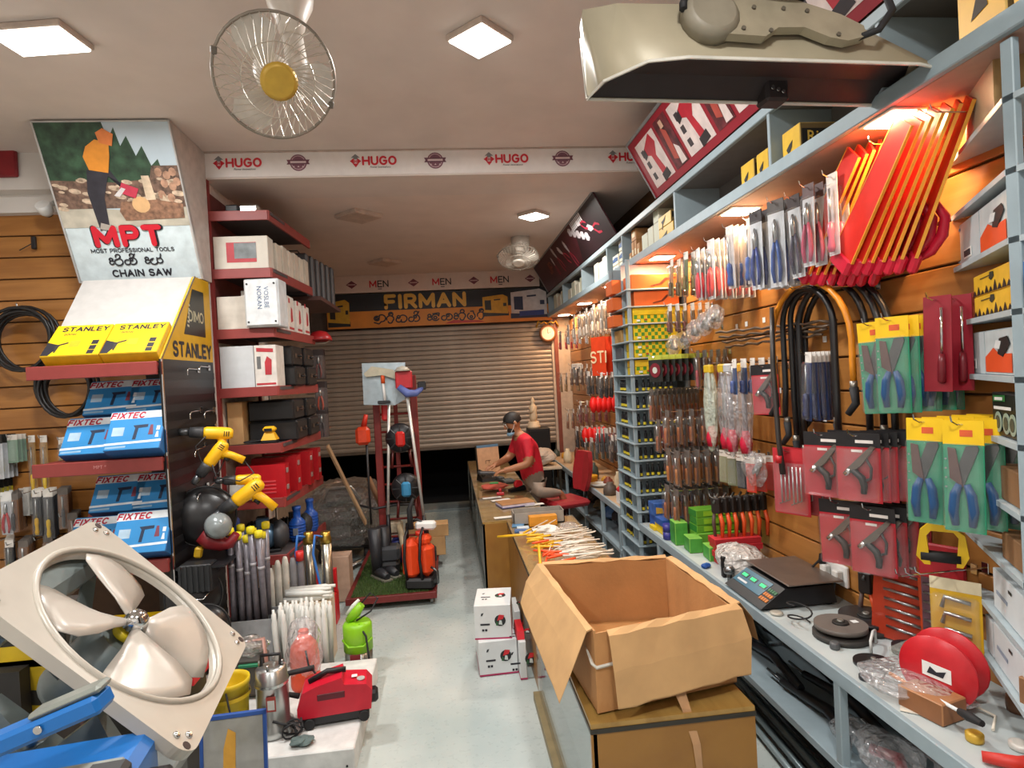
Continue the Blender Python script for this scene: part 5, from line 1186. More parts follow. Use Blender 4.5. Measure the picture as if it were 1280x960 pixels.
# big open cardboard box --------------------------------------------------
BL, BR, FR, FL = Vector((.43, 3.06, 0)), Vector((1.06, 3.0, 0)), Vector((1.09, 2.33, 0)), Vector((.49, 2.22, 0))
z0, z1 = .724, 1.03
t = thing('cardboard_box', 'big open cardboard box with flaps folded out on the showcase', 'box', (0, 0, 0))
CORR = M('b98653', .8, 0, .10, 6, .15, bscale=60); CINN = M('a5733f', .8, 0, .12, 5); CEDGE = M('cda877', .8)
C4 = [FL, FR, BR, BL]
def wall_(a, c, name, za, zb, th=.007):
    d = (c-a).normalized(); nrm = Vector((d.y, -d.x, 0)); n = 8; vs = []
    for k in range(n+1):
        p = a+(c-a)*(k/n); wob = .006*math.sin(k*1.3+a.x*9)
        for (off, zz) in ((0, za), (th, za), (th, zb+wob), (0, zb+wob)):
            q = p-nrm*off if off else p; bul = .008*math.sin(PI*k/n)
            q = q+nrm*(bul if zz > za+.01 else 0); vs.append((q.x, q.y, zz))
    fs = []
    for k in range(n):
        i = k*4; j = i+4
        fs += [(i, j, j+3, i+3), (i+1, i+2, j+2, j+1), (i+2, i+3, j+3, j+2), (i, i+1, j+1, j)]
    fs += [(0, 3, 2, 1), (n*4, n*4+1, n*4+2, n*4+3)]
    B(CORR).add(vs, fs).build(name, t)
for a, c, nm in ((FL, FR, 'front_wall'), (FR, BR, 'side_wall'), (BR, BL, 'back_wall'), (BL, FL, 'side_wall')): wall_(a, c, nm, z0, z1)
B(CINN).hexa([(*(p.xy), z0) for p in C4], [(*(p.xy), z0+.006) for p in C4]).build('bottom', t)
def flap(a, c, outs, name, m=CORR, th=.006):
    """outs: list of (offset vector at a, offset vector at c) rows from the fold line outwards"""
    rows = [(a, c)]+[(a+o1, c+o2) for o1, o2 in outs]; n = 8; vs = []
    for (p, q) in rows:
        for k in range(n+1):
            r = p+(q-p)*(k/n); vs.append(r+Vector((0, 0, .004*math.sin(k*1.7+len(vs)))))
    R_ = len(rows); nv = (vs[n+1]-vs[0]).cross(vs[n]-vs[0]).normalized()*th
    N_ = len(vs); vv = [tuple(v) for v in vs]+[tuple(v+nv) for v in vs]
    fs = [(i*(n+1)+k, i*(n+1)+k+1, (i+1)*(n+1)+k+1, (i+1)*(n+1)+k) for i in range(R_-1) for k in range(n)]
    fs += [tuple(reversed([x+N_ for x in f])) for f in fs]
    e = [k for k in range(n+1)]+[i*(n+1)+n for i in range(1, R_)]+[(R_-1)*(n+1)+k for k in range(n-1, -1, -1)]+[i*(n+1) for i in range(R_-2, 0, -1)]
    fs += [(e[i], e[(i+1) % len(e)], e[(i+1) % len(e)]+N_, e[i]+N_) for i in range(len(e))]
    B(m).add(vv, fs).build(name, t)
up = Vector((0, 0, z1))
V = Vector
flap(FL+up+V((.05, 0, 0)), FR+up+V((.01, -.0, .01)), [(V((.0, -.03, -.012)), V((.012, -.03, -.012))), (V((.005, -.06, -.13)), V((.03, -.06, -.12))), (V((.01, -.075, -.26)), V((.012, -.08, -.245)))], 'front_flap', CARDP)
flap(BL+up+V((0, 0, .005)), FL+up+V((0, .02, 0)), [(V((-.03, .0, .0)), V((-.025, -.01, .0))), (V((-.09, .0, -.08)), V((-.08, -.02, -.12))), (V((-.13, -.06, -.17)), V((-.14, -.0, -.26)))], 'side_flap', CARDP)
flap(BR+up, BL+up, [(V((0, .02, .01)), V((0, .02, .01))), (V((0, .08, -.04)), V((.02, .09, -.05))), (V((-.02, .12, -.15)), V((.02, .12, -.16)))], 'back_flap', CARDP)
flap(FR+up, BR+up, [(V((.03, .0, .01)), V((.03, .0, .01))), (V((.09, .02, -.06)), V((.09, -.02, -.06))), (V((.12, .04, -.17)), V((.12, -.04, -.17)))], 'side_flap', CARDP)
B(M('d8d4c8', .5)).tube([FL+V((-.006, .12, .93)), FL+V((-.008, .02, .905)), FL+V((.004, -.006, .9)), FL+V((.08, .006, .905))], .007, 5).build('strap', t)
B(M('b98d64', .4)).x(TR(.78, 2.2, 0)).add([(0, .03, .80), (.05, .04, .80), (.02, -.02, .73), (.055, -.02, .725), (.05, -.036, .6), (.08, -.036, .6), (.06, -.034, .5), (.085, -.034, .5), (.1, -.034, .38), (.11, -.034, .38)], [(0, 1, 3, 2), (2, 3, 5, 4), (4, 5, 7, 6), (6, 7, 9, 8)]).build('tape', t)
tag(B(M('c9b08a', .6)).box(-.03, .03, -.01, .01, 0, .002).build('paper_tag', None, (.93, 2.2, .6), (1.57, 0, 0)), 'scrap of torn tape stuck on the showcase end panel', 'tape scrap')

# ---- goods on the counters
CT = .7235
rnd = random.Random(9)
YH = M('e6b21e', .45); OH = M('e8501c', .45); WS = M('d9cfc0', .5)
def file_tool(m, hl, sl):
    o = B(m).tube([(0, 0, 0), (hl*.25, 0, 0), (hl*.8, 0, 0), (hl, 0, 0)], [.006, .009, .008, .006], 7).build('wood_chisel')
    B(WS).tube([(hl, 0, 0), (hl+sl, 0, 0)], [.005, .004], 5).build('shaft', o)
    return o
for kind, n, m, l in (('y', 22, YH, 'yellow handled paint stick lying in the heap on the middle counter'), ('o', 16, OH, 'orange handled paint stick lying in the heap on the middle counter')):
    pr = file_tool(m, .13, .3)
    for i in range(n):
        x = .52+rnd.uniform(0, .14); y = (4.55 if kind == 'y' else 4.12)+rnd.uniform(-.25, .28); zz = CT+.01+rnd.uniform(0, .05); a = rnd.uniform(-.35, .45)+(.0 if i % 5 else .9)
        o = pr if i == 0 else dup(pr); o.location = (x, y, zz); o.rotation_euler = (0, rnd.uniform(-.06, .02), a); tag(o, l, 'paint stick', '%s sticks heap' % ('yellow' if kind == 'y' else 'orange'))
for i in range(24):
    y = 4.0+rnd.uniform(0, .65); x = .68+rnd.uniform(0, .1); a = rnd.uniform(-.35, .35)
    tag(B(M(('ded5c6', 'c9bba6', 'e6e2da')[i % 3], .5)).tube([(0, 0, 0), (.28, 0, .0)], [.006, .005], 6).build('wooden_stick', None, (x, y, CT+.012+rnd.uniform(0, .05)), (0, 0, a)), '%s thin stick lying among the paint sticks' % ('cream', 'tan', 'white')[i % 3], 'stick', 'thin sticks %d' % (i % 3))
for i, (p, q) in enumerate((((622, 671), (660, 668)), ((672, 663), (676, 712)))):
    a = at(*p, Z=CT+.02); c = at(*q, Z=CT+.06); tag(B(YH).tube([a, a+(c-a)*.5, c], [.009, .011, .008], 8).build('marker'), ('long yellow stick jutting over the counter edge', 'thick yellow stick lying towards the cardboard box')[i], 'stick')
o = blob(.09, .07, .04, M('d9d6d0', .5), 101, .3).build('paper_bag', None, (.72, 4.75, CT+.05)); tag(o, 'white crumpled packet behind the sticks', 'packet')
o = blob(.08, .08, .035, FILM, 102, .3).build('clear_bag', None, (.9, 4.8, CT+.05)); tag(o, 'small clear bag lying behind the sticks', 'bag')
o = thing('cardboard_tray', 'shallow grey cardboard tray at the end of the middle counter', 'tray', (.72, 5.28, CT))
for (x0, x1, y0, y1) in ((-.22, .22, -.1, -.094), (-.22, .22, .094, .1), (-.22, -.214, -.1, .1), (.214, .22, -.1, .1)): B(M('9c948a', .7)).box(x0, x1, y0, y1, 0, .1).build('side', o)
B(M('8a8278', .7)).box(-.22, .22, -.1, .1, 0, .006).build('base', o)
tag(obj('carton', carton(.24, .08, .085, (M('d08a1e', .5),)*3), None, (.62, 5.08, CT)), 'small orange carton beside the grey tray', 'box')
o = tag(B(WHITE).box(-.11, .11, -.07, .07, 0, .003).build('price_card', None, (.74, 4.95, CT), (0, 0, .05)), 'white card with a handwritten 7 on the middle counter', 'card'); text('7', .08, BLUP, o, TR(.06, 0, .0045), .01)
for i in range(4): tag(B(M(('5f8fb8', 'c9d6df', '4a6a9a', 'c8b8a8')[i], .4)).box(-.05, .05, -.035, .035, 0, .012).build('leaflet', None, (.53+.03*(i % 2), 5.15-.09*i, CT), (0, 0, jit(.3))), ('blue', 'pale blue', 'dark blue', 'beige')[i]+' packet lying at the corner of the middle counter', 'packet')
# on the long counter
p = at(602, 562, Y=8.3)
o = thing('open_carton_lid', 'upright tan board with blue top strip propped before the working man', 'board', (.50, 8.2, CT), (-.12, 0, .35))
B(M('c49a78', .6)).box(-.16, .16, 0, .012, 0, .37).build('board', o); B(M('5a7c9a', .5)).box(-.16, .16, -.002, .013, .34, .375).build('strip', o); B(DKT).box(-.175, -.16, -.002, .03, 0, .37).build('dark_edge', o)
fprint(o, [[(-.05, .16), (.03, .16), (.03, .165), (-.05, .165)], [(-.05, .12), (-.045, .12), (-.045, .165), (-.05, .165)], [(.0, .13), (.006, .13), (.006, .165), (.0, .165)]], DKT, 'drawn_mark', -.003)
o = thing('desk_phone', 'black desk phone beside the tan board', 'phone', (.42, 7.6, CT), (0, 0, .3)); B(BLACK).hexa([(-.1, -.1, 0), (.1, -.1, 0), (.1, .1, 0), (-.1, .1, 0)], [(-.09, -.09, .03), (.09, -.09, .03), (.09, .09, .08), (-.09, .09, .08)]).build('body', o); B(BLACK).tube([(-.07, -.08, .08), (-.07, 0, .11), (-.07, .08, .11)], [.025, .018, .025], 8).build('handset', o)
o = thing('calculator', 'dark calculator lying in front of the man', 'calculator', (.66, 7.35, CT), (0, 0, .2)); B(M('2d3030', .5)).rbox(-.08, .08, -.11, .11, 0, .03, .008).build('body', o)
for i in range(4):
    for j in range(4): B(M('6a7070', .5)).rbox(-.065+.035*i, -.04+.035*i, -.09+.035*j, -.065+.035*j, .03, .036, .003).build('key', o)
o = blob(.16, .14, .035, M('c65a4a', .5), 111, .15).build('orange_cloth', None, (.46, 6.9, CT+.04)); tag(o, 'reddish orange cloth with green tag on the long counter', 'cloth'); B(M('3fa860', .5)).box(-.05, .05, -.04, .04, .038, .041).build('green_tag', o)
for i, (x, y, a) in enumerate(((.4, 6.45, .1), (.48, 6.3, .3), (.62, 6.2, -.2), (.74, 5.75, .1), (.78, 5.95, .2), (.45, 5.5, .1))): tag(B(M('dcd8d0', .6)).box(-.1, .1, -.035, .035, 0, .003).build('paper_slip', None, (x, y, CT+.0005*i), (0, 0, a)), ('white slip lying under the red stamp', 'pale slip next to the red stamp', 'small pale slip behind the book', 'white slip by the grey tray', 'pale slip beside the book', 'narrow slip at the near end of the long counter')[i], 'paper')
o = thing('rubber_stamp', 'small red stamp on the long counter', 'stamp', (.5, 6.55, CT+.004)); B(M('b8242c', .4)).rbox(-.04, .04, -.02, .02, 0, .03, .004).build('block', o); B(M('b8242c', .4)).lathe([(.012, .03), (.018, .06), (.01, .07)], 10).build('knob', o)
o = thing('tape_dispenser', 'black tape dispenser with red roll before the man', 'tape', (.72, 6.75, CT), (0, 0, .5)); B(BLACK).hexa([(-.12, -.03, 0), (.12, -.03, 0), (.12, .03, 0), (-.12, .03, 0)], [(-.12, -.03, .03), (.06, -.03, .06), (.06, .03, .06), (-.12, .03, .03)]).build('base', o); B(M('c8242c', .4)).lathe([(.05, -.02), (.05, .02)], 18, TR(0, 0, .07) @ RX(PI/2)).build('roll', o)
o = thing('book', 'thick tan ledger book on the long counter', 'book', (.6, 6.02, CT), (0, 0, .22)); B(M('a5764a', .6)).rbox(-.17, .17, -.12, .12, .028, .036, .003).build('cover', o); B(M('d6ccd8', .7)).box(-.165, .165, -.115, .115, .008, .028).build('pages', o); B(M('6a6a9a', .6)).rbox(-.17, .17, -.12, .12, 0, .008, .003).build('cover', o)
for i in range(6): tag(B(M(('7a8a80', 'b8a890', '4a4e50', '8a6a4a', '9aa6ac', '3a3430')[i], .5)).rbox(-.05, .05, -.04, .04, 0, .05, .01).build('small_part', None, (.42+.08*(i % 4), 7.95-.22*(i % 3)+.1*(i//3), CT), (0, 0, i)), ('grey-green', 'tan', 'dark grey', 'brown', 'blue-grey', 'blackish')[i]+' small part on the far end of the long counter', 'part')

# ---- small white boxes on the floor
def wbox(loc, rz, label, sx=.25, sy=.3, sz=.2):
    o = thing('product_box', label, 'box', loc, (0, 0, rz))
    B(M('d3d6d6', .5, 0, .03)).rbox(-sx/2, sx/2, -sy/2, sy/2, .008, sz, .003).build('carton', o)
    B(M('b0285a', .5)).box(-sx/2-.001, sx/2+.001, -sy/2-.001, sy/2+.001, 0, .009).build('pink_edge', o)
    for X_, s in ((FACE((0, -sy/2-.0008, sz*.5)), 1), (frame((0, 0, sz+.0008), (1, 0, 0), (0, 1, 0)), 1)):
        b = B(M('1d1d1f', .5)).x(X_).lathe([(.038, 0), (.038, .001)], 14, TR(.05, .01, 0)).m(M('c0242c', .5)).prism([(.03, .01), (.07, .02), (.08, .045), (.045, .05)], .001, .002).m(M('c9d0cc', .5)).prism([(.04, -.015), (.065, -.02), (.06, .01), (.045, .012)], .002, .003).m(M('2f5a38', .5)).prism([(.02, -.02), (.035, -.025), (.036, 0), (.024, .005)], .002, .003)
        b.build('product_print', o)
        B(DARKINK).x(X_).prism([(-.08, .045), (-.07, .045), (-.06, .065), (-.075, .062)], 0, .001).prism([(-.085, -.02), (-.02, -.02), (-.02, -.008), (-.085, -.008)], 0, .001).prism([(-.075, -.06), (-.06, -.06), (-.06, -.045), (-.075, -.045)], 0, .001).prism([(-.055, -.06), (-.04, -.06), (-.04, -.045), (-.055, -.045)], 0, .001).build('print', o)
wbox((.235, 4.25, 0), .02, 'white product box with pink base edge, lower of the stack beside the showcase', .26, .36, .23)
wbox((.235, 4.27, .2305), -.12, 'white product box turned slightly on top of the lower one', .25, .34, .23)
wbox((.425, 4.7, 0), .0, 'white product box standing alone against the middle counter', .045, .3, .23)
# the third box peeks out between stack and showcase
wbox((.395, 4.12, 0), .0, 'narrow white product box wedged between the stack and the showcase', .045, .3, .25)
tag(B(M('c8202c', .4)).hexa([(-.02, -.12, 0), (.03, -.12, 0), (.03, .12, 0), (-.02, .12, 0)], [(-.015, -.1, .05), (.03, -.1, .05), (.03, .1, .05), (-.015, .1, .05)]).build('red_pack', None, (.385, 4.12, .2515)), 'glossy red pack lying on the narrow white box', 'pack')

# ================================================================== MAN, CHAIR, STATUE
def skin_body(name, verts, edges, radii, m, parent, sub=2, root=0):
    me = bpy.data.meshes.new(name); me.from_pydata([tuple(v) for v in verts], edges, [])
    o = obj(name, me, parent); me.materials.append(m)
    md = o.modifiers.new('skin', 'SKIN'); md.use_smooth_shade = True
    for i, r in enumerate(radii):
        d = me.skin_vertices[0].data[i]; d.radius = r if isinstance(r, tuple) else (r, r); d.use_root = (i == root)
    s = o.modifiers.new('sub', 'SUBSURF'); s.levels = sub; s.render_levels = sub
    return o
SKIN = M('a8714f', .5, 0, .05); HAIR = M('1a1512', .6); SHIRT = M('c5142c', .7, 0, .08, 20, .15, bscale=30); TROU = M('8a7a6c', .8, 0, .08)
man = thing('person', 'man in red t-shirt and face mask bending over the long counter', 'person', (.88, 6.62, 0), (0, 0, .12))
# body: one continuous surface (trousers, shirt, arms, neck and head are coloured by height and place)
BV = {'pel': (0, 0, .86), 'ab': (-.02, 0, 1.0), 'ch': (-.06, 0, 1.18), 'up': (-.10, 0, 1.3), 'nk': (-.145, 0, 1.37), 'nk2': (-.175, 0, 1.42), 'hd': (-.20, 0, 1.49), 'hd2': (-.205, 0, 1.55),
      'sl': (-.09, -.17, 1.29), 'el': (-.10, -.24, 1.07), 'wl': (-.33, -.20, 1.02), 'hl': (-.38, -.19, 1.015),
      'sr': (-.11, .17, 1.29), 'er': (-.2, .24, 1.1), 'wr': (-.38, .12, 1.04), 'hr': (-.43, .1, 1.035),
      'h1': (.02, -.1, .82), 'k1': (-.01, -.27, .76), 's1': (.13, -.24, .74), 'a1': (.24, -.2, .72), 'f1': (.28, -.19, .64), 't1': (.29, -.2, .57),
      'h2': (.02, .1, .8), 'k2': (.03, .12, .45), 'a2': (.08, .12, .09), 't2': (-.08, .13, .05)}
keys = list(BV); ix = {k: i for i, k in enumerate(keys)}
E_ = [('pel', 'ab'), ('ab', 'ch'), ('ch', 'up'), ('up', 'nk'), ('nk', 'nk2'), ('nk2', 'hd'), ('hd', 'hd2'), ('up', 'sl'), ('sl', 'el'), ('el', 'wl'), ('wl', 'hl'), ('up', 'sr'), ('sr', 'er'), ('er', 'wr'), ('wr', 'hr'),
      ('pel', 'h1'), ('h1', 'k1'), ('k1', 's1'), ('s1', 'a1'), ('a1', 'f1'), ('f1', 't1'), ('pel', 'h2'), ('h2', 'k2'), ('k2', 'a2'), ('a2', 't2')]
RD = {'pel': (.165, .13), 'ab': (.165, .14), 'ch': (.18, .145), 'up': (.16, .11), 'nk': .055, 'nk2': .055, 'hd': (.078, .09), 'hd2': (.075, .085), 'sl': .075, 'el': .05, 'wl': .032, 'hl': .034, 'sr': .075, 'er': .05, 'wr': .032, 'hr': .034,
      'h1': .09, 'k1': .065, 's1': .055, 'a1': .04, 'f1': .036, 't1': .028, 'h2': .095, 'k2': .065, 'a2': .045, 't2': .04}
body = skin_body('body', [BV[k] for k in keys], [(ix[a], ix[c]) for a, c in E_], [RD[k] for k in keys], SKIN, man, 3)
# bake the surface so that regions can carry their own material
bpy.context.view_layer.update()
me = bpy.data.meshes.new_from_object(body.evaluated_get(bpy.context.evaluated_depsgraph_get()))
for q in list(body.modifiers): body.modifiers.remove(q)
body.data = me; me.materials.clear()
for m_ in (SKIN, SHIRT, TROU): me.materials.append(m_)
def seg_d(p, a, c):
    a, c = V(a), V(c); t_ = max(0, min(1, (p-a).dot(c-a)/(c-a).length_squared)); return (p-(a+(c-a)*t_)).length, t_
for f in me.polygons:
    c = f.center; best = min(((seg_d(c, BV[a], BV[b_])[0]-(RD[a][0] if isinstance(RD[a], tuple) else RD[a])*.5, a, b_, seg_d(c, BV[a], BV[b_])[1]) for a, b_ in E_), key=lambda q: q[0])
    e = best[1]+best[2]; tt = best[3]; mi = 0
    if e in ('pelab', 'abch', 'chup', 'upsl', 'upsr'): mi = 1 if c.z > .86 else 2
    elif e in ('slel', 'srer'): mi = 1 if tt < .7 else 0
    elif e == 'upnk': mi = 1 if tt < .6 else 0
    elif e in ('pelh1', 'h1k1', 'k1s1', 'pelh2', 'h2k2'): mi = 2
    elif e == 's1a1': mi = 2 if tt < .8 else 0
    elif e == 'k2a2': mi = 2
    elif e == 'a2t2': mi = 0
    f.material_index = mi; f.use_smooth = True
# head details; face looks down and to the left
HM = TR(-.205, 0, 1.5) @ RY(-.45)
b = B(HAIR).x(HM); n = 18; vs = []
for i in range(9):
    th = PI*.62*i/8
    for j in range(n):
        a = 2*PI*j/n; lim = 1.0-.38*max(0, -math.cos(a))
        t2 = th*lim; vs.append((.093*math.sin(t2)*math.cos(a)*1.12+.008, .083*math.sin(t2)*math.sin(a), .02+.10*math.cos(t2)))
b.add(vs, [(i*n+j, i*n+(j+1) % n, (i+1)*n+(j+1) % n, (i+1)*n+j) for i in range(8) for j in range(n)], True).build('hair', man)
b = B(HAIR).x(HM).ell((-.055, 0, -.075), (.045, .06, .045)); b.build('beard', man)
B(SKIN).x(HM).tube([(-.088, 0, .015), (-.105, 0, -.012), (-.088, 0, -.026)], [.009, .015, .012], 8).build('nose', man)
for s in (-1, 1):
    B(SKIN).x(HM).ell((.01, s*.085, -.01), (.018, .01, .03)).build('ear', man)
    e_ = B(M('e8e2da', .3)).x(HM).ell((-.084, s*.034, .022), (.009, .014, .008)).build('eye', man)
    B(BLACK).x(HM).ell((-.0915, s*.034, .022), (.003, .006, .006)).build('pupil', e_)
    B(HAIR).x(HM).tube([(-.088, s*.015, .042), (-.09, s*.035, .047), (-.082, s*.055, .04)], .005, 5).build('eyebrow', man)
mk = B(M('8fb4cf', .7)).x(HM).ell((-.07, 0, -.095), (.05, .062, .03)).build('face_mask', man)
B(WHITE).x(HM).tube([(-.08, -.05, -.085), (-.03, -.085, -.04), (.02, -.09, .02)], .003, 4).build('ear_loop', mk)
B(WHITE).x(HM).tube([(-.08, .05, -.085), (-.03, .085, -.04), (.02, .09, .02)], .003, 4).build('ear_loop', mk)
# hands: palm plus five fingers
def hand(wrist, tip, side):
    w0, w1 = V(wrist), V(tip); d = (w1-w0).normalized(); sx = V((0, 0, 1)).cross(d).normalized()*side; dn = V((0, 0, -1))
    vs = [w0, w0+d*.05, w0+d*.085]; es = [(0, 1), (1, 2)]; rd = [(.026, .02), (.038, .018), (.038, .016)]
    for k, (off, L_) in enumerate(((-.03, .062), (-.01, .075), (.01, .07), (.03, .055))):
        b0 = len(vs); base = w0+d*.085+sx*off
        vs += [base, base+d*L_*.5+dn*.012, base+d*L_*.85+dn*.04]; es += [(2, b0), (b0, b0+1), (b0+1, b0+2)]; rd += [.0105, .0095, .008]
    b0 = len(vs); base = w0+d*.04+sx*-.035
    vs += [base, base+d*.03-sx*.015+dn*.012, base+d*.06-sx*.008+dn*.03]; es += [(1, b0), (b0, b0+1), (b0+1, b0+2)]; rd += [.013, .011, .009]
    skin_body('hand', vs, es, rd, SKIN, man, 1)
hand(BV['wl'], (-.5, -.18, 1.0), 1); hand(BV['wr'], (-.53, .07, 1.02), -1)
B(WHITE).x(TR(-.1, -.235, 1.21)).box(-.025, .025, -.005, .0, -.008, .008).build('sleeve_print', man)
# thing in his hands
tag(B(M('3a3a3e', .5)).rbox(-.09, .09, -.05, .05, -.015, .015, .008).build('hand_tool', None, (.36, 6.5, .985), (0, .1, .2)), 'small dark part held in the hands of the man in red', 'part')
# red swivel chair
t = thing('office_chair', 'red high swivel chair behind the long counter with the man kneeling on it', 'chair', (1.2, 6.5, 0), (0, 0, .3))
RC = M('9a1f26', .55, 0, .08)
B(RC).rbox(-.22, .2, -.22, .22, .58, .655, .03).build('seat', t)
b = B(RC); vs = []
for i in range(9):
    v = i/8; hw = .17*math.sin(PI*(.18+.64*v))**.6
    for (s, dx) in ((-1, .02), (0, .045), (1, .02)): vs.append((.2+dx+.07*v, s*hw, .72+.42*v))
n = len(vs); vs += [(x-.05, y, z) for x, y, z in vs]
fs = [(i*3+j, i*3+j+1, i*3+j+4, i*3+j+3) for i in range(8) for j in range(2)]
fs += [tuple(reversed([k+n for k in f])) for f in fs]
ring = [0, 1, 2]+[i*3+2 for i in range(1, 9)]+[25, 24]+[i*3 for i in range(7, 0, -1)]
fs += [(ring[k], ring[(k+1) % len(ring)], ring[(k+1) % len(ring)]+n, ring[k]+n) for k in range(len(ring))]
b.add(vs, fs).build('backrest', t)
B(BLACK).tube([(.1, 0, .59), (.24, 0, .6), (.27, 0, .75)], .018, 8).build('back_bracket', t)
B(DSTEEL).cyl((0, 0, .12), (0, 0, .58), .03).build('column', t)
for k in range(5):
    a = 2*PI*k/5; o = B(BLACK).tube([(0, 0, .13), (.26*math.cos(a), .26*math.sin(a), .07)], [.03, .018], 8).build('leg', t); B(BLACK).lathe([(.03, -.012), (.03, .012)], 12, TR(.27*math.cos(a), .27*math.sin(a), .032) @ RX(PI/2)).build('castor', o)
# black cabinet speaker with figurine, side table
t = thing('tall_speaker', 'tall black speaker box behind the man', 'speaker', (1.3, 9.0, 0)); B(BLACK).rbox(-.16, .16, -.15, .15, 0, 1.22, .01).build('cabinet', t); B(M('0e0e10', .8)).box(-.14, .14, -.156, -.15, .1, 1.18).build('grille', t)
t = thing('statue', 'small white standing figurine on the tall black speaker', 'statue', (1.24, 8.98, 1.2215))
STN = M('d9c3a4', .5, 0, .05)
B(STN).lathe([(.1, 0), (.1, .03), (.085, .04), (.085, .09), (.06, .1)], 16).build('plinth', t)
B(STN).lathe([(.05, .1), (.06, .16), (.055, .24), (.06, .31), (.035, .345), (.022, .36), (.032, .385), (.032, .41), (.018, .435), (.008, .455)], 14).build('figure', t)
for s in (-1, 1): B(STN).tube([(0, s*.06, .31), (-.02, s*.07, .25), (-.05, s*.03, .22)], .014, 6).build('arm', t)
t = thing('side_table', 'small pale topped table behind the red chair', 'table', (1.2, 8.2, 0)); B(M('c6b49c', .6)).rbox(-.25, .25, -.25, .25, .74, .77, .004).build('top', t)
for sx in (-.22, .22):
    for sy in (-.22, .22): B(DKT).box(sx-.015, sx+.015, sy-.015, sy+.015, 0, .74).build('leg', t)
o = blob(.2, .2, .12, M('b9a99a', .7), 121, .15).build('sack', None, (1.2, 8.2, .89)); tag(o, 'pale sack lying on the small table behind the chair', 'sack')

# odds and ends on the near counter
ODD = [(1.56, 2.86, 'b8b4a8', .03, .012, 'pale washer ring lying before the scale'), (1.6, 2.46, '5a5c5e', .02, .03, 'small steel nut beside the disc pile'), (1.62, 1.78, 'c9a23a', .025, .03, 'small brass cap near the red handled tool'), (1.72, 1.72, 'd8d4cc', .03, .02, 'white tape ring near the wooden stand'),
       (1.55, 2.2, '3a3c40', .022, .02, 'dark steel bush at the counter edge'), (1.9, 1.9, '6a4a34', .035, .06, 'brown pot behind the red reel'), (1.55, 3.2, '8a8c8e', .016, .03, 'steel socket near the scale corner'), (1.62, 1.42, 'b5442a', .03, .025, 'rust red tape roll at the near counter end')]
for x, y, c, r, h, l in ODD:
    tag(B(M(c, .4, .2)).lathe([(r, 0), (r*1.04, h*.2), (r*1.04, h*.8), (r*.7, h), (r*.4, h*.9)], 14).build('small_part', None, (x, y, CZ)), l, 'part')
for i, (x, y, a) in enumerate(((1.56, 1.5, .4), (1.64, 1.36, -.2), (1.6, 2.0, .9))):
    tag(B(M('cfc8ba', .7)).box(-.07, .07, -.05, .05, 0, .002).build('paper_slip', None, (x, y, CZ+.001), (0, 0, a)), ('folded paper slip under the orange knife', 'paper slip at the near end of the counter', 'paper slip half under the clear bag')[i], 'paper')
# ================================================================== LEFT DISPLAY UNIT
DX0, DX1, DYF, DYB = -2.6, -1.81, 4.1, 4.96
t = thing('display_unit', 'tall display unit with red shelves, black side panel and yellow upper cheek', 'display unit', (0, 0, 0))
SIDE = frame((DX1, 0, 0), (0, 1, 0), (0, 0, 1))           # local x = world Y, y = world Z, z = +X
YELP = M('d8a818', .45, 0, .05); SLP2 = M('b9b7b4', .45, 0, .05)
blk = M('161618', .35, 0, .1)
B(blk).x(SIDE).prism([(DYF, 0), (DYB, 0), (DYB, 2.235), (DYF, 2.235)], -.016, 0).build('side_panel', t)
B(YELP).x(SIDE).prism([(DYF, 2.235), (DYB, 2.235), (DYB, 2.86), (4.70, 2.86)], -.016, .002).build('yellow_cheek', t)
B(M('2a2a24', .4)).x(SIDE).prism([(4.46, 2.42), (4.84, 2.42), (4.84, 2.76), (4.64, 2.76)], .002, .0035).build('dark_badge', t)
text('DIMO', .1, M('cfc9a8', .5), t, frame((DX1+.005, 4.68, 2.56), (0, 1, 0), (0, 0, 1)), .01)
b = B(M('cfc9a8', .5)).x(SIDE)
for k in range(6): b.prism([(4.52+.008*k, 2.48+.03*k), (4.55+.006*k, 2.475+.03*k), (4.55+.006*k, 2.49+.03*k), (4.52+.008*k, 2.495+.03*k)], .0035, .0045)
b.build('stripes', t)['kind'] = 'stuff'
text('STANLEY', .125, DARKINK, t, frame((DX1+.004, 4.6, 2.31), (0, 1, 0), (0, 0, 1)), .035)
b = B(CHROME)
b.tube([(DX1+.003, DYF, 0), (DX1+.003, DYF, 2.235), (DX1+.003, 4.70, 2.86)], .006, 5).build('edge_strip', t)
gr = B(M('222224', .45)).box(DX1, DX1+.004, DYF+.01, DYB, 0, .05).mesh('panel_rib')
for k in range(20): obj('panel_rib', gr, t, (0, 0, .05+.108*k))
B(M('4a4038', .6)).box(DX0+.3, DX1-.016, DYB-.02, DYB, 0, 2.8).build('back_panel', t)
B(SLP2).add([(DX0+.02, DYF+.12, 2.26), (DX1-.018, DYF+.12, 2.26), (DX1-.018, 4.71, 2.86), (DX0+.02, 4.71, 2.86), (DX0+.02, DYF+.14, 2.25), (DX1-.018, DYF+.14, 2.25), (DX1-.018, 4.73, 2.85), (DX0+.02, 4.73, 2.85)],
            [(0, 1, 2, 3), (7, 6, 5, 4), (0, 4, 5, 1), (1, 5, 6, 2), (2, 6, 7, 3), (3, 7, 4, 0)]).build('sloped_panel', t)
SHZ = (2.19, 1.58, .93)
for z in SHZ:
    o = B(REDSH).box(DX0, DX1-.018, DYF-.01, DYB-.03, z, z+.022).build('shelf', t)
    B(REDSH).rbox(DX0, DX1-.018, DYF-.03, DYF-.008, z-.055, z+.03, .004).build('shelf_lip', o)
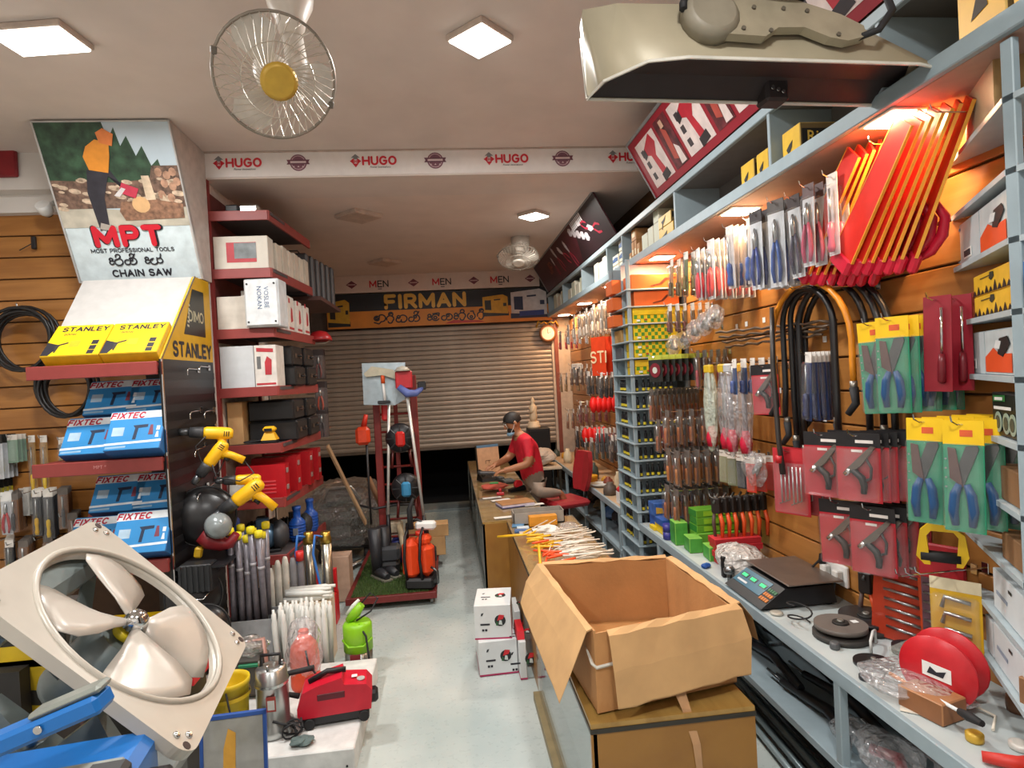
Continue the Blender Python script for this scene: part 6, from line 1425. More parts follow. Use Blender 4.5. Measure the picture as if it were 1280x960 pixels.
for z in SHZ[1:]: B(M('8b3a36', .5)).add([(DX0+.05, DYF+.22, z+.02), (DX1-.03, DYF+.22, z+.02), (DX1-.03, DYF+.66, z+.5), (DX0+.05, DYF+.66, z+.5)], [(0, 1, 2, 3)]).build('sloped_rest', t)
text('MPT *', .03, M('c98a86', .5), t, FACE((-2.2, DYF-.032, 1.57)))
# header with chainsaw poster
h0, h1 = (4.42, 3.88), (4.86, 2.88)
t = thing('poster_header', 'tilted header box with a chain saw poster above the yellow cartons', 'sign', (0, 0, 0))
B(M('c6bdb6', .6)).x(SIDE).prism([(4.42, 3.895), (5.04, 3.895), (5.04, 2.87), (4.86, 2.87)], -.012, 0).build('side_cheek', t)
B(M('b9b2ac', .6)).box(-2.68, -1.83, 4.88, 4.93, 2.88, 3.88).build('back_board', t)
PX = frame((-2.68, h1[0], h1[1]), (1, 0, 0), (0, h0[0]-h1[0], h0[1]-h1[1]))
PW, PH = .865, math.hypot(h0[0]-h1[0], h0[1]-h1[1])
B(M('c9d6da', .4)).x(PX).rbox(0, PW, 0, PH, -.03, 0, .004).build('poster_board', t)
B(M('b7b5b2', .4, .3)).x(PX).rbox(-.012, 0, -.01, PH+.01, -.03, .01, .003).rbox(PW, PW+.012, -.01, PH+.01, -.03, .01, .003).rbox(0, PW, -.012, 0, -.03, .01, .003).rbox(0, PW, PH, PH+.012, -.03, .01, .003).build('frame', t)
def pp(name, polys, m, z):
    b = B(m).x(PX)
    for q in polys: b.add([(x*PW, y*PH, z) for x, y in q], [tuple(range(len(q)))] if sum(q[i][0]*q[(i+1) % len(q)][1]-q[(i+1) % len(q)][0]*q[i][1] for i in range(len(q))) > 0 else [tuple(range(len(q)))[::-1]])
    o = b.build(name, t); o['kind'] = 'stuff' if len(polys) > 1 else ''
    if len(polys) == 1: del o['kind']
    return o
pp('sky_print', [[(.0, .38), (1, .38), (1, 1), (0, 1)]], M('b9c8d2', .45, 0, .06, 3), .002)
rnd = random.Random(3)
tr_ = [(0, .62), (0, 1), (.5, 1), (.52, .9), (.58, .97), (.6, .86), (.66, .92), (.7, .8), (.76, .86), (.8, .74), (.86, .78), (.88, .68), (.9, .62)]
pp('trees_print', [tr_], M('2f4a35', .5, 0, .45, 14), .003)
pp('ground_print', [[(0, .36), (1, .36), (1, .5), (.6, .46), (0, .5)]], M('b7b0a0', .5, 0, .15, 12), .003)
logs = []
for i in range(46):
    x, y, r = rnd.uniform(.02, .98), rnd.uniform(.47, .66), rnd.uniform(.015, .035)
    if .28 < x < .4: continue
    logs.append([(x+r*1.5*math.cos(a+.3), y+r*.55*math.sin(a)) for a in [2*PI*k/8 for k in range(8)]])
pp('logpile_print', [[(0, .48), (1, .48), (1, .74), (.8, .74), (.76, .66), (.5, .64), (0, .66)]], M('6d5548', .5, 0, .5, 26), .004)
pp('logs_print', logs, M('c3ac94', .5, 0, .3, 30), .005)
pp('logs_print', [[(x+.03*math.cos(a), y+.028*math.sin(a)) for a in [2*PI*k/8 for k in range(8)]] for x, y in ((.84, .7), (.9, .68), (.95, .7), (.87, .63), (.93, .61), (.97, .64), (.83, .56), (.9, .54))], M('a9826a', .5, 0, .3, 20), .0055)
pp('logs_print', [[(.7, .5), (.78, .5), (.76, .68), (.7, .68)], [(.8, .46), (.9, .46), (.84, .56)]], M('c9b49a', .5, 0, .2, 20), .006)
pp('felled_log_print', [[(.5, .40), (.97, .41), (.98, .5), (.78, .53), (.5, .52), (.47, .46)]], M('8a6650', .5, 0, .4, 30), .007)
pp('cut_face_print', [[(.65+.07*math.cos(a), .5+.052*math.sin(a)) for a in [2*PI*k/14 for k in range(14)]]], M('d2a878', .5, 0, .1), .008)
pp('figure_trousers_print', [[(.28, .34), (.36, .36), (.38, .55), (.45, .68), (.62, .6), (.58, .56), (.46, .74), (.3, .72), (.26, .58)]], M('2d2b33', .5, 0, .2), .008)
pp('figure_jacket_print', [[(.32, .72), (.46, .7), (.5, .8), (.52, .88), (.42, .9), (.34, .86), (.3, .8)]], M('d88a2c', .5, 0, .1), .009)
pp('figure_helmet_print', [[(.45, .88), (.54, .86), (.57, .93), (.5, .965), (.44, .94)]], M('d87a3c', .5), .01)
pp('figure_boots_print', [[(.28, .35), (.42, .33), (.42, .36), (.3, .39)]], M('a39a90', .5), .01)
pp('chainsaw_print', [[(.5, .58), (.62, .54), (.66, .6), (.54, .64)]], M('b8344a', .5), .01)
pp('chainsaw_bar_print', [[(.5, .55), (.56, .6), (.53, .61), (.46, .56)]], M('c9c4c4', .5), .0105)
MX = lambda x, y: PX @ TR(x*PW, y*PH, .0035)
text('MPT', .17, DARKINK, t, MX(.485, .298), .068, wide=1.12)
text('MPT', .17, M('c4162a', .45, 0, 0), t, PX @ TR(.485*PW, .3*PH, .012), .05, wide=1.12)
text('MOST PROFESSIONAL TOOLS', .037, DARKINK, t, MX(.49, .205), .02, wide=.98)
L, wdt = sinhala(['ce', 'nn', ' ', 'so'])
strokes([[((p[0]-wdt/2)*.1, p[1]*.09) for p in l] for l in L], DARKINK, .0105, t, MX(.5, .1))
text('CHAIN SAW', .065, DARKINK, t, MX(.52, .05), .03)

# cartons on the display unit ------------------------------------------------
SL = math.atan2(.62, .58)
def slopebox(x, y, z, ang, w_, L_, h, face, edge, label, name):
    """flat carton lying on a slope: local x to the right, local y up the slope, local z off it"""
    o = thing(name, label, 'box', (x, y, z), (ang, 0, 0))
    B(edge).rbox(0, w_, 0, L_, 0, h, .004).build('carton', o)
    B(face).box(.004, w_-.004, .004, L_-.004, h, h+.0012).build('front_print', o)
    return o
def zz(o, polys, m, z, name='print'):
    b = B(m)
    for q in polys: b.prism(q, z, z+.0008)
    r = b.build(name, o)
    if len(polys) > 1: r['kind'] = 'stuff'
    return r
FY = M('f0c514', .4, 0, .03)
for i, x in enumerate((-2.52, -2.17)):
    o = slopebox(x, DYF+.035, SHZ[0]+.09-.06, .78, .345, .30, .085, FY, M('d8ac14', .45), ('yellow power drill carton on the top shelf, touching the hose coils', 'yellow power drill carton on the top shelf, beside the yellow cheek')[i], 'yellow_carton')
    text('STANLEY', .054, DARKINK, o, TR(.19, .255, .0872), .035); text('600W', .026, DARKINK, o, TR(.11, .205, .0872), .008)
    zz(o, [[(.005, .005), (.05, .005), (.09, .1), (.005, .13)]], DARKINK, .0863); zz(o, [[(.06, .1), (.13, .13), (.13, .115), (.085, .095), (.08, .03), (.07, .03)]], M('33312a', .5), .0865, 'drill_print')
    zz(o, [[(.14, .08), (.2, .08), (.2, .14), (.14, .14)]], M('cfa71a', .5), .0863, 'print'); zz(o, [[(.27, .1), (.31, .1), (.31, .14), (.27, .14)], [(.27, .05), (.31, .05), (.31, .09), (.27, .09)], [(.27, .01), (.31, .01), (.31, .045), (.27, .045)]], DARKINK, .0864)
BLU = M('3088c6', .45, 0, .06, 5); BLU2 = M('1f5f98', .45); WHT = M('dfe6ea', .45)
def blue_carton(x, y, z, ang, label, w_=.33, L_=.27, h=.085):
    o = slopebox(x, y, z, ang, w_, L_, h, BLU, BLU2, label, 'blue_carton')
    zz(o, [[(.0, L_-.065), (w_, L_-.055), (w_, L_-.005), (.0, L_-.012)]], WHT, h+.0013, 'white_band')
    text('FIXTEC', .05, M('b01c3a', .45, 0, 0), o, TR(w_*.32, L_-.036, h+.0025), .04, shear=.2)
    zz(o, [[(.0, .035), (w_, .05), (w_, .065), (.0, .05)]], WHT, h+.0013, 'white_stripe')
    zz(o, [[(.03, .1), (.1, .1), (.1, .16), (.03, .16)]], M('a9c4d8', .45), h+.0013, 'text_panel')
    zz(o, [[(.15, .17), (.24, .175), (.24, .155), (.185, .15), (.18, .07), (.16, .07), (.165, .15)]], M('20304a', .5), h+.0015, 'drill_print')
    zz(o, [[(.25, .1), (.28, .1), (.27, .17), (.255, .17)]], M('7a3a4a', .5), h+.0015, 'accessory_print'); zz(o, [[(.295, .13), (.315, .13), (.315, .16), (.295, .16)], [(.295, .08), (.315, .08), (.31, .12), (.3, .12)]], WHT, h+.0015)
    zz(o, [[(.01, .012), (.13, .016), (.13, .03), (.01, .026)]], M('8fb4d0', .45), h+.0013)
    return o
for lv, z in enumerate(SHZ[1:]):
    nm = ('middle', 'lower')[lv]; ca, sa = math.cos(1.0), math.sin(1.0)
    y0, z0_ = DYF+.07, z+.028
    blue_carton(-2.46, y0, z0_, 1.0, 'blue power tool carton, front one next to the wall on the %s shelf' % nm)
    blue_carton(-2.42, y0+.285*ca+.05, z0_+.285*sa, 1.0, 'blue power tool carton, raised one next to the wall on the %s shelf' % nm)
    blue_carton(-2.15, y0+.285*ca+.05, z0_+.285*sa, 1.0, 'blue power tool carton, raised one beside the black panel on the %s shelf' % nm)
    blue_carton(-2.155, y0-.045, z0_+.002, 1.03, 'blue power tool carton standing proud beside the black panel on the %s shelf' % nm, .335, .28, .12)
# yellow-black cartons low behind the exhaust fan
for i in range(2):
    o = slopebox(-2.5+.35*i, DYF+.1, .3, .4, .34, .3, .1, FY, M('1d1b14', .5), ('low yellow and black carton behind the tilted exhaust fan', 'second low yellow and black carton behind the tilted fan')[i], 'yellow_carton')
    zz(o, [[(.05, .2), (.3, .2), (.3, .26), (.05, .26)]], DARKINK, .1013); zz(o, [[(.24, .05), (.31, .05), (.31, .12), (.24, .12)]], DARKINK, .1013)
t = thing('low_plinth', 'dark low plinth under the display unit', 'plinth', (0, 0, 0)); B(M('4a2a28', .6)).box(DX0, DX1-.02, 3.95, DYF-.04, 0, .3).build('body', t)

# hooks on the black panel
hk = B(CHROME).tube([(0, 0, 0), (.05, -.12, 0), (.1, -.42, -.002), (.1, -.44, -.02), (.1, -.44, -.045)], .0045, 6).rbox(-.004, .004, -.02, .02, -.02, .02, .001).mesh('peg_hook')
for i, (y, z) in enumerate(((4.66, 2.17), (4.86, 2.19), (4.66, 1.88), (4.9, 1.87), (4.7, 1.62), (4.92, 1.74), (4.7, 1.32), (4.86, 1.34), (4.72, 1.1), (4.78, 1.1), (4.84, 1.1))):
    tag(obj('peg_hook', hk, None, (DX1+.006, y, z)), 'bent chrome peg hook on the black side panel', 'hook', 'peg hooks on the black panel')
# yellow drills
DGR = M('3a3a3c', .5)
def drill(loc, rot, label, s=1.0, cord=True):
    t = thing('power_drill', label, 'drill', loc, rot)
    B(DWY).lathe([(.028*s, -.02*s), (.036*s, 0), (.038*s, .09*s), (.034*s, .13*s), (.022*s, .145*s)], 14, RY(PI/2)).build('motor_housing', t)
    B(DGR).lathe([(.03*s, -.09*s), (.034*s, -.03*s), (.034*s, -.015*s)], 14, RY(PI/2)).build('gear_case', t)
    B(M('5d5f62', .35, .8)).lathe([(.012*s, -.15*s), (.02*s, -.14*s), (.022*s, -.09*s)], 12, RY(PI/2)).build('chuck', t)
    B(DWY).tube([(.08*s, 0, -.02*s), (.1*s, 0, -.08*s), (.11*s, 0, -.15*s)], [.026*s, .021*s, .023*s], 10).build('handle', t)
    B(BLACK).tube([(.062*s, 0, -.05*s), (.07*s, 0, -.08*s)], .012*s, 8).build('trigger', t)
    for k in range(3): B(BLACK).rbox(.095*s+.012*s*k, .1*s+.012*s*k, -.037*s, -.034*s, -.015*s, .015*s, .001).build('vent', t)
    if cord: B(M('2c2c2e', .5)).tube([(.11*s, 0, -.15*s), (.08*s, -.03, -.24*s), (0, -.04, -.2*s), (-.05*s, -.03, -.08*s), (.0, -.04, -.02*s)], .005, 6).build('cord', t)
    return t
drill(at(258, 541, Y=4.35), (0, .12, .3), 'yellow drill with black nose on the highest peg of the black panel', 1.15)
drill(at(262, 578, Y=4.32), (0, -.9, .3), 'yellow drill hanging nose down below the first drill', 1.15)
drill(at(298, 600, Y=4.4), (0, .05, .2), 'dark grey and yellow drill hanging beside the white plate', 1.0, False)
drill(at(297, 625, Y=4.35), (0, -.6, .2), 'large yellow drill turned towards the aisle at the corner of the panel', 1.35, False)
# black basins and small machines at the panel foot
def basin(loc, rot, r, label):
    t = thing('rubber_basin', label, 'basin', loc, rot)
    B(M('1b1b1d', .3, 0, .1)).lathe([(.02, .0), (r*.7, .0), (r*.95, .05), (r, .07), (r*.97, .075), (r*.9, .055), (r*.66, .012), (.02, .012)], 30).build('bowl', t)
    B(M('111112', .5)).tube([(r*math.cos(a), r*math.sin(a), .07) for a in [2*PI*k/30 for k in range(30)]], .008, 6, closed=True).build('rim', t)
BAS = [((-1.68, 4.3, 1.17), (-1.75, .2, .35), .2, 'large black rubber basin hanging upright on the black panel'), ((-1.7, 4.1, .7), (-1.85, .15, .3), .17, 'black rubber basin hanging low near the clear tubes'), ((-1.62, 4.0, .5), (-1.8, .1, .3), .16, 'black rubber basin behind the corner of the exhaust fan')]
for a in BAS: basin(*a)
t = thing('cable_box', 'black ribbed box hanging on wire loops under the basins', 'box', (-1.68, 4.15, .82)); B(M('1f2022', .5)).rbox(-.1, .1, -.06, .06, -.1, .08, .008).build('body', t)
for k in range(6): B(M('26272a', .4)).box(-.1+.035*k, -.085+.035*k, -.066, -.06, -.095, .075).build('rib', t)
B(CHROME).tube([(-.08, -.06, -.1), (-.06, -.1, -.13), (0, -.1, -.13), (.06, -.1, -.13), (.08, -.06, -.1)], .004, 6).build('wire_loop', t)
t = thing('angle_grinder', 'dark red blower tool lying beside the grey dome', 'blower', (-1.6, 4.26, 1.01), (0, .2, .2)); B(M('7c1820', .45, 0, .1)).tube([(-.1, 0, .03), (-.04, 0, .0), (.04, 0, -.02), (.09, -.02, -.01), (.12, -.03, .06)], [.05, .065, .05, .035, .025], 12).build('housing', t); B(BLACK).lathe([(.05, 0), (.06, .03), (.03, .05)], 16, TR(-.02, -.03, .05) @ RX(.4)).build('fan_cover', t); B(M('c8a01c', .5)).rbox(-.12, -.07, -.03, .02, -.12, -.05, .01).build('yellow_base', t)
t = thing('lamp_dome', 'grey translucent dome next to the large black basin', 'dome', (-1.56, 4.2, 1.12), (1.2, 0, .6)); B(M('8d9596', .25, .2)).lathe([(.01, .07), (.05, .055), (.08, .02), (.085, 0)], 20).build('dome', t); B(DSTEEL).lathe([(.087, -.008), (.087, .004)], 20).build('rim', t)

# ================================================================== RED ANGLED SHELVES
RX0, RX1, RY0, RY1 = -1.825, -1.37, 5.07, 6.15
RZ_ = [3.43, 2.97, 2.49, 2.02, 1.56, 1.12, .66]
t = thing('red_shelving', 'red open shelving with angled corners beside the display unit', 'shelf', (0, 0, 0))
poly = [(RX0, RY0), (RX1, RY0), (RX1+.03, RY0+.03), (RX1+.08, RY1), (RX0, RY1)]
for z in RZ_:
    o = B(M('4a4344', .6)).prism(poly, z-.025, z).build('shelf_board', t)
    B(REDSH).rbox(RX0, RX1+.01, RY0-.018, RY0, z-.07, z+.008, .003).build('front_lip', o)
    B(REDSH).prism([(RX1, RY0-.018), (RX1+.018, RY0-.005), (RX1+.1, RY1), (RX1+.082, RY1)], z-.07, z+.008).build('aisle_lip', o)
B(M('8a302e', .5)).box(RX0-.004, RX0+.02, RY0-.02, RY0+.02, 0, 3.69).build('upright', t)
B(M('8a302e', .5)).box(RX0-.004, RX0+.02, RY1-.03, RY1, 0, 3.69).build('upright', t)
B(M('6a2f2c', .6)).box(RX0, RX0+.006, RY0+.02, RY1-.03, 2.4, 3.6).build('back_board', t)
def sbox(x, y, z, w_, d, h, m, label, name='white_carton', m2=None, rz=0):
    return tag(obj(name, carton(w_, d, h, (m2 or m, m, m)), None, (x, y, z+.001), (0, 0, rz)), label, 'box')
OFFW = M('d6cfc2', .6, 0, .05); RPR = M('b8303a', .5)
o = sbox(-1.80, 5.08, RZ_[1], .42, .16, .27, OFFW, 'large white carton with red and grey picture on the second red shelf')
fprint(o, [[(.1, .06), (.33, .06), (.33, .22), (.1, .22)]], RPR); fprint(o, [[(.16, .09), (.33, .09), (.33, .215), (.16, .215)]], M('7d8486', .5, 0, .3, 10), 'picture', -.003)
for i in range(6): sbox(-1.76, 5.26+.15*i, RZ_[1], .40+.012*i, .145, .25+.01*(i % 2), M(('d2c9ba', 'c9bfb0')[i % 2], .6, 0, .08), 'plain off-white carton, %s in the row behind the large picture carton' % ORD[i])
GC = M('4d4a4c', .5)
for i in range(6):
    o = tag(B(GC).rbox(0, .3, 0, .1, 0, .44, .02).build('grey_case', None, (-1.62+.02*i, 6.22+.16*i, 2.9)), 'tall dark grey tool case standing beyond the red shelving', 'case', 'grey cases'); B(M('6a6768', .5)).tube([(.08, .05, .44), (.1, .05, .47), (.2, .05, .47), (.22, .05, .44)], .008, 6).build('handle', o)
t = thing('high_shelf', 'dark wall shelf carrying the grey cases', 'shelf', (0, 0, 0)); B(M('5a3a34', .6)).box(-2.2, -1.2, 6.18, 7.3, 2.86, 2.899).build('board', t)
for y in (6.4, 7.1): B(DSTEEL).box(-2.44, -1.6, y-.01, y+.01, 2.83, 2.86).build('bracket', t)
o = sbox(-1.80, 5.08, RZ_[2], .26, .2, .27, M('cfc7bb', .6, 0, .08), 'plain white foam carton on the third red shelf')
o = thing('steel_enclosure', 'white metal enclosure with handwriting on its lid on the third red shelf', 'box', (-1.56, 5.0, RZ_[2]+.009), (0, 0, -.06))
B(M('d3d8da', .4)).rbox(0, .27, 0, .2, 0, .38, .008).build('case', o); B(M('dfe3e5', .35)).rbox(.01, .26, -.012, 0, .012, .368, .006).build('lid', o)
for x in (.03, .24):
    for z in (.04, .34): B(BLACK).cyl((x, -.012, z), (x, -.017, z), .008, n=8).build('screw', o)
for k, s_ in enumerate(('VOSLBE', 'NOKAN')): text(s_, .05, BLUP, o, FACE((.175-.055*k, -.0135, .23)) @ RZ(-PI/2), .0)
for i in range(4):
    o = tag(obj('red_print_carton', carton(.3, .2, .33-.02*i, (M('dcd6ce', .55),)*3), None, (-1.66+.02*i, 5.24+.21*i, RZ_[2]+.009)), ('white carton with red print beside the metal enclosure', 'second white carton with red print behind the enclosure', 'third white carton with red print on the shelf', 'last white carton with red print at the shelf end')[i], 'box')
    X_ = frame((.3006, 0, 0), (0, 1, 0), (0, 0, 1))
    B(RPR).x(X_).prism([(.02, .02), (.18, .02), (.18, .04), (.02, .04)], 0, .001).prism([(.08, .08), (.15, .1), (.14, .2), (.1, .22), (.08, .15)], 0, .001).prism([(.02, .25), (.07, .25), (.07, .29), (.02, .29)], 0, .001).build('print', o)
o = sbox(-1.80, 5.08, RZ_[3], .26, .26, .34, M('c9cdd0', .55, 0, .04), 'pale grey-white carton on the fourth red shelf')
o = tag(obj('red_print_carton', carton(.17, .24, .34, (M('dcd6ce', .55),)*3), None, (-1.535, 5.08, RZ_[3]+.001)), 'white carton with red printed figure on the fourth red shelf', 'box')
fprint(o, [[(.02, .29), (.15, .28), (.15, .31), (.02, .32)], [(.01, .02), (.16, .02), (.16, .035), (.01, .035)]], RPR); fprint(o, [[(.08, .1), (.13, .1), (.135, .22), (.1, .25), (.08, .2)]], RPR, 'figure_print'); fprint(o, [[(.02, .15), (.05, .15), (.05, .25), (.02, .25)]], M('6a6a6a', .5), 'print')
BC = M('1e1e20', .4, 0, .1)
def black_case(loc, w_, d, h, label):
    o = thing('tool_case', label, 'case', loc)
    B(BC).rbox(0, w_, 0, d, 0, h, .015).build('body', o)
    for y in (d*.25, d*.75): B(M('6d5a4c', .35, .5)).rbox(w_-.001, w_+.012, y-.02, y+.02, h*.4, h*.62, .003).build('latch', o)
    B(BC).tube([(w_, d*.4, h*.5), (w_+.03, d*.42, h*.5), (w_+.03, d*.58, h*.5), (w_, d*.6, h*.5)], .007, 6).build('handle', o)
for i, (y, z, w_) in enumerate(((5.36, 0, .34), (5.36, .175, .32), (5.74, 0, .36), (5.74, .175, .34))): black_case((-1.68, y, RZ_[3]+.001+z), w_+.06, .34, .17, ('black tool case, lower one by the printed figure carton', 'black tool case, upper one by the printed figure carton', 'black tool case, lower one at the end of the fourth shelf', 'black tool case, upper one at the end of the fourth shelf')[i])
for i, (y, z, w_) in enumerate(((5.3, 0, .34), (5.3, .175, .32), (5.7, 0, .36), (5.7, .175, .34))): black_case((-1.68, y, RZ_[4]+.001+z), w_+.06, .36, .17, ('black tool case, lower one behind the yellow sander', 'black tool case, upper one behind the yellow sander', 'black tool case, lower one at the end of the fifth shelf', 'black tool case, upper one at the end of the fifth shelf')[i])
sbox(-1.81, 5.2, RZ_[4], .12, .3, .35, CARDP, 'tan carton standing at the back of the fifth red shelf')
t = thing('sander', 'yellow palm sander on the fifth red shelf', 'sander', (-1.47, 5.16, RZ_[4]+.001)); B(BLACK).rbox(-.06, .06, -.05, .05, 0, .03, .008).build('base', t); B(DWY).hexa([(-.06, -.05, .03), (.06, -.05, .03), (.06, .05, .03), (-.06, .05, .03)], [(-.035, -.03, .09), (.035, -.03, .09), (.035, .03, .09), (-.035, .03, .09)]).build('body', t); B(DWY).rbox(-.05, .05, -.045, .045, .09, .14, .02).build('palm_grip', t); B(BLACK).box(-.03, .03, -.048, -.044, .1, .125).build('badge', t)
B(RUBBER).tube([(-.05, 0, .03), (-.14, .02, .02), (-.2, -.02, .02), (-.12, .06, .03)], .008, 6).build('cord', t)
# red cases on the sixth shelf
RCAS = M('b8141f', .4, 0, .06)
def red_case(loc, w_, d, h, label):
    o = thing('red_case', label, 'case', loc)
    B(RCAS).hexa([(0, 0, 0), (w_, 0, 0), (w_, d, 0), (0, d, 0)], [(.05, 0, h), (w_, 0, h), (w_, d, h), (.05, d, h)]).build('body', o)
    for k in range(4): B(M('d84a50', .4)).rbox(w_*.55+.0*k, w_*.82, -.004, .0, h*.15+.03*k, h*.15+.012+.03*k, .001).build('rib', o)
    for z in (h*.3, h*.8): B(M('c9b8b4', .3, .6)).rbox(w_, w_+.012, .02, .06, z-.02, z+.02, .003).build('latch', o)
red_case((-1.78, 5.1, RZ_[5]+.001), .43, .12, .27, 'wide red tool case with ribs on the sixth red shelf'); red_case((-1.74, 5.36, RZ_[5]+.001), .42, .14, .3, 'red tool case standing second on the sixth red shelf'); red_case((-1.72, 5.66, RZ_[5]+.001), .44, .14, .3, 'red tool case standing third on the sixth red shelf'); red_case((-1.7, 5.92, RZ_[5]+.001), .44, .12, .3, 'red tool case at the end of the sixth red shelf')
t = thing('white_plate', 'white rounded plate leaning against the wide red case', 'plate', (-1.66, 5.03, RZ_[5]+.01), (-.25, 0, 0)); B(M('d5d3cc', .4)).rbox(-.12, .12, 0, .015, 0, .17, .014).build('plate', t)
for x in (-.09, .09): B(M('6a6864', .5)).cyl((x, -.003, .03), (x, 0, .03), .006, n=8).build('screw', t)
# blue and dark pumps on the lowest red shelf
def pump(loc, m, label, s=1, rz=0, vert=False):
    o = thing('motor_pump', label, 'pump', loc, (0, 0, rz))
    if vert:
        B(m).lathe([(.05*s, 0), (.065*s, .03*s), (.065*s, .16*s), (.04*s, .19*s), (.03*s, .2*s), (.03*s, .26*s), (.036*s, .265*s), (.036*s, .29*s)], 16).build('casing', o)
        for k in range(5): B(m).lathe([(.068*s, .04*s+.025*s*k), (.068*s, .05*s+.025*s*k)], 16).build('fin', o)
        B(M('a8b4c4', .3, .5)).rbox(-.02*s, .02*s, -.07*s, -.062*s, .06*s, .12*s, .002).build('plate', o)
    else:
        B(m).lathe([(.04*s, -.14*s), (.075*s, -.12*s), (.08*s, .04*s), (.06*s, .07*s)], 18, TR(0, 0, .1*s) @ RY(PI/2)).build('motor', o)
        for k in range(5): B(m).lathe([(.086*s, -.1*s+.03*s*k), (.086*s, -.09*s+.03*s*k)], 18, TR(0, 0, .1*s) @ RY(PI/2)).build('fin', o)
        B(M('3a3c40', .5)).lathe([(.09*s, .06*s), (.1*s, .1*s), (.06*s, .14*s), (.035*s, .15*s)], 18, TR(0, 0, .1*s) @ RY(PI/2)).build('volute', o)
        B(m).rbox(-.05*s, .03*s, -.03*s, .03*s, .17*s, .22*s, .006).build('terminal_box', o)
        B(BLACK).rbox(-.1*s, .1*s, -.07*s, .07*s, 0, .02*s, .004).build('foot', o)
    return o
PBL = M('1f55b0', .35, 0, .06)
pump((-1.38, 5.5, RZ_[6]+.001), PBL, 'blue upright pump on the lowest red shelf', 1.05, 0, True); pump((-1.34, 5.82, RZ_[6]+.001), PBL, 'blue upright pump nearer the wrapped machine', 1.05, 0, True)
pump((-1.58, 5.24, RZ_[6]+.001), M('5a7a96', .3, .3), 'steel blue motor pump on the lowest red shelf', 1.25, .2)
pump((-1.45, 5.7, RZ_[6]+.001), M('2a2c30', .4), 'black motor pump behind the steel blue one', 1.0, .3)
pump((-1.7, 5.6, RZ_[6]+.001), M('34363a', .4), 'dark motor pump at the back of the lowest red shelf', 1.0, .1)
pump((-1.62, 5.55, .001), M('24262a', .4), 'black pump on the floor under the red shelving', 1.4, .1)
o = thing('blue_canister', 'dark blue canister with red cap hanging under the large drill', 'canister', (-1.58, 4.5, .886)); B(M('24448c', .4)).lathe([(.05, 0), (.055, .02), (.055, .2), (.03, .24), (.025, .27)], 16).build('body', o); B(M('b8242c', .4)).lathe([(.03, .27), (.03, .3)], 12).build('cap', o)
o = thing('tool_ledge', 'small dark ledge holding the blower, dome and canister by the side panel', 'shelf', (0, 0, 0)); B(BLACK).box(-1.80, -1.5, 4.1, 4.56, .87, .885).build('board', o); B(BLACK).tube([(-1.80, 4.2, .7), (-1.52, 4.2, .87)], .008, 6).build('bracket', o)
# top shelf clutter and red helmet
o = thing('shiny_pack', 'silver and black pack on the topmost red shelf', 'pack', (-1.6, 5.15, RZ_[0]+.001)); B(BLACK).rbox(-.1, .0, -.05, .05, 0, .07, .01).build('dark_end', o); B(CHROME).rbox(0, .16, -.05, .05, 0, .075, .02).build('foil_end', o)
for i in range(6): tag(blob(.08, .08, .05, M('5a4a46', .6), 130+i, .25, 10, 6).build('dusty_bundle', None, (-1.5, 5.4+.14*i, RZ_[0]+.055)), 'dusty dark bundle on the topmost red shelf', 'bundle', 'dusty bundles')
t = thing('safety_helmet', 'red safety helmet hanging at the end of the red shelving', 'helmet', (-1.24, 6.22, 2.46)); B(M('a81c22', .35)).lathe([(.01, .1), (.07, .085), (.11, .04), (.12, 0), (.115, -.005), (.1, .03), (.06, .07)], 20).build('shell', t); B(M('a81c22', .35)).prism([(-.12, -.02), (.12, -.02), (.1, -.17), (-.1, -.17)], 0, .008).build('brim', t); B(M('c9c0b4', .6)).tube([(-.1, 0, .0), (-.06, -.05, -.03), (.06, -.05, -.03), (.1, 0, 0)], .006, 6).build('strap', t)
for i, (c, z) in enumerate((('7a3a34', 2.36), ('b8482a', 2.04), ('4a4042', 1.78))):
    pr = None
    for k in range(3):
        loc = (-1.26, 6.19+.05*k, z)
        if pr is None: pr = pliers_pack(c, .1, .28, M('3a2c2a', .5), True, '5a4a44')(); pr.location = loc; pr.rotation_euler = (0, 0, PI/2); tag(pr, ('maroon', 'orange-red', 'dark')[i]+' handled tool pack hanging at the rear end of the red shelving', 'tool pack', 'rear packs %d' % i)
        else: dup(pr, loc, (0, 0, PI/2+jit(.2)))
a = Vector((-1.28, 6.5, 1.38)); c = Vector((-1.02, 6.85, .55))
tag(B(M('a98a68', .7)).x(frame(a, c-a, (0, 1, .2))).rbox(0, (c-a).length+.1, -.04, .04, -.012, .012, .003).build('wooden_plank'), 'pale wooden plank leaning behind the red shelving', 'plank')

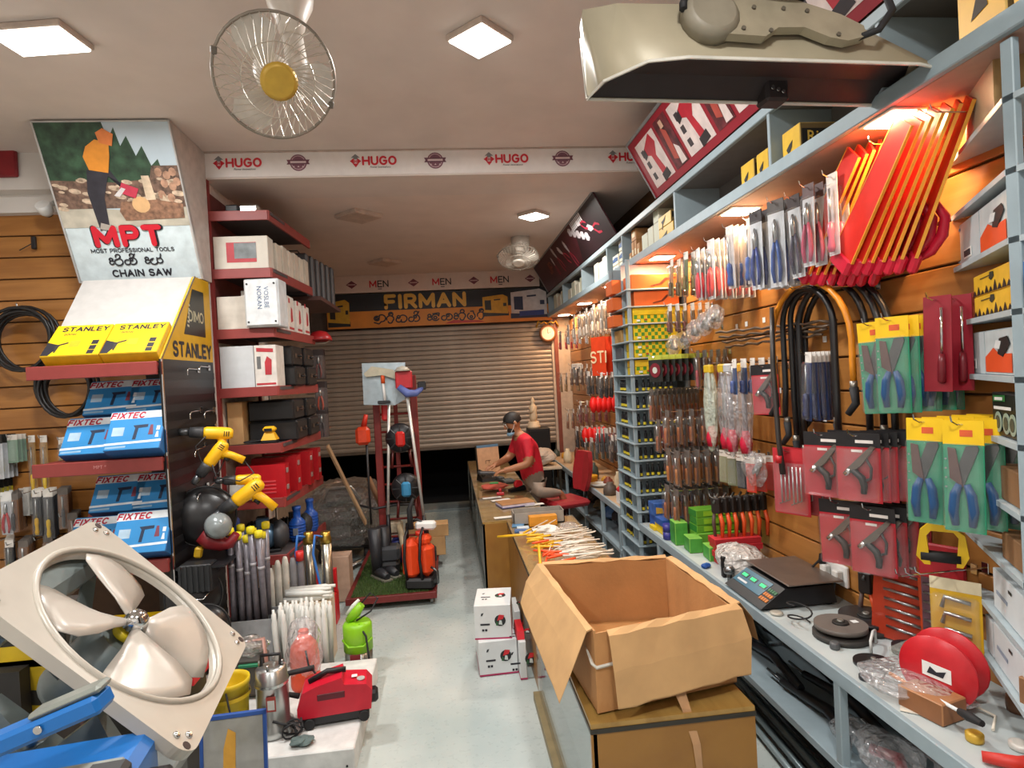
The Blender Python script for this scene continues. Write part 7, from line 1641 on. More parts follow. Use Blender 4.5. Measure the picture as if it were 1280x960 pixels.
# ================================================================== LEFT SLAT WALL GOODS
def coil(cx, cz, r, n, y, label, th=.012):
    pts = []
    for i in range(n*24):
        a = 2*PI*i/24; rr = r+.018*math.sin(i*.19)+.012*math.cos(i*.07)
        pts.append((cx+rr*math.cos(a)*.95, y-.035+.05*math.sin(i*.11), cz+rr*math.sin(a)-.02*math.sin(a)*math.sin(a)))
    o = tag(B(M('1e1c1c', .45)).tube(pts, th, 7).build('hose_coil'), label, 'hose')
    B(CHROME).tube([(cx, y+.12, cz+r-.01), (cx, y-.08, cz+r-.012), (cx, y-.09, cz+r+.03)], .006, 6).build('hanger', o)
coil(-3.22, 2.5, .23, 8, 5.08, 'large coil of black hose hanging on the left slat wall')
coil(-2.93, 2.1, .2, 6, 5.08, 'second coil of black hose half hidden by the display unit')
def wpack(fn, px, py, n, label, cat, group, dx=0.0, step=.05, tw=PI/2):
    p = at(px, py, Y=5.12); pr = None
    for i in range(n):
        loc = (p.x+dx*i, 5.15-step*i, p.z); rot = (0, 0, tw+jit(.1))
        if pr is None: pr = fn(); pr.location = loc; pr.rotation_euler = rot; tag(pr, nth(label, i, n, 'board'), cat, group)
        else: dup(pr, loc, rot, nth(label, i, n, 'board'))
    tag(obj('wall_hook', B(CHROME).tube([(0, 0, 0), (0, -.05-step*n, 0), (0, -.06-step*n, .025)], .004, 5).mesh('wall_hook'), None, (p.x, 5.198, p.z)), 'thin chrome hook holding the '+' '.join(label.split()[:10]), 'hook')
wpack(driver_pack('e0b41c', .05, .5, 'a9814a'), 36, 547, 1, 'long yellow handled screwdriver on the left slat wall', 'screwdriver', None)
wpack(driver_pack('e6c22a', .05, .5, 'a9814a'), 51, 547, 1, 'long yellow handled screwdriver closer to the blue cartons', 'screwdriver', None)
wpack(pliers_pack('c8b41c', .12, .32, M('1d1c18', .5)), 6, 545, 4, 'yellow and black tool pack on the left slat wall', 'tool pack', 'yellow black packs left')
wpack(narrowcard('7f9a86'), 23, 545, 3, 'pale green blister card on the left slat wall', 'tool pack', 'green cards left')
wpack(driver_pack('d8a81c', .07, .34, '3a3a3c'), 48, 612, 4, 'black and yellow handled tool below the long screwdrivers', 'tool', 'black yellow tools left', .02)
wpack(driver_pack('e0b820', .07, .36, '45464a'), 62, 612, 4, 'black and yellow handled saw next to the display unit', 'tool', 'black yellow saws left', .02)
wpack(chisel_pack('54565a', .07, .3), 80, 610, 4, 'grey handled tool half behind the display unit', 'tool', 'grey tools left', .02)
wpack(pliers_pack('b0242a', .08, .3), 6, 615, 5, 'red handled pliers on the left slat wall', 'pliers', 'red pliers left', .03)
wpack(narrowcard('d8d4cc'), 32, 612, 2, 'white blister card hanging among the left wall tools', 'tool pack', 'white cards left')
wpack(driver_pack('9ab02a', .06, .28, '2c2c2e'), 10, 672, 5, 'black tool with lime handle on the lowest left hooks', 'tool', 'lime tools left', .03)
wpack(chisel_pack('3a3c40', .07, .26), 34, 672, 5, 'dark handled tool on the lowest left hooks', 'tool', 'dark tools left', .02)
wpack(chisel_pack('6a2a2a', .07, .26), 62, 668, 4, 'maroon handled tool on the lowest left hooks', 'tool', 'maroon tools left', .02)
wpack(pliers_pack('d8c01c', .1, .24, M('1d1c18', .5), True, 'b8a81c'), 4, 600, 4, 'yellow gridded tool pack under the yellow and black packs', 'tool pack', 'yellow gridded packs left')
wpack(chisel_pack('2c2e32', .07, .28), 22, 615, 5, 'black handled tool between red pliers and white card', 'tool', 'black tools left', .02)
wpack(chisel_pack('44464a', .07, .28), 92, 640, 4, 'charcoal handled tool low beside the display unit', 'tool', 'charcoal tools left', .02)
wpack(driver_pack('a8883a', .06, .2, '7d7a74'), 85, 548, 3, 'grey and red clips in a pack beside the blue cartons', 'tool pack', 'grey clips left')
p = at(44, 304, Y=5.18); tag(B(BLACK).rbox(-.015, .015, -.03, 0, -.05, .05, .004).tube([(-.0, -.02, 0), (-.1, -.03, -.06)], .004, 5).build('wall_socket', None, p), 'small black socket on the left slat wall below the security camera', 'socket')
tag(B(M('8a1c24', .5)).rbox(-.15, .15, -.02, .02, -.16, .16, .01).build('red_sign', None, at(-6, 195, Y=4.975)), 'edge of a red sign beside the left beam', 'sign')

# ================================================================== MIDDLE LEFT: TURF TROLLEY WITH BRUSH CUTTERS
PL0, PL1, PY0, PY1 = -1.0, -.2, 5.46, 7.05
t = thing('turf_trolley', 'low red steel trolley covered with artificial turf', 'trolley', (0, 0, 0))
TH = .12
B(M('6d211f', .5)).rbox(PL0, PL1, PY0, PY0+.04, TH-.06, TH, .004).build('front_rail', t); B(M('6d211f', .5)).rbox(PL0, PL1, PY1-.04, PY1, TH-.06, TH, .004).build('rear_rail', t)
for x in (PL0, PL1-.04): B(M('6d211f', .5)).rbox(x, x+.04, PY0+.04, PY1-.04, TH-.06, TH, .004).build('side_rail', t)
B(M('3a4a20', .9)).box(PL0+.04, PL1-.04, PY0+.04, PY1-.04, TH-.02, TH-.002).build('deck', t)
b = B(M('46602a', .9, 0, .3, 30)); rnd = random.Random(2); gv = []; gf = []
for i in range(9000):
    x = rnd.uniform(PL0+.045, PL1-.045); y = rnd.uniform(PY0+.02, PY1-.05); a = rnd.uniform(0, 6.3); h_ = rnd.uniform(.012, .028); k = len(gv)
    gv += [(x-.003*math.cos(a), y-.003*math.sin(a), TH-.003), (x+.003*math.cos(a), y+.003*math.sin(a), TH-.003), (x+rnd.uniform(-.01, .01), y+rnd.uniform(-.01, .01), TH+h_)]; gf.append((k, k+1, k+2))
b.add(gv, gf).build('turf', t)['kind'] = 'stuff'
for x in (PL0+.05, PL1-.05):
    for y in (PY0+.08, PY1-.08): B(M('8a8c8c', .4)).lathe([(.03, -.012), (.03, .012)], 14, TR(x, y, .03) @ RY(PI/2)).build('wheel', t)
# rack of red ladders
RL = M('7c2420', .5)
t = thing('tool_rack', 'red steel rack with rungs standing on the turf trolley', 'rack', (0, 6.35, TH+.001))
for x in (-.74, -.36):
    B(RL).rbox(x-.035, x+.035, -.03, .03, 0, 1.95, .006).build('upright', t)
for x in (-.55, ): B(RL).box(x-.02, x+.02, .0, .03, .9, 1.9).build('upright', t)
for k in range(9): B(RL).cyl((-.72, .0, .3+.18*k), (-.38, .0, .3+.18*k), .012, n=8).build('rung', t)
B(BLACK).tube([(-.95, -.08, .66), (-.8, -.1, .62), (-.6, -.08, .64), (-.38, -.08, .63)], .012, 8).build('rest_bar', t)
# brush cutters
def brushcutter(x, y, lean, engine, label, top=1.95, guard=None):
    t = thing('brush_cutter', label, 'brush cutter', (x, y, TH+.001))
    B(M('d3d3ce', .35, .3)).cyl((0, 0, .55), (lean, 0, top), .014, n=10).build('shaft', t)
    B(BLACK).tube([(0, 0, .3), (0, 0, .42), (.0, 0, .58)], [.02, .024, .018], 10).build('grip', t)
    B(M(engine, .4)).rbox(-.1, .1, -.09, .09, .12, .28, .03).build('engine_cover', t); B(BLACK).rbox(-.11, .09, -.1, .08, .0, .13, .03).build('engine_block', t)
    B(M('d8d8d4', .3, alpha=.8)).rbox(-.08, .08, .06, .13, .05, .16, .02).build('fuel_tank', t)
    return t
t = brushcutter(-.66, 6.12, .07, '3a3c40', 'brush cutter with white shaft and grey sheet metal head on the rack', 1.7)
GRYS = M('9dabb2', .3, .3)
X_ = TR(.03, -.03, 1.88) @ RX(-.05)
B(GRYS).x(X_).add([(-.2, 0, -.2), (.1, 0, -.22), (.2, .02, -.17), (.22, .03, .2), (-.2, 0, .21), (-.2, .01, -.2), (.1, .01, -.22), (.2, .03, -.17), (.22, .04, .2), (-.2, .01, .21)], [(0, 1, 2, 3, 4), (9, 8, 7, 6, 5), (0, 5, 6, 1), (1, 6, 7, 2), (2, 7, 8, 3), (3, 8, 9, 4), (4, 9, 5, 0)]).build('guard_sheet', t)
B(M('b9b39c', .5)).x(X_).prism([(-.18, .1), (-.1, .17), (.1, .13), (.17, .05), (.16, .02), (0, .08), (-.16, .07)], 0, .03, FACE((0, -.02, 0))).build('beige_guard', t)
B(M('d8521c', .45)).x(X_).cyl((0, -.03, -.0), (0, -.03, .09), .02, n=10).build('orange_collar', t); B(WHITE).x(X_).cyl((.01, -.03, -.17), (0, -.03, .0), .013, n=8).build('head_shaft', t)
B(BLACK).x(X_).rbox(-.06, .06, -.05, -.01, -.2, -.17, .005).build('mount', t)
t = brushcutter(-.3, 5.95, -.1, '2d2f33', 'brush cutter with white shaft leaning on the rack beside the orange sprayer', 1.78)
X_ = TR(-.11, 0, 1.82)
B(M('b8222c', .4)).x(X_).rbox(-.09, .07, -.02, .02, -.0, .17, .01).build('red_guard', t); B(M('b9b3a4', .4)).x(X_).lathe([(.005, .05), (.05, .035), (.08, 0)], 16, TR(-.02, 0, .17)).build('beige_cap', t)
B(M('5a6aa8', .5)).x(X_).tube([(-.06, -.02, .02), (.02, -.03, -.05), (.1, -.02, -.05), (.17, 0, .0)], [.03, .04, .035, .02], 8).build('blue_sleeve', t); B(BLACK).x(X_).rbox(.12, .2, -.02, .02, -.02, .06, .008).build('black_tip', t)
for i, (x, z, c, l) in enumerate(((-.5, 1.45, 'c8241f', 'black engine with red centre hanging on the red rack'), (-.47, .95, '3a8ab8', 'black engine with blue centre hanging on the red rack'))):
    t = thing('engine_head', l, 'engine', (x, 6.18, z)); B(BLACK).lathe([(.13, 0), (.15, .03), (.13, .08), (.06, .1)], 20, RX(PI/2)).build('housing', t); B(M(c, .4)).rbox(-.04, .05, -.13, -.09, -.08, .07, .02).build('cover', t)
    for k in range(8): B(M('2e2e30', .4)).tube([(.06*math.cos(k*.785), -.1, .06*math.sin(k*.785)), (.13*math.cos(k*.785), -.085, .13*math.sin(k*.785))], .008, 5).build('rib', t)
    B(M('5a1c1a', .4)).tube([(-.08, -.02, -.12), (-.1, -.02, -.3)], .014, 6).build('leg', t); B(M('5a1c1a', .4)).tube([(.08, -.02, -.12), (.1, -.02, -.3)], .014, 6).build('leg', t)
t = thing('hedge_trimmer', 'orange-red motor head hanging at the left of the rack', 'motor', (-.86, 6.2, 1.5)); B(M('d0401c', .45)).rbox(-.08, .06, -.06, .06, -.1, .08, .03).build('body', t); B(M('c8301c', .45)).tube([(0, 0, .08), (.03, 0, .2)], [.03, .02], 8).build('neck', t); B(BLACK).cyl((.02, 0, -.1), (.02, 0, -.9), .012, n=8).build('shaft', t)
tag(B(M('c8262a', .45)).rbox(-.06, .02, -.03, .03, -.1, .1, .02).build('red_pouch', None, (-.62, 6.24, 1.72)), 'red pouch hanging under the grey guard sheet', 'pouch')
# orange knapsack sprayer
t = thing('knapsack_sprayer', 'orange knapsack sprayer with black straps at the edge of the turf trolley', 'sprayer', (-.36, 5.62, TH+.012), (0, 0, -.2))
ORS = M('e2481c', .4, 0, .05)
B(ORS).rbox(-.13, .02, -.1, .1, .08, .44, .05).build('tank', t); B(ORS).rbox(.02, .15, -.09, .09, .1, .4, .05).build('tank', t)
B(ORS).rbox(.0, .13, -.07, .07, .38, .47, .03).build('neck', t); B(M('c83018', .4)).lathe([(.04, .47), (.04, .5)], 14, TR(.03, 0, 0)).build('cap', t)
B(BLACK).rbox(-.1, .16, -.12, .12, .0, .1, .02).build('engine_base', t); B(WHITE).rbox(-.02, .17, .02, .1, .5, .58, .02).build('white_tank', t)
for s in (-.08, .06): B(BLACK).tube([(s, -.11, .1), (s-.01, -.13, .28), (s, -.1, .48), (s, 0, .53)], .014, 6).build('strap', t)
B(BLACK).tube([(-.1, .05, .4), (-.1, .05, .56), (.0, .05, .6), (.08, .05, .55), (.1, .05, .4)], .014, 8).build('frame', t)
B(DSTEEL).tube([(.15, -.05, .02), (.2, -.1, .06), (.2, -.1, .16), (.14, -.09, .2)], .012, 6).build('lever', t); B(RUBBER).tube([(-.05, .0, .52), (-.06, .02, .7), (-.02, .03, .8)], [.03, .025, .012], 8).build('lance_grip', t)
# boots, blower, cartons on the trolley
for i, x in enumerate((-.78, -.7)):
    t = thing('rubber_boot', ('dark rubber boot on the turf, left one of the pair', 'dark rubber boot on the turf, right one of the pair')[i], 'boot', (x, 6.02+.08*i, TH+.012), (0, 0, .6)); B(M('2b2c30', .45)).tube([(0, 0, .05), (0, .01, .2), (0, .02, .46)], [.05, .055, .065], 12).build('shaft', t); B(M('2b2c30', .45)).tube([(0, .03, .045), (0, -.1, .04), (0, -.2, .03)], [.05, .045, .03], 10).build('foot', t); B(M('8a8678', .6)).box(-.045, .045, -.22, .06, -.01, .006).build('sole', t)
t = thing('leaf_blower', 'blower with beige corrugated hose on the turf trolley', 'blower', (-.6, 6.45, TH+.012)); B(M('27368a', .4)).lathe([(.06, 0), (.09, .05), (.09, .2), (.05, .26)], 16).build('housing', t); B(M('b9ab92', .5)).rbox(-.1, .06, -.1, -.02, .3, .45, .03).build('tank', t)
b = B(M('a8977a', .6)); pts = [(.02, -.1, .4), (.06, -.2, .25), (.1, -.3, .1), (.18, -.38, .04), (.28, -.42, .03)]
b.tube([Vector(p) for p in pts], [.03, .034, .034, .034, .03], 10).build('corrugated_hose', t)
for (x, y, z, w_, d, h, l) in ((-.34, 6.55, TH+.012, .22, .2, .2, 'tan carton on the turf behind the sprayer, lower one'), (-.32, 6.55, TH+.213, .24, .2, .13, 'tan carton stacked on the lower tan carton'), (-.55, 6.7, TH+.012, .2, .2, .3, 'tan carton behind the red rack upright')): tag(obj('tan_carton', carton(w_, d, h, (CARDP,)*3), None, (x, y, z)), l, 'box')
# plastic wrapped machine
t = thing('wrapped_machine', 'big machine wrapped in smoky plastic film behind the trolley', 'machine', (-1.3, 7.35, 0))
B(M('2e2a28', .5)).rbox(-.28, .35, -.35, .35, .15, .62, .04).build('housing', t); B(M('3a3634', .5)).rbox(-.2, .25, -.25, .25, .62, .78, .05).build('hood', t)
rnd = random.Random(8)
B(M('8a8c8e', .35, .6)).rbox(-.1, .12, -.38, -.33, .3, .42, .01).build('control_panel', t); B(M('b9bab8', .3, .7)).tube([(-.2, -.3, .7), (-.1, -.36, .86), (.15, -.36, .86), (.25, -.3, .7)], .018, 8).build('push_handle', t)
for (cx, cy, cz, sx, sy, sz) in ((.03, 0, .52, .40, .45, .36), (.33, -.12, .45, .16, .24, .3)):
    b = B(SMOKE); n_, k_ = 30, 20; vs = []
    for i in range(k_+1):
        th = PI*i/k_-PI/2
        for j in range(n_):
            a = 2*PI*j/n_; f = lambda q: math.copysign(abs(q)**.5, q)
            w_ = 1+rnd.uniform(-.07, .07); vs.append((cx+sx*f(math.cos(th))*f(math.cos(a))*w_, cy+sy*f(math.cos(th))*f(math.sin(a))*w_, cz+sz*f(math.sin(th))*(1+rnd.uniform(-.05, .05))))
    b.add(vs, [(i*n_+j, i*n_+(j+1) % n_, (i+1)*n_+(j+1) % n_, (i+1)*n_+j) for i in range(k_) for j in range(n_)]).build('film_wrap', t)
for x in (-.22, .28):
    for y in (-.28, .28): B(RUBBER).lathe([(.07, -.03), (.07, .03)], 16, TR(x, y, .075) @ RY(PI/2)).build('wheel', t)
tag(B(M('8a6648', .7)).tube([(-.95, 7.0, .95), (-.82, 6.95, .62)], .03, 6).build('wooden_batten'), 'short wooden batten poking out of the wrapped machine', 'batten')
for i in range(6): tag(B(STEEL).cyl((-1.35+.03*i, 6.55, .03), (-1.05+.02*i, 6.95, .06+.01*i), .008, n=6).build('steel_rod'), 'thin steel rod lying on the floor before the wrapped machine', 'rod', 'steel rods on the floor')
tag(obj('pink_carton', carton(.22, .2, .42, (M('b99a84', .65),)*3), None, (-1.22, 5.75, .001)), 'tall pinkish carton standing beside the turf trolley', 'box')
# red jack stand
t = thing('floor_jack', 'bright red jack standing by the corner of the turf trolley', 'jack', (-1.12, 5.28, .0)); RJ = M('c4161e', .4)
B(RJ).rbox(-.09, .09, -.08, .08, 0, .26, .01).build('body', t)
for x in (-.07, .08): B(RJ).rbox(x-.015, x+.015, -.02, .02, .26, .46, .004).build('post', t)
B(WHITE).x(FACE((0, -.0815, .15))).prism([(-.05, -.06), (.04, -.05), (.05, .06), (-.05, .05)], 0, .001).build('label', t); B(DARKINK).x(FACE((0, -.083, .15))).prism([(-.02, -.04), (.02, -.04), (.03, .03), (.0, .03), (-.02, 0)], 0, .001).build('label_print', t); B(RJ).tube([(-.1, 0, .05), (-.16, 0, .1), (-.15, .05, .2)], [.05, .06, .03], 10).build('arm', t)

# ================================================================== LEFT FLOOR GOODS
PZ = .14
t = thing('low_platform', 'low white display platform on the floor carrying pumps', 'platform', (0, 0, 0)); B(M('d3d3d0', .5)).rbox(-1.75, -.58, 3.18, 4.2, 0, PZ-.001, .006).build('body', t); B(BLACK).cyl((-.62, 3.182, .05), (-.62, 3.176, .05), .006, n=8).build('screw', t)
# red pressure washer
t = thing('pressure_washer', 'red compact pressure washer on the white platform', 'pressure washer', (-.72, 3.5, PZ), (0, 0, .12))
RW = M('c3162e', .35, 0, .05)
B(RW).prism([(-.2, .06), (.19, .06), (.2, .16), (.17, .2), (.05, .215), (.04, .255), (-.1, .225), (-.17, .2), (-.2, .12)], -.09, .09, FACE((0, 0, 0))).build('shell', t)
B(BLACK).rbox(-.19, .17, -.085, .085, .012, .07, .012).build('base', t)
B(M('5a1420', .5)).rbox(-.1, .06, -.093, .093, .14, .19, .01).build('handle_recess', t); B(BLACK).tube([(-.14, 0, .22), (-.04, 0, .265), (.06, 0, .26)], .016, 8).build('carry_handle', t)
B(M('d8d8d4', .3, .4)).lathe([(.022, 0), (.022, .008)], 14, TR(.14, -.03, .205)).build('dial', t); B(BLACK).rbox(.17, .23, -.04, .04, .06, .13, .015).build('outlet', t)
for x in (-.14, .15): B(RUBBER).lathe([(.028, -.1), (.028, .1)], 14, TR(x, 0, .028) @ RX(PI/2)).build('wheel', t)
B(WHITE).box(.09, .12, -.02, .01, .217, .219).build('label', t)
B(RUBBER).tube([(-.18, -.1, .08)]+[(-.22+.05*math.cos(a), -.14+.03*math.sin(a*1.3), .045+.04*math.sin(a)) for a in [.5*k for k in range(30)]]+[(-.2, -.12, .02)], .0055, 6).build('power_cord', t)
B(RUBBER).tube([(-.2, .02, .14), (-.3, .05, .16), (-.26, .1, .24), (-.12, .08, .26)], .016, 8).build('hose', t)
# silver submersible pump
t = thing('submersible_pump', 'silver steel submersible pump standing on the platform', 'pump', (-1.04, 3.42, PZ)); SV = M('b4b6b4', .28, .9, .05)
B(SV).lathe([(.1, 0), (.105, .012), (.105, .05), (.085, .07), (.083, .26), (.088, .265), (.088, .285), (.083, .29), (.08, .35), (.05, .365)], 26).build('body', t)
B(M('d0d2d0', .25, .9)).lathe([(.089, .268), (.089, .282)], 26, cap=False).build('band', t)
for a in (0, 1.6, 3.1, 4.7): B(STEEL).cyl((.06*math.cos(a), .06*math.sin(a), .36), (.06*math.cos(a), .06*math.sin(a), .39), .008, n=8).build('bolt', t)
B(BLACK).tube([(-.05, 0, .36), (-.05, 0, .42), (.05, 0, .42), (.05, 0, .36)], .01, 8).build('handle', t); B(M('9a3a30', .5)).x(FACE((.015, -.0845, .19))).prism([(-.025, -.04), (.025, -.04), (.025, .04), (-.025, .04)], 0, .002).m(M('c9c9c4', .5)).prism([(-.018, -.03), (.018, -.03), (.018, .02), (-.018, .02)], .002, .003).build('rating_label', t)
B(RUBBER).tube([(.02, -.09, .1), (.09, -.1, .08), (.12, -.06, .05), (.14, -.1, .03)], .007, 6).build('cable', t)
# orange bagged pump
t = thing('bagged_pump', 'orange pump wrapped in a clear plastic bag', 'pump', (-.98, 3.9, PZ)); B(M('e0491c', .4)).lathe([(.085, 0), (.09, .02), (.088, .2), (.08, .26), (.05, .3), (.03, .33)], 22).build('body', t); B(M('e0491c', .4)).rbox(-.03, .03, -.02, .02, .32, .36, .01).build('top_knob', t)
blob(.11, .11, .21, FILM, 150, .12, 18, 14).build('clear_bag', t, (0, 0, .22)); B(RUBBER).tube([(.03, -.09, .26), (.05, -.12, .18), (.12, -.14, .1), (.2, -.16, .06)], .006, 6).build('cable', t)
# lime pump
t = thing('garden_pump', 'lime green topped steel pump standing on the floor', 'pump', (-.72, 4.33, 0)); LM = M('86c41c', .4, 0, .04)
B(SV).lathe([(.09, 0), (.095, .01), (.095, .17)], 24).build('steel_sleeve', t); B(M('7c2a30', .4)).x(FACE((-.01, -.096, .1))).prism([(-.035, -.07), (.035, -.07), (.035, .06), (-.035, .06)], 0, .003).build('label', t)
B(LM).lathe([(.1, .16), (.1, .33), (.088, .35), (.03, .355)], 24).build('cap', t); B(LM).tube([(-.1, -.03, .24), (-.05, -.095, .21), (.05, -.095, .21), (.1, -.03, .24)], .008, 6).build('handle', t)
B(LM).tube([(-.06, 0, .36), (.0, -.01, .42), (.04, -.01, .47)], [.025, .036, .024], 10).build('float_switch', t); B(M('dfe6dc', .5)).tube([(-.07, .01, .4), (-.02, 0, .46), (.02, 0, .5)], [.012, .016, .01], 8).build('float_label', t)
B(RUBBER).tube([(.04, -.01, .48), (.1, 0, .54), (.15, 0, .5), (.1, -.02, .42), (.0, -.04, .37)], .006, 6).build('cable', t); B(RUBBER).tube([(.02, -.06, .35), (.07, -.1, .28), (.085, -.11, .12), (.09, -.11, .02)], .007, 6).build('cable', t)
# white tubes
WT = M('dcdcd6', .45, 0, .04); rnd = random.Random(4)
tub = B(WT).lathe([(.02, 0), (.021, .4), (.016, .43), (.016, .47), (.009, .475), (.009, .5)], 12).mesh('white_tube')
for i in range(26):
    x = -1.24+.053*(i % 7)+rnd.uniform(-.008, .008); y = 4.28+.06*(i//7)+rnd.uniform(-.01, .01)
    tag(obj('sealant_tube', tub, None, (x, y, .001), (jit(.05), jit(.05), 0)), 'white capped tube standing in the bunch behind the bagged pump', 'tube', 'standing white tubes')
t = thing('tube_bin', 'grey bin holding clear tubes with yellow caps', 'bin', (-1.43, 4.4, 0)); GB = M('8f9192', .5)
for (x0, x1, y0, y1) in ((-.15, .15, -.12, -.112), (-.15, .15, .112, .12), (-.15, -.142, -.112, .112), (.142, .15, -.112, .112)): B(GB).box(x0, x1, y0, y1, 0, .44).build('side', t)
B(GB).box(-.15, .15, -.12, .12, 0, .01).build('base', t)
YCAP = M('d8c81c', .45)
ct = B(M('77737a', .3, .2, .15, 40)).lathe([(.021, 0), (.021, .62)], 12).mesh('clear_tube'); cc = B(YCAP).lathe([(.027, .6), (.029, .62), (.027, .645), (.012, .65)], 12).mesh('cap'); cb = B(M('a9a6aa', .3)).lathe([(.0235, .38), (.0235, .40)], 12).mesh('band')
for i in range(10):
    x = -1.54+.05*(i % 5)+rnd.uniform(-.006, .006); y = 4.34+.1*(i//5)+rnd.uniform(-.01, .01)
    o = obj('filter_tube', ct, None, (x, y, .42-.03*(i % 3)), (jit(.05), .02+jit(.06), 0)); tag(o, 'clear filter tube with yellow cap standing in the grey bin', 'tube', 'yellow capped tubes'); obj('cap', cc, o); obj('band', cb, o)
for i, (x, y, z, c) in enumerate(((-1.40, 4.72, .95, 'd9d6cc'), (-1.35, 4.74, 1.0, 'd9d6cc'), (-1.3, 4.76, 1.02, 'e0ddd2'), (-1.25, 4.78, 1.0, '8a8a8e'), (-1.2, 4.8, .98, '7d7a80'))):
    o = B(M(c, .45)).lathe([(.026, .3), (.026, z-.06), (.02, z-.02), (.012, z)], 12).build('filter_rod', None, (x, y, -.29)); tag(o, ('off-white rod behind the yellow capped tubes', 'white rod beside the off-white rod', 'tall white rod with pointed tip', 'grey rod with dark band next to the tall white rod', 'grey rod with red cap near the steel pumps')[i], 'rod')
    if i == 4: B(M('d02a24', .4)).lathe([(.03, z-.01), (.03, z+.06)], 12).build('red_cap', o)
for i in range(6):
    p = V((-1.46, 4.5-.02*i, .49+.035*(i//2)+.0)); o = B(WT).x(RY(PI/2) @ RZ(0)).lathe([(.019, 0), (.019, .26), (.012, .28), (.012, .33)], 12).build('sealant_tube', None, (-1.27+.02*(i % 2), 4.56+.05*(i % 3), .465+.042*(i//3)), (0, 0, jit(.15))); tag(o, 'white capped tube lying across the top of the bin', 'tube', 'lying white tubes')
o = thing('tube_tray', 'shallow pale tray supporting the lying white tubes', 'tray', (-1.14, 4.61, .43)); B(M('c9b8a0', .6)).box(-.14, .2, -.1, .1, -.43, .012).build('body', o)
# deep well pumps
for i, (x, y) in enumerate(((-1.17, 4.98), (-1.03, 4.95))):
    t = thing('well_pump', ('tall steel well pump with brass head, next to the tubes', 'tall steel well pump with brass head, next to the red jack')[i], 'pump', (x, y, .001)); B(M('a8a294', .25, .9, .05)).lathe([(.04, 0), (.042, .01), (.042, .42), (.044, .425), (.044, .44), (.042, .445), (.042, .76)], 20).build('body', t); B(M('b89a48', .3, .9)).lathe([(.044, .76), (.044, .8), (.036, .815), (.036, .85), (.028, .852)], 18).build('brass_head', t)
    B(M('3a78c8', .4)).tube([(-.02, -.03, .82), (-.07, -.05, .84), (-.09, -.06, .7), (-.05, -.06, .45), (.0, -.06, .25), (.02, -.07, .05)], .01, 8).build('blue_cable', t)
B(M('1f4a9c', .4)).tube([(.03, -.06, .3), (.03, -.06, 0)], .025, 8).build('cable_boot', t)
# bucket, sprayer, bottle, framed panel
t = thing('yellow_bucket', 'yellow plastic bucket beside the tilted exhaust fan', 'bucket', (-1.25, 3.38, PZ)); B(M('d8b81c', .45)).lathe([(.085, 0), (.1, .3), (.106, .3), (.106, .33), (.1, .33), (.09, .31), (.08, .02)], 22).build('pail', t); B(M('c9a81a', .45)).lathe([(.108, .24), (.108, .26)], 22, cap=False).build('rim_band', t); B(RUBBER).tube([(.02, -.1, .3), (.05, -.12, .15), (.08, -.1, .02)], .005, 6).build('wire', t)
t = thing('chemical_sprayer', 'dark sprayer tank with pink handle bar behind the silver pump', 'sprayer', (-1.3, 3.88, PZ)); B(M('4a4640', .5)).rbox(-.1, .1, -.08, .08, 0, .26, .03).build('tank', t); B(M('b08478', .5)).tube([(-.12, -.05, .05), (-.12, -.05, .33), (.1, -.05, .35), (.12, -.05, .08)], .013, 8).build('handle_bar', t); blob(.1, .09, .06, SMOKE, 160, .25).build('film', t, (0, -.02, .3)); B(M('1f7a54', .4)).rbox(-.04, .1, -.1, -.08, .2, .22, .004).build('green_strip', t)
t = thing('green_bottle', 'green plastic bottle beside the silver pump', 'bottle', (-1.13, 3.55, PZ)); B(M('1f9a50', .4)).lathe([(.035, 0), (.04, .02), (.04, .14), (.02, .17), (.015, .2)], 14).build('body', t); B(WHITE).lathe([(.017, .2), (.017, .22)], 10).build('cap', t)
t = thing('acrylic_panel', 'translucent panel in a blue frame standing before the pumps', 'panel', (-.98, 2.62, 0), (-.1, 0, .05)); B(M('a5a49e', .3, alpha=.75)).box(-.12, .12, 0, .006, .02, .62).build('sheet', t); B(M('d09a3a', .5)).x(FACE((-.02, -.002, .4))).prism([(-.03, -.2), (.02, -.2), (.03, .16), (.0, .18), (-.02, .1)], 0, .001).build('orange_print', t)
for (x0, x1, z0, z1) in ((-.135, -.12, 0, .64), (.12, .135, 0, .64), (-.135, .135, .62, .64), (-.135, .135, 0, .02)): B(M('27509a', .4)).rbox(x0, x1, -.006, .012, z0, z1, .003).build('frame_bar', t)
o = thing('folded_cloth', 'grey-green cloth heap on the platform front', 'cloth', (-.86, 3.26, PZ+.002)); blob(.06, .04, .018, M('5a6a68', .8), 161, .3).build('cloth', o, (0, 0, .02))

# ================================================================== EXHAUST FAN AND BLUE MACHINE
FO = V((-.88, 1.755, 1.39)); FXa = V((.677, .092, -.73)); FYa = V((-.106, .994, .026))
FM = frame(FO, FXa, FYa)
t = thing('exhaust_fan', 'tilted square exhaust fan with white metal frame and broad blades', 'fan', FO); t.rotation_euler = FM.to_euler()
FWM = M('b5aea2', .33, .05, .03)
S, RC_, RO = .31, .05, .272
out = []
for (cx, cy, a0) in ((S-RC_, S-RC_, 0), (-S+RC_, S-RC_, 90), (-S+RC_, -S+RC_, 180), (S-RC_, -S+RC_, 270)): out += [(p[0], p[1]) for p in arc(cx, cy, RC_, a0, a0+90, 7)]
dense = []
for i in range(len(out)):
    a_, b_ = out[i], out[(i+1) % len(out)]; m_ = max(1, int(math.hypot(b_[0]-a_[0], b_[1]-a_[1])/.03))
    dense += [(a_[0]+(b_[0]-a_[0])*q/m_, a_[1]+(b_[1]-a_[1])*q/m_) for q in range(m_)]
out = dense; n = len(out)
inn = []
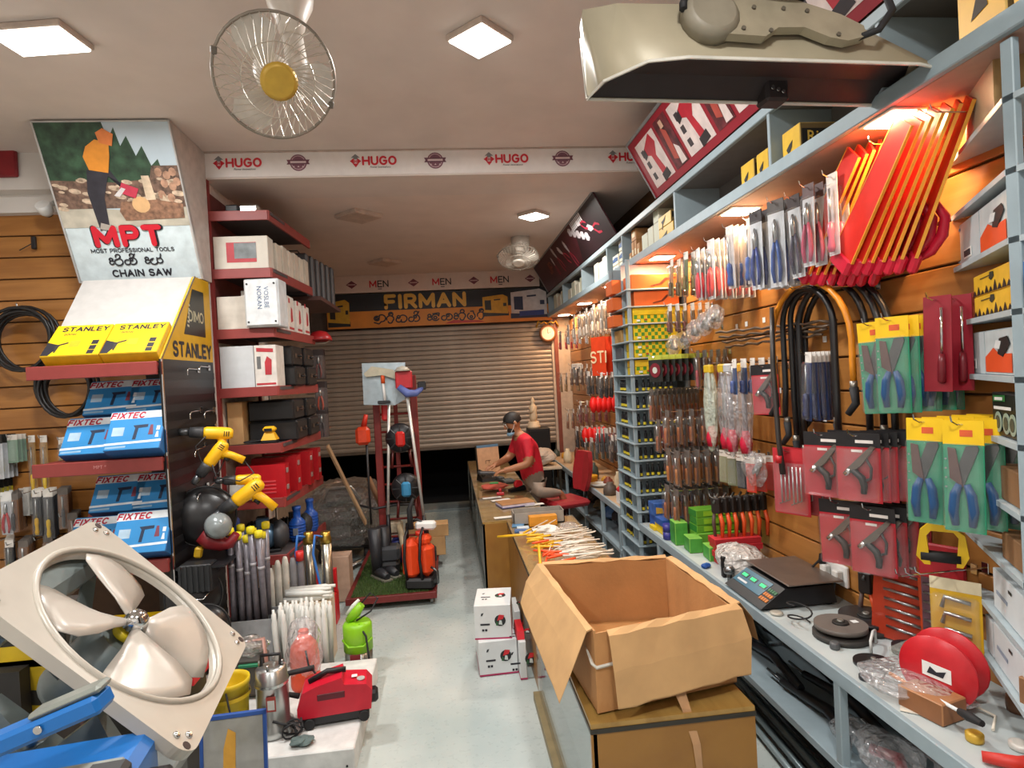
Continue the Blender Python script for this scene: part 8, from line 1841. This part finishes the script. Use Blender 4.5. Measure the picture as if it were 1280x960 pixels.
for (x, y) in out: a = math.atan2(y, x); inn.append((RO*math.cos(a), RO*math.sin(a)))
vs = [(x, y, 0) for x, y in out]+[(x, y, 0) for x, y in inn]+[(x, y, -.03) for x, y in out]+[(x*.97, y*.97, -.012) for x, y in inn]+[(x*.96, y*.96, -.025) for x, y in inn]
fs = []
for i in range(n):
    j = (i+1) % n
    fs += [(i, j, n+j, n+i)[::1], (i, 2*n+i, 2*n+j, j), (n+i, n+j, 3*n+j, 3*n+i), (3*n+i, 3*n+j, 4*n+j, 4*n+i)]
o = B(FWM).add(vs, [tuple(reversed(f)) for f in fs]).build('frame_plate', t)
B(FWM).tube([(RO*1.01*math.cos(a), RO*1.01*math.sin(a), .0) for a in [2*PI*k/48 for k in range(48)]], .009, 6, closed=True).build('opening_bead', t)
for k in range(4):
    a0 = PI/4+k*PI/2; r0 = .375
    for (dr, dt) in ((0, -.05), (0, .05), (.028, .0)): B(CHROME if dr == 0 else M('3a2a26', .6)).lathe([(.010, 0), (.009, .004), (.004, .007)] if dr == 0 else [(.011, 0), (.011, .0015)], 10, TR((r0+dr)*math.cos(a0+dt), (r0+dr)*math.sin(a0+dt), 0)).build('rivet' if dr == 0 else 'bolt_hole', t)
BLM = M('bcb4a9', .33, .05, .03)
for k in range(4):
    a0 = k*2*PI/4+.75; rows = []
    for (r, w0, w1, z0, z1) in ((.03, -.45, .45, -.015, -.01), (.09, -.5, .5, -.03, .0), (.16, -.58, .54, -.04, .006), (.225, -.6, .5, -.045, .008), (.258, -.5, .36, -.042, .0)):
        rows.append([(r*math.cos(a0+w0+(w1-w0)*j/5), r*math.sin(a0+w0+(w1-w0)*j/5), z0+(z1-z0)*j/5+.012*math.sin(PI*j/5)) for j in range(6)])
    vs = [p for r in rows for p in r]; N_ = len(vs)
    fs = [(i*6+j, i*6+j+1, (i+1)*6+j+1, (i+1)*6+j) for i in range(4) for j in range(5)]
    vs += [(x, y, z-.003) for x, y, z in vs]; fs = [f for f in fs]+[tuple(reversed([q+N_ for q in f])) for f in fs]
    e = [j for j in range(6)]+[i*6+5 for i in range(1, 5)]+[24+j for j in range(4, -1, -1)]+[i*6 for i in range(3, 0, -1)]
    fs += [(e[i], e[(i+1) % len(e)], e[(i+1) % len(e)]+N_, e[i]+N_)[::-1] for i in range(len(e))]
    o = B(BLM).add(vs, fs, True).build('blade', t)
    for (r, a) in ((.07, .1), (.09, -.15), (.11, .12)): B(CHROME).ell((r*math.cos(a0+a), r*math.sin(a0+a), -.018), .006, 8, 5).build('rivet', o)
B(CHROME).lathe([(.03, -.02), (.03, .006), (.024, .02), (.01, .028), (.002, .029)], 20).build('hub_cap', t)
B(M('d0b81c', .4)).cyl((0, 0, -.05), (0, 0, -.03), .03).build('yellow_collar', t)
B(M('7f8a8a', .4, .3)).lathe([(.07, -.26), (.08, -.24), (.08, -.1), (.05, -.06)], 20).build('motor', t)
for k in range(4):
    a0 = PI/4+k*PI/2; B(M('6f7876', .4, .3)).x(RZ(a0)).hexa([(.06, -.025, -.2), (.33, -.018, -.05), (.33, .018, -.05), (.06, .025, -.2)], [(.06, -.025, -.19), (.33, -.018, -.04), (.33, .018, -.04), (.06, .025, -.19)]).build('motor_arm', t)
# louvre housing edge behind
B(M('7c8786', .35, .3)).rbox(-.33, -.18, -.28, .28, -.14, -.04, .03).build('side_housing', t)
# blue bench machine
t = thing('blue_machine', 'blue metal bench machine with black rubber strip under the exhaust fan', 'machine', (-.86, 1.36, .86), (0, 0, .12))
BM_ = M('1d68b0', .35, 0, .05); GM = M('8b8f88', .4, .4)
B(BM_).rbox(-.42, .16, -.1, .12, 0, .37, .02).build('housing', t); B(GM).rbox(-.3, .14, -.11, -.02, .375, .385, .003).build('cover_plate', t)
B(BLACK).rbox(-.28, .09, -.125, -.1, .31, .37, .008).build('rubber_strip', t); B(M('b9a98a', .5)).rbox(-.28, .12, -.112, -.1, .372, .392, .004).build('pale_edge', t)
for x in (-.22, .02): B(CHROME).cyl((x, -.13, .34), (x, -.124, .34), .009, n=10).build('screw', t)
B(BLACK).lathe([(.07, 0), (.07, .04), (.04, .05)], 22, TR(.165, .0, .26) @ RY(PI/2)).build('end_wheel', t); B(BLACK).rbox(.09, .17, -.12, -.06, .375, .405, .01).build('knob', t)
t2 = thing('blue_clamp_arm', 'blue clamp arm with grey jaw lying across the bench machine', 'clamp', at(62, 900, Y=1.26), (0, 0, 0))
XA = RY(-.33)
B(BM_).x(XA).rbox(-.2, .11, -.03, .03, -.022, .016, .008).build('arm', t2); B(GM).x(XA).rbox(-.02, .12, -.025, .025, .016, .03, .006).build('jaw', t2); B(M('8d8f8a', .35, .5)).x(XA).rbox(-.24, -.11, -.035, .035, -.01, .035, .008).build('plate', t2); B(CHROME).x(XA).cyl((0, -.032, -.0), (0, -.036, 0), .008, n=10).build('screw', t2)
t = thing('work_bench', 'grey work bench holding the blue machine and exhaust fan', 'bench', (0, 0, 0)); B(M('6d7270', .5)).rbox(-1.7, -.9, 1.2, 2.1, .82, .858, .006).build('top', t)
for x in (-1.66, -.94):
    for y in (1.24, 2.06): B(M('4a4d4c', .5)).box(x-.025, x+.025, y-.025, y+.025, 0, .82).build('leg', t)
# grey wedge plates and packets around the fan
t = thing('sheet_offcuts', 'grey folded sheet metal pieces under the exhaust fan', 'sheet metal', (-1.05, 1.62, .859)); GS = M('7d8684', .35, .4)
B(GS).hexa([(-.25, -.1, 0), (.25, -.06, 0), (.25, .1, 0), (-.25, .1, 0)], [(-.3, -.05, .3), (-.1, -.02, .42), (-.1, .02, .42), (-.3, .0, .3)]).build('wedge', t); B(GS).hexa([(-.05, -.05, .0), (.28, -.02, 0), (.28, .08, 0), (-.05, .08, 0)], [(.0, .0, .26), (.12, .02, .34), (.12, .05, .34), (.0, .05, .26)]).build('wedge', t)
B(STEEL).cyl((0, -.06, .32), (.05, -.08, .36), .02, n=10).build('bolt', t)
for i, (px, py, c, c2, l) in enumerate(((22, 800, '26241e', 'c8a81c', 'black and yellow packet leaning left of the exhaust fan'), (25, 850, 'b89a1c', '1f1d18', 'crumpled yellow packet below the black one'))):
    p = at(px, py, Y=2.2); o = tag(obj('packet', carton(.3, .12, .2, (M(c, .4),)*3), None, (p.x-.15, p.y, p.z-.1), (0, .1*i, 0)), l, 'packet'); fprint(o, [[(.05, .03), (.25, .03), (.25, .08), (.05, .08)]], M(c2, .5))
t = thing('side_rack', 'dark rack holding the yellow and black packets', 'rack', (-1.75, 2.25, 0)); B(M('2c2a28', .6)).box(-.35, .3, -.1, .2, 0, 1.12).build('body', t)
for i, (px, py, c, l) in enumerate(((205, 790, 'c8202a', 'red carton with white label seen through the fan opening'),)):
    p = at(px, py, Y=3.0); o = tag(obj('carton', carton(.22, .2, .25, (M(c, .5),)*3), None, (p.x-.1, p.y, .622)), l, 'box')
    if i == 0: fprint(o, [[(.06, .08), (.2, .06), (.21, .2), (.07, .22)]], WHITE); text('ZFN', .05, BLUP, o, FACE((.13, -.004, .14)))
t = thing('side_stand', 'low dark stand behind the exhaust fan', 'stand', (-1.35, 3.0, 0)); B(M('2c2a28', .6)).box(-.35, .02, -.1, .3, 0, .62).build('body', t)
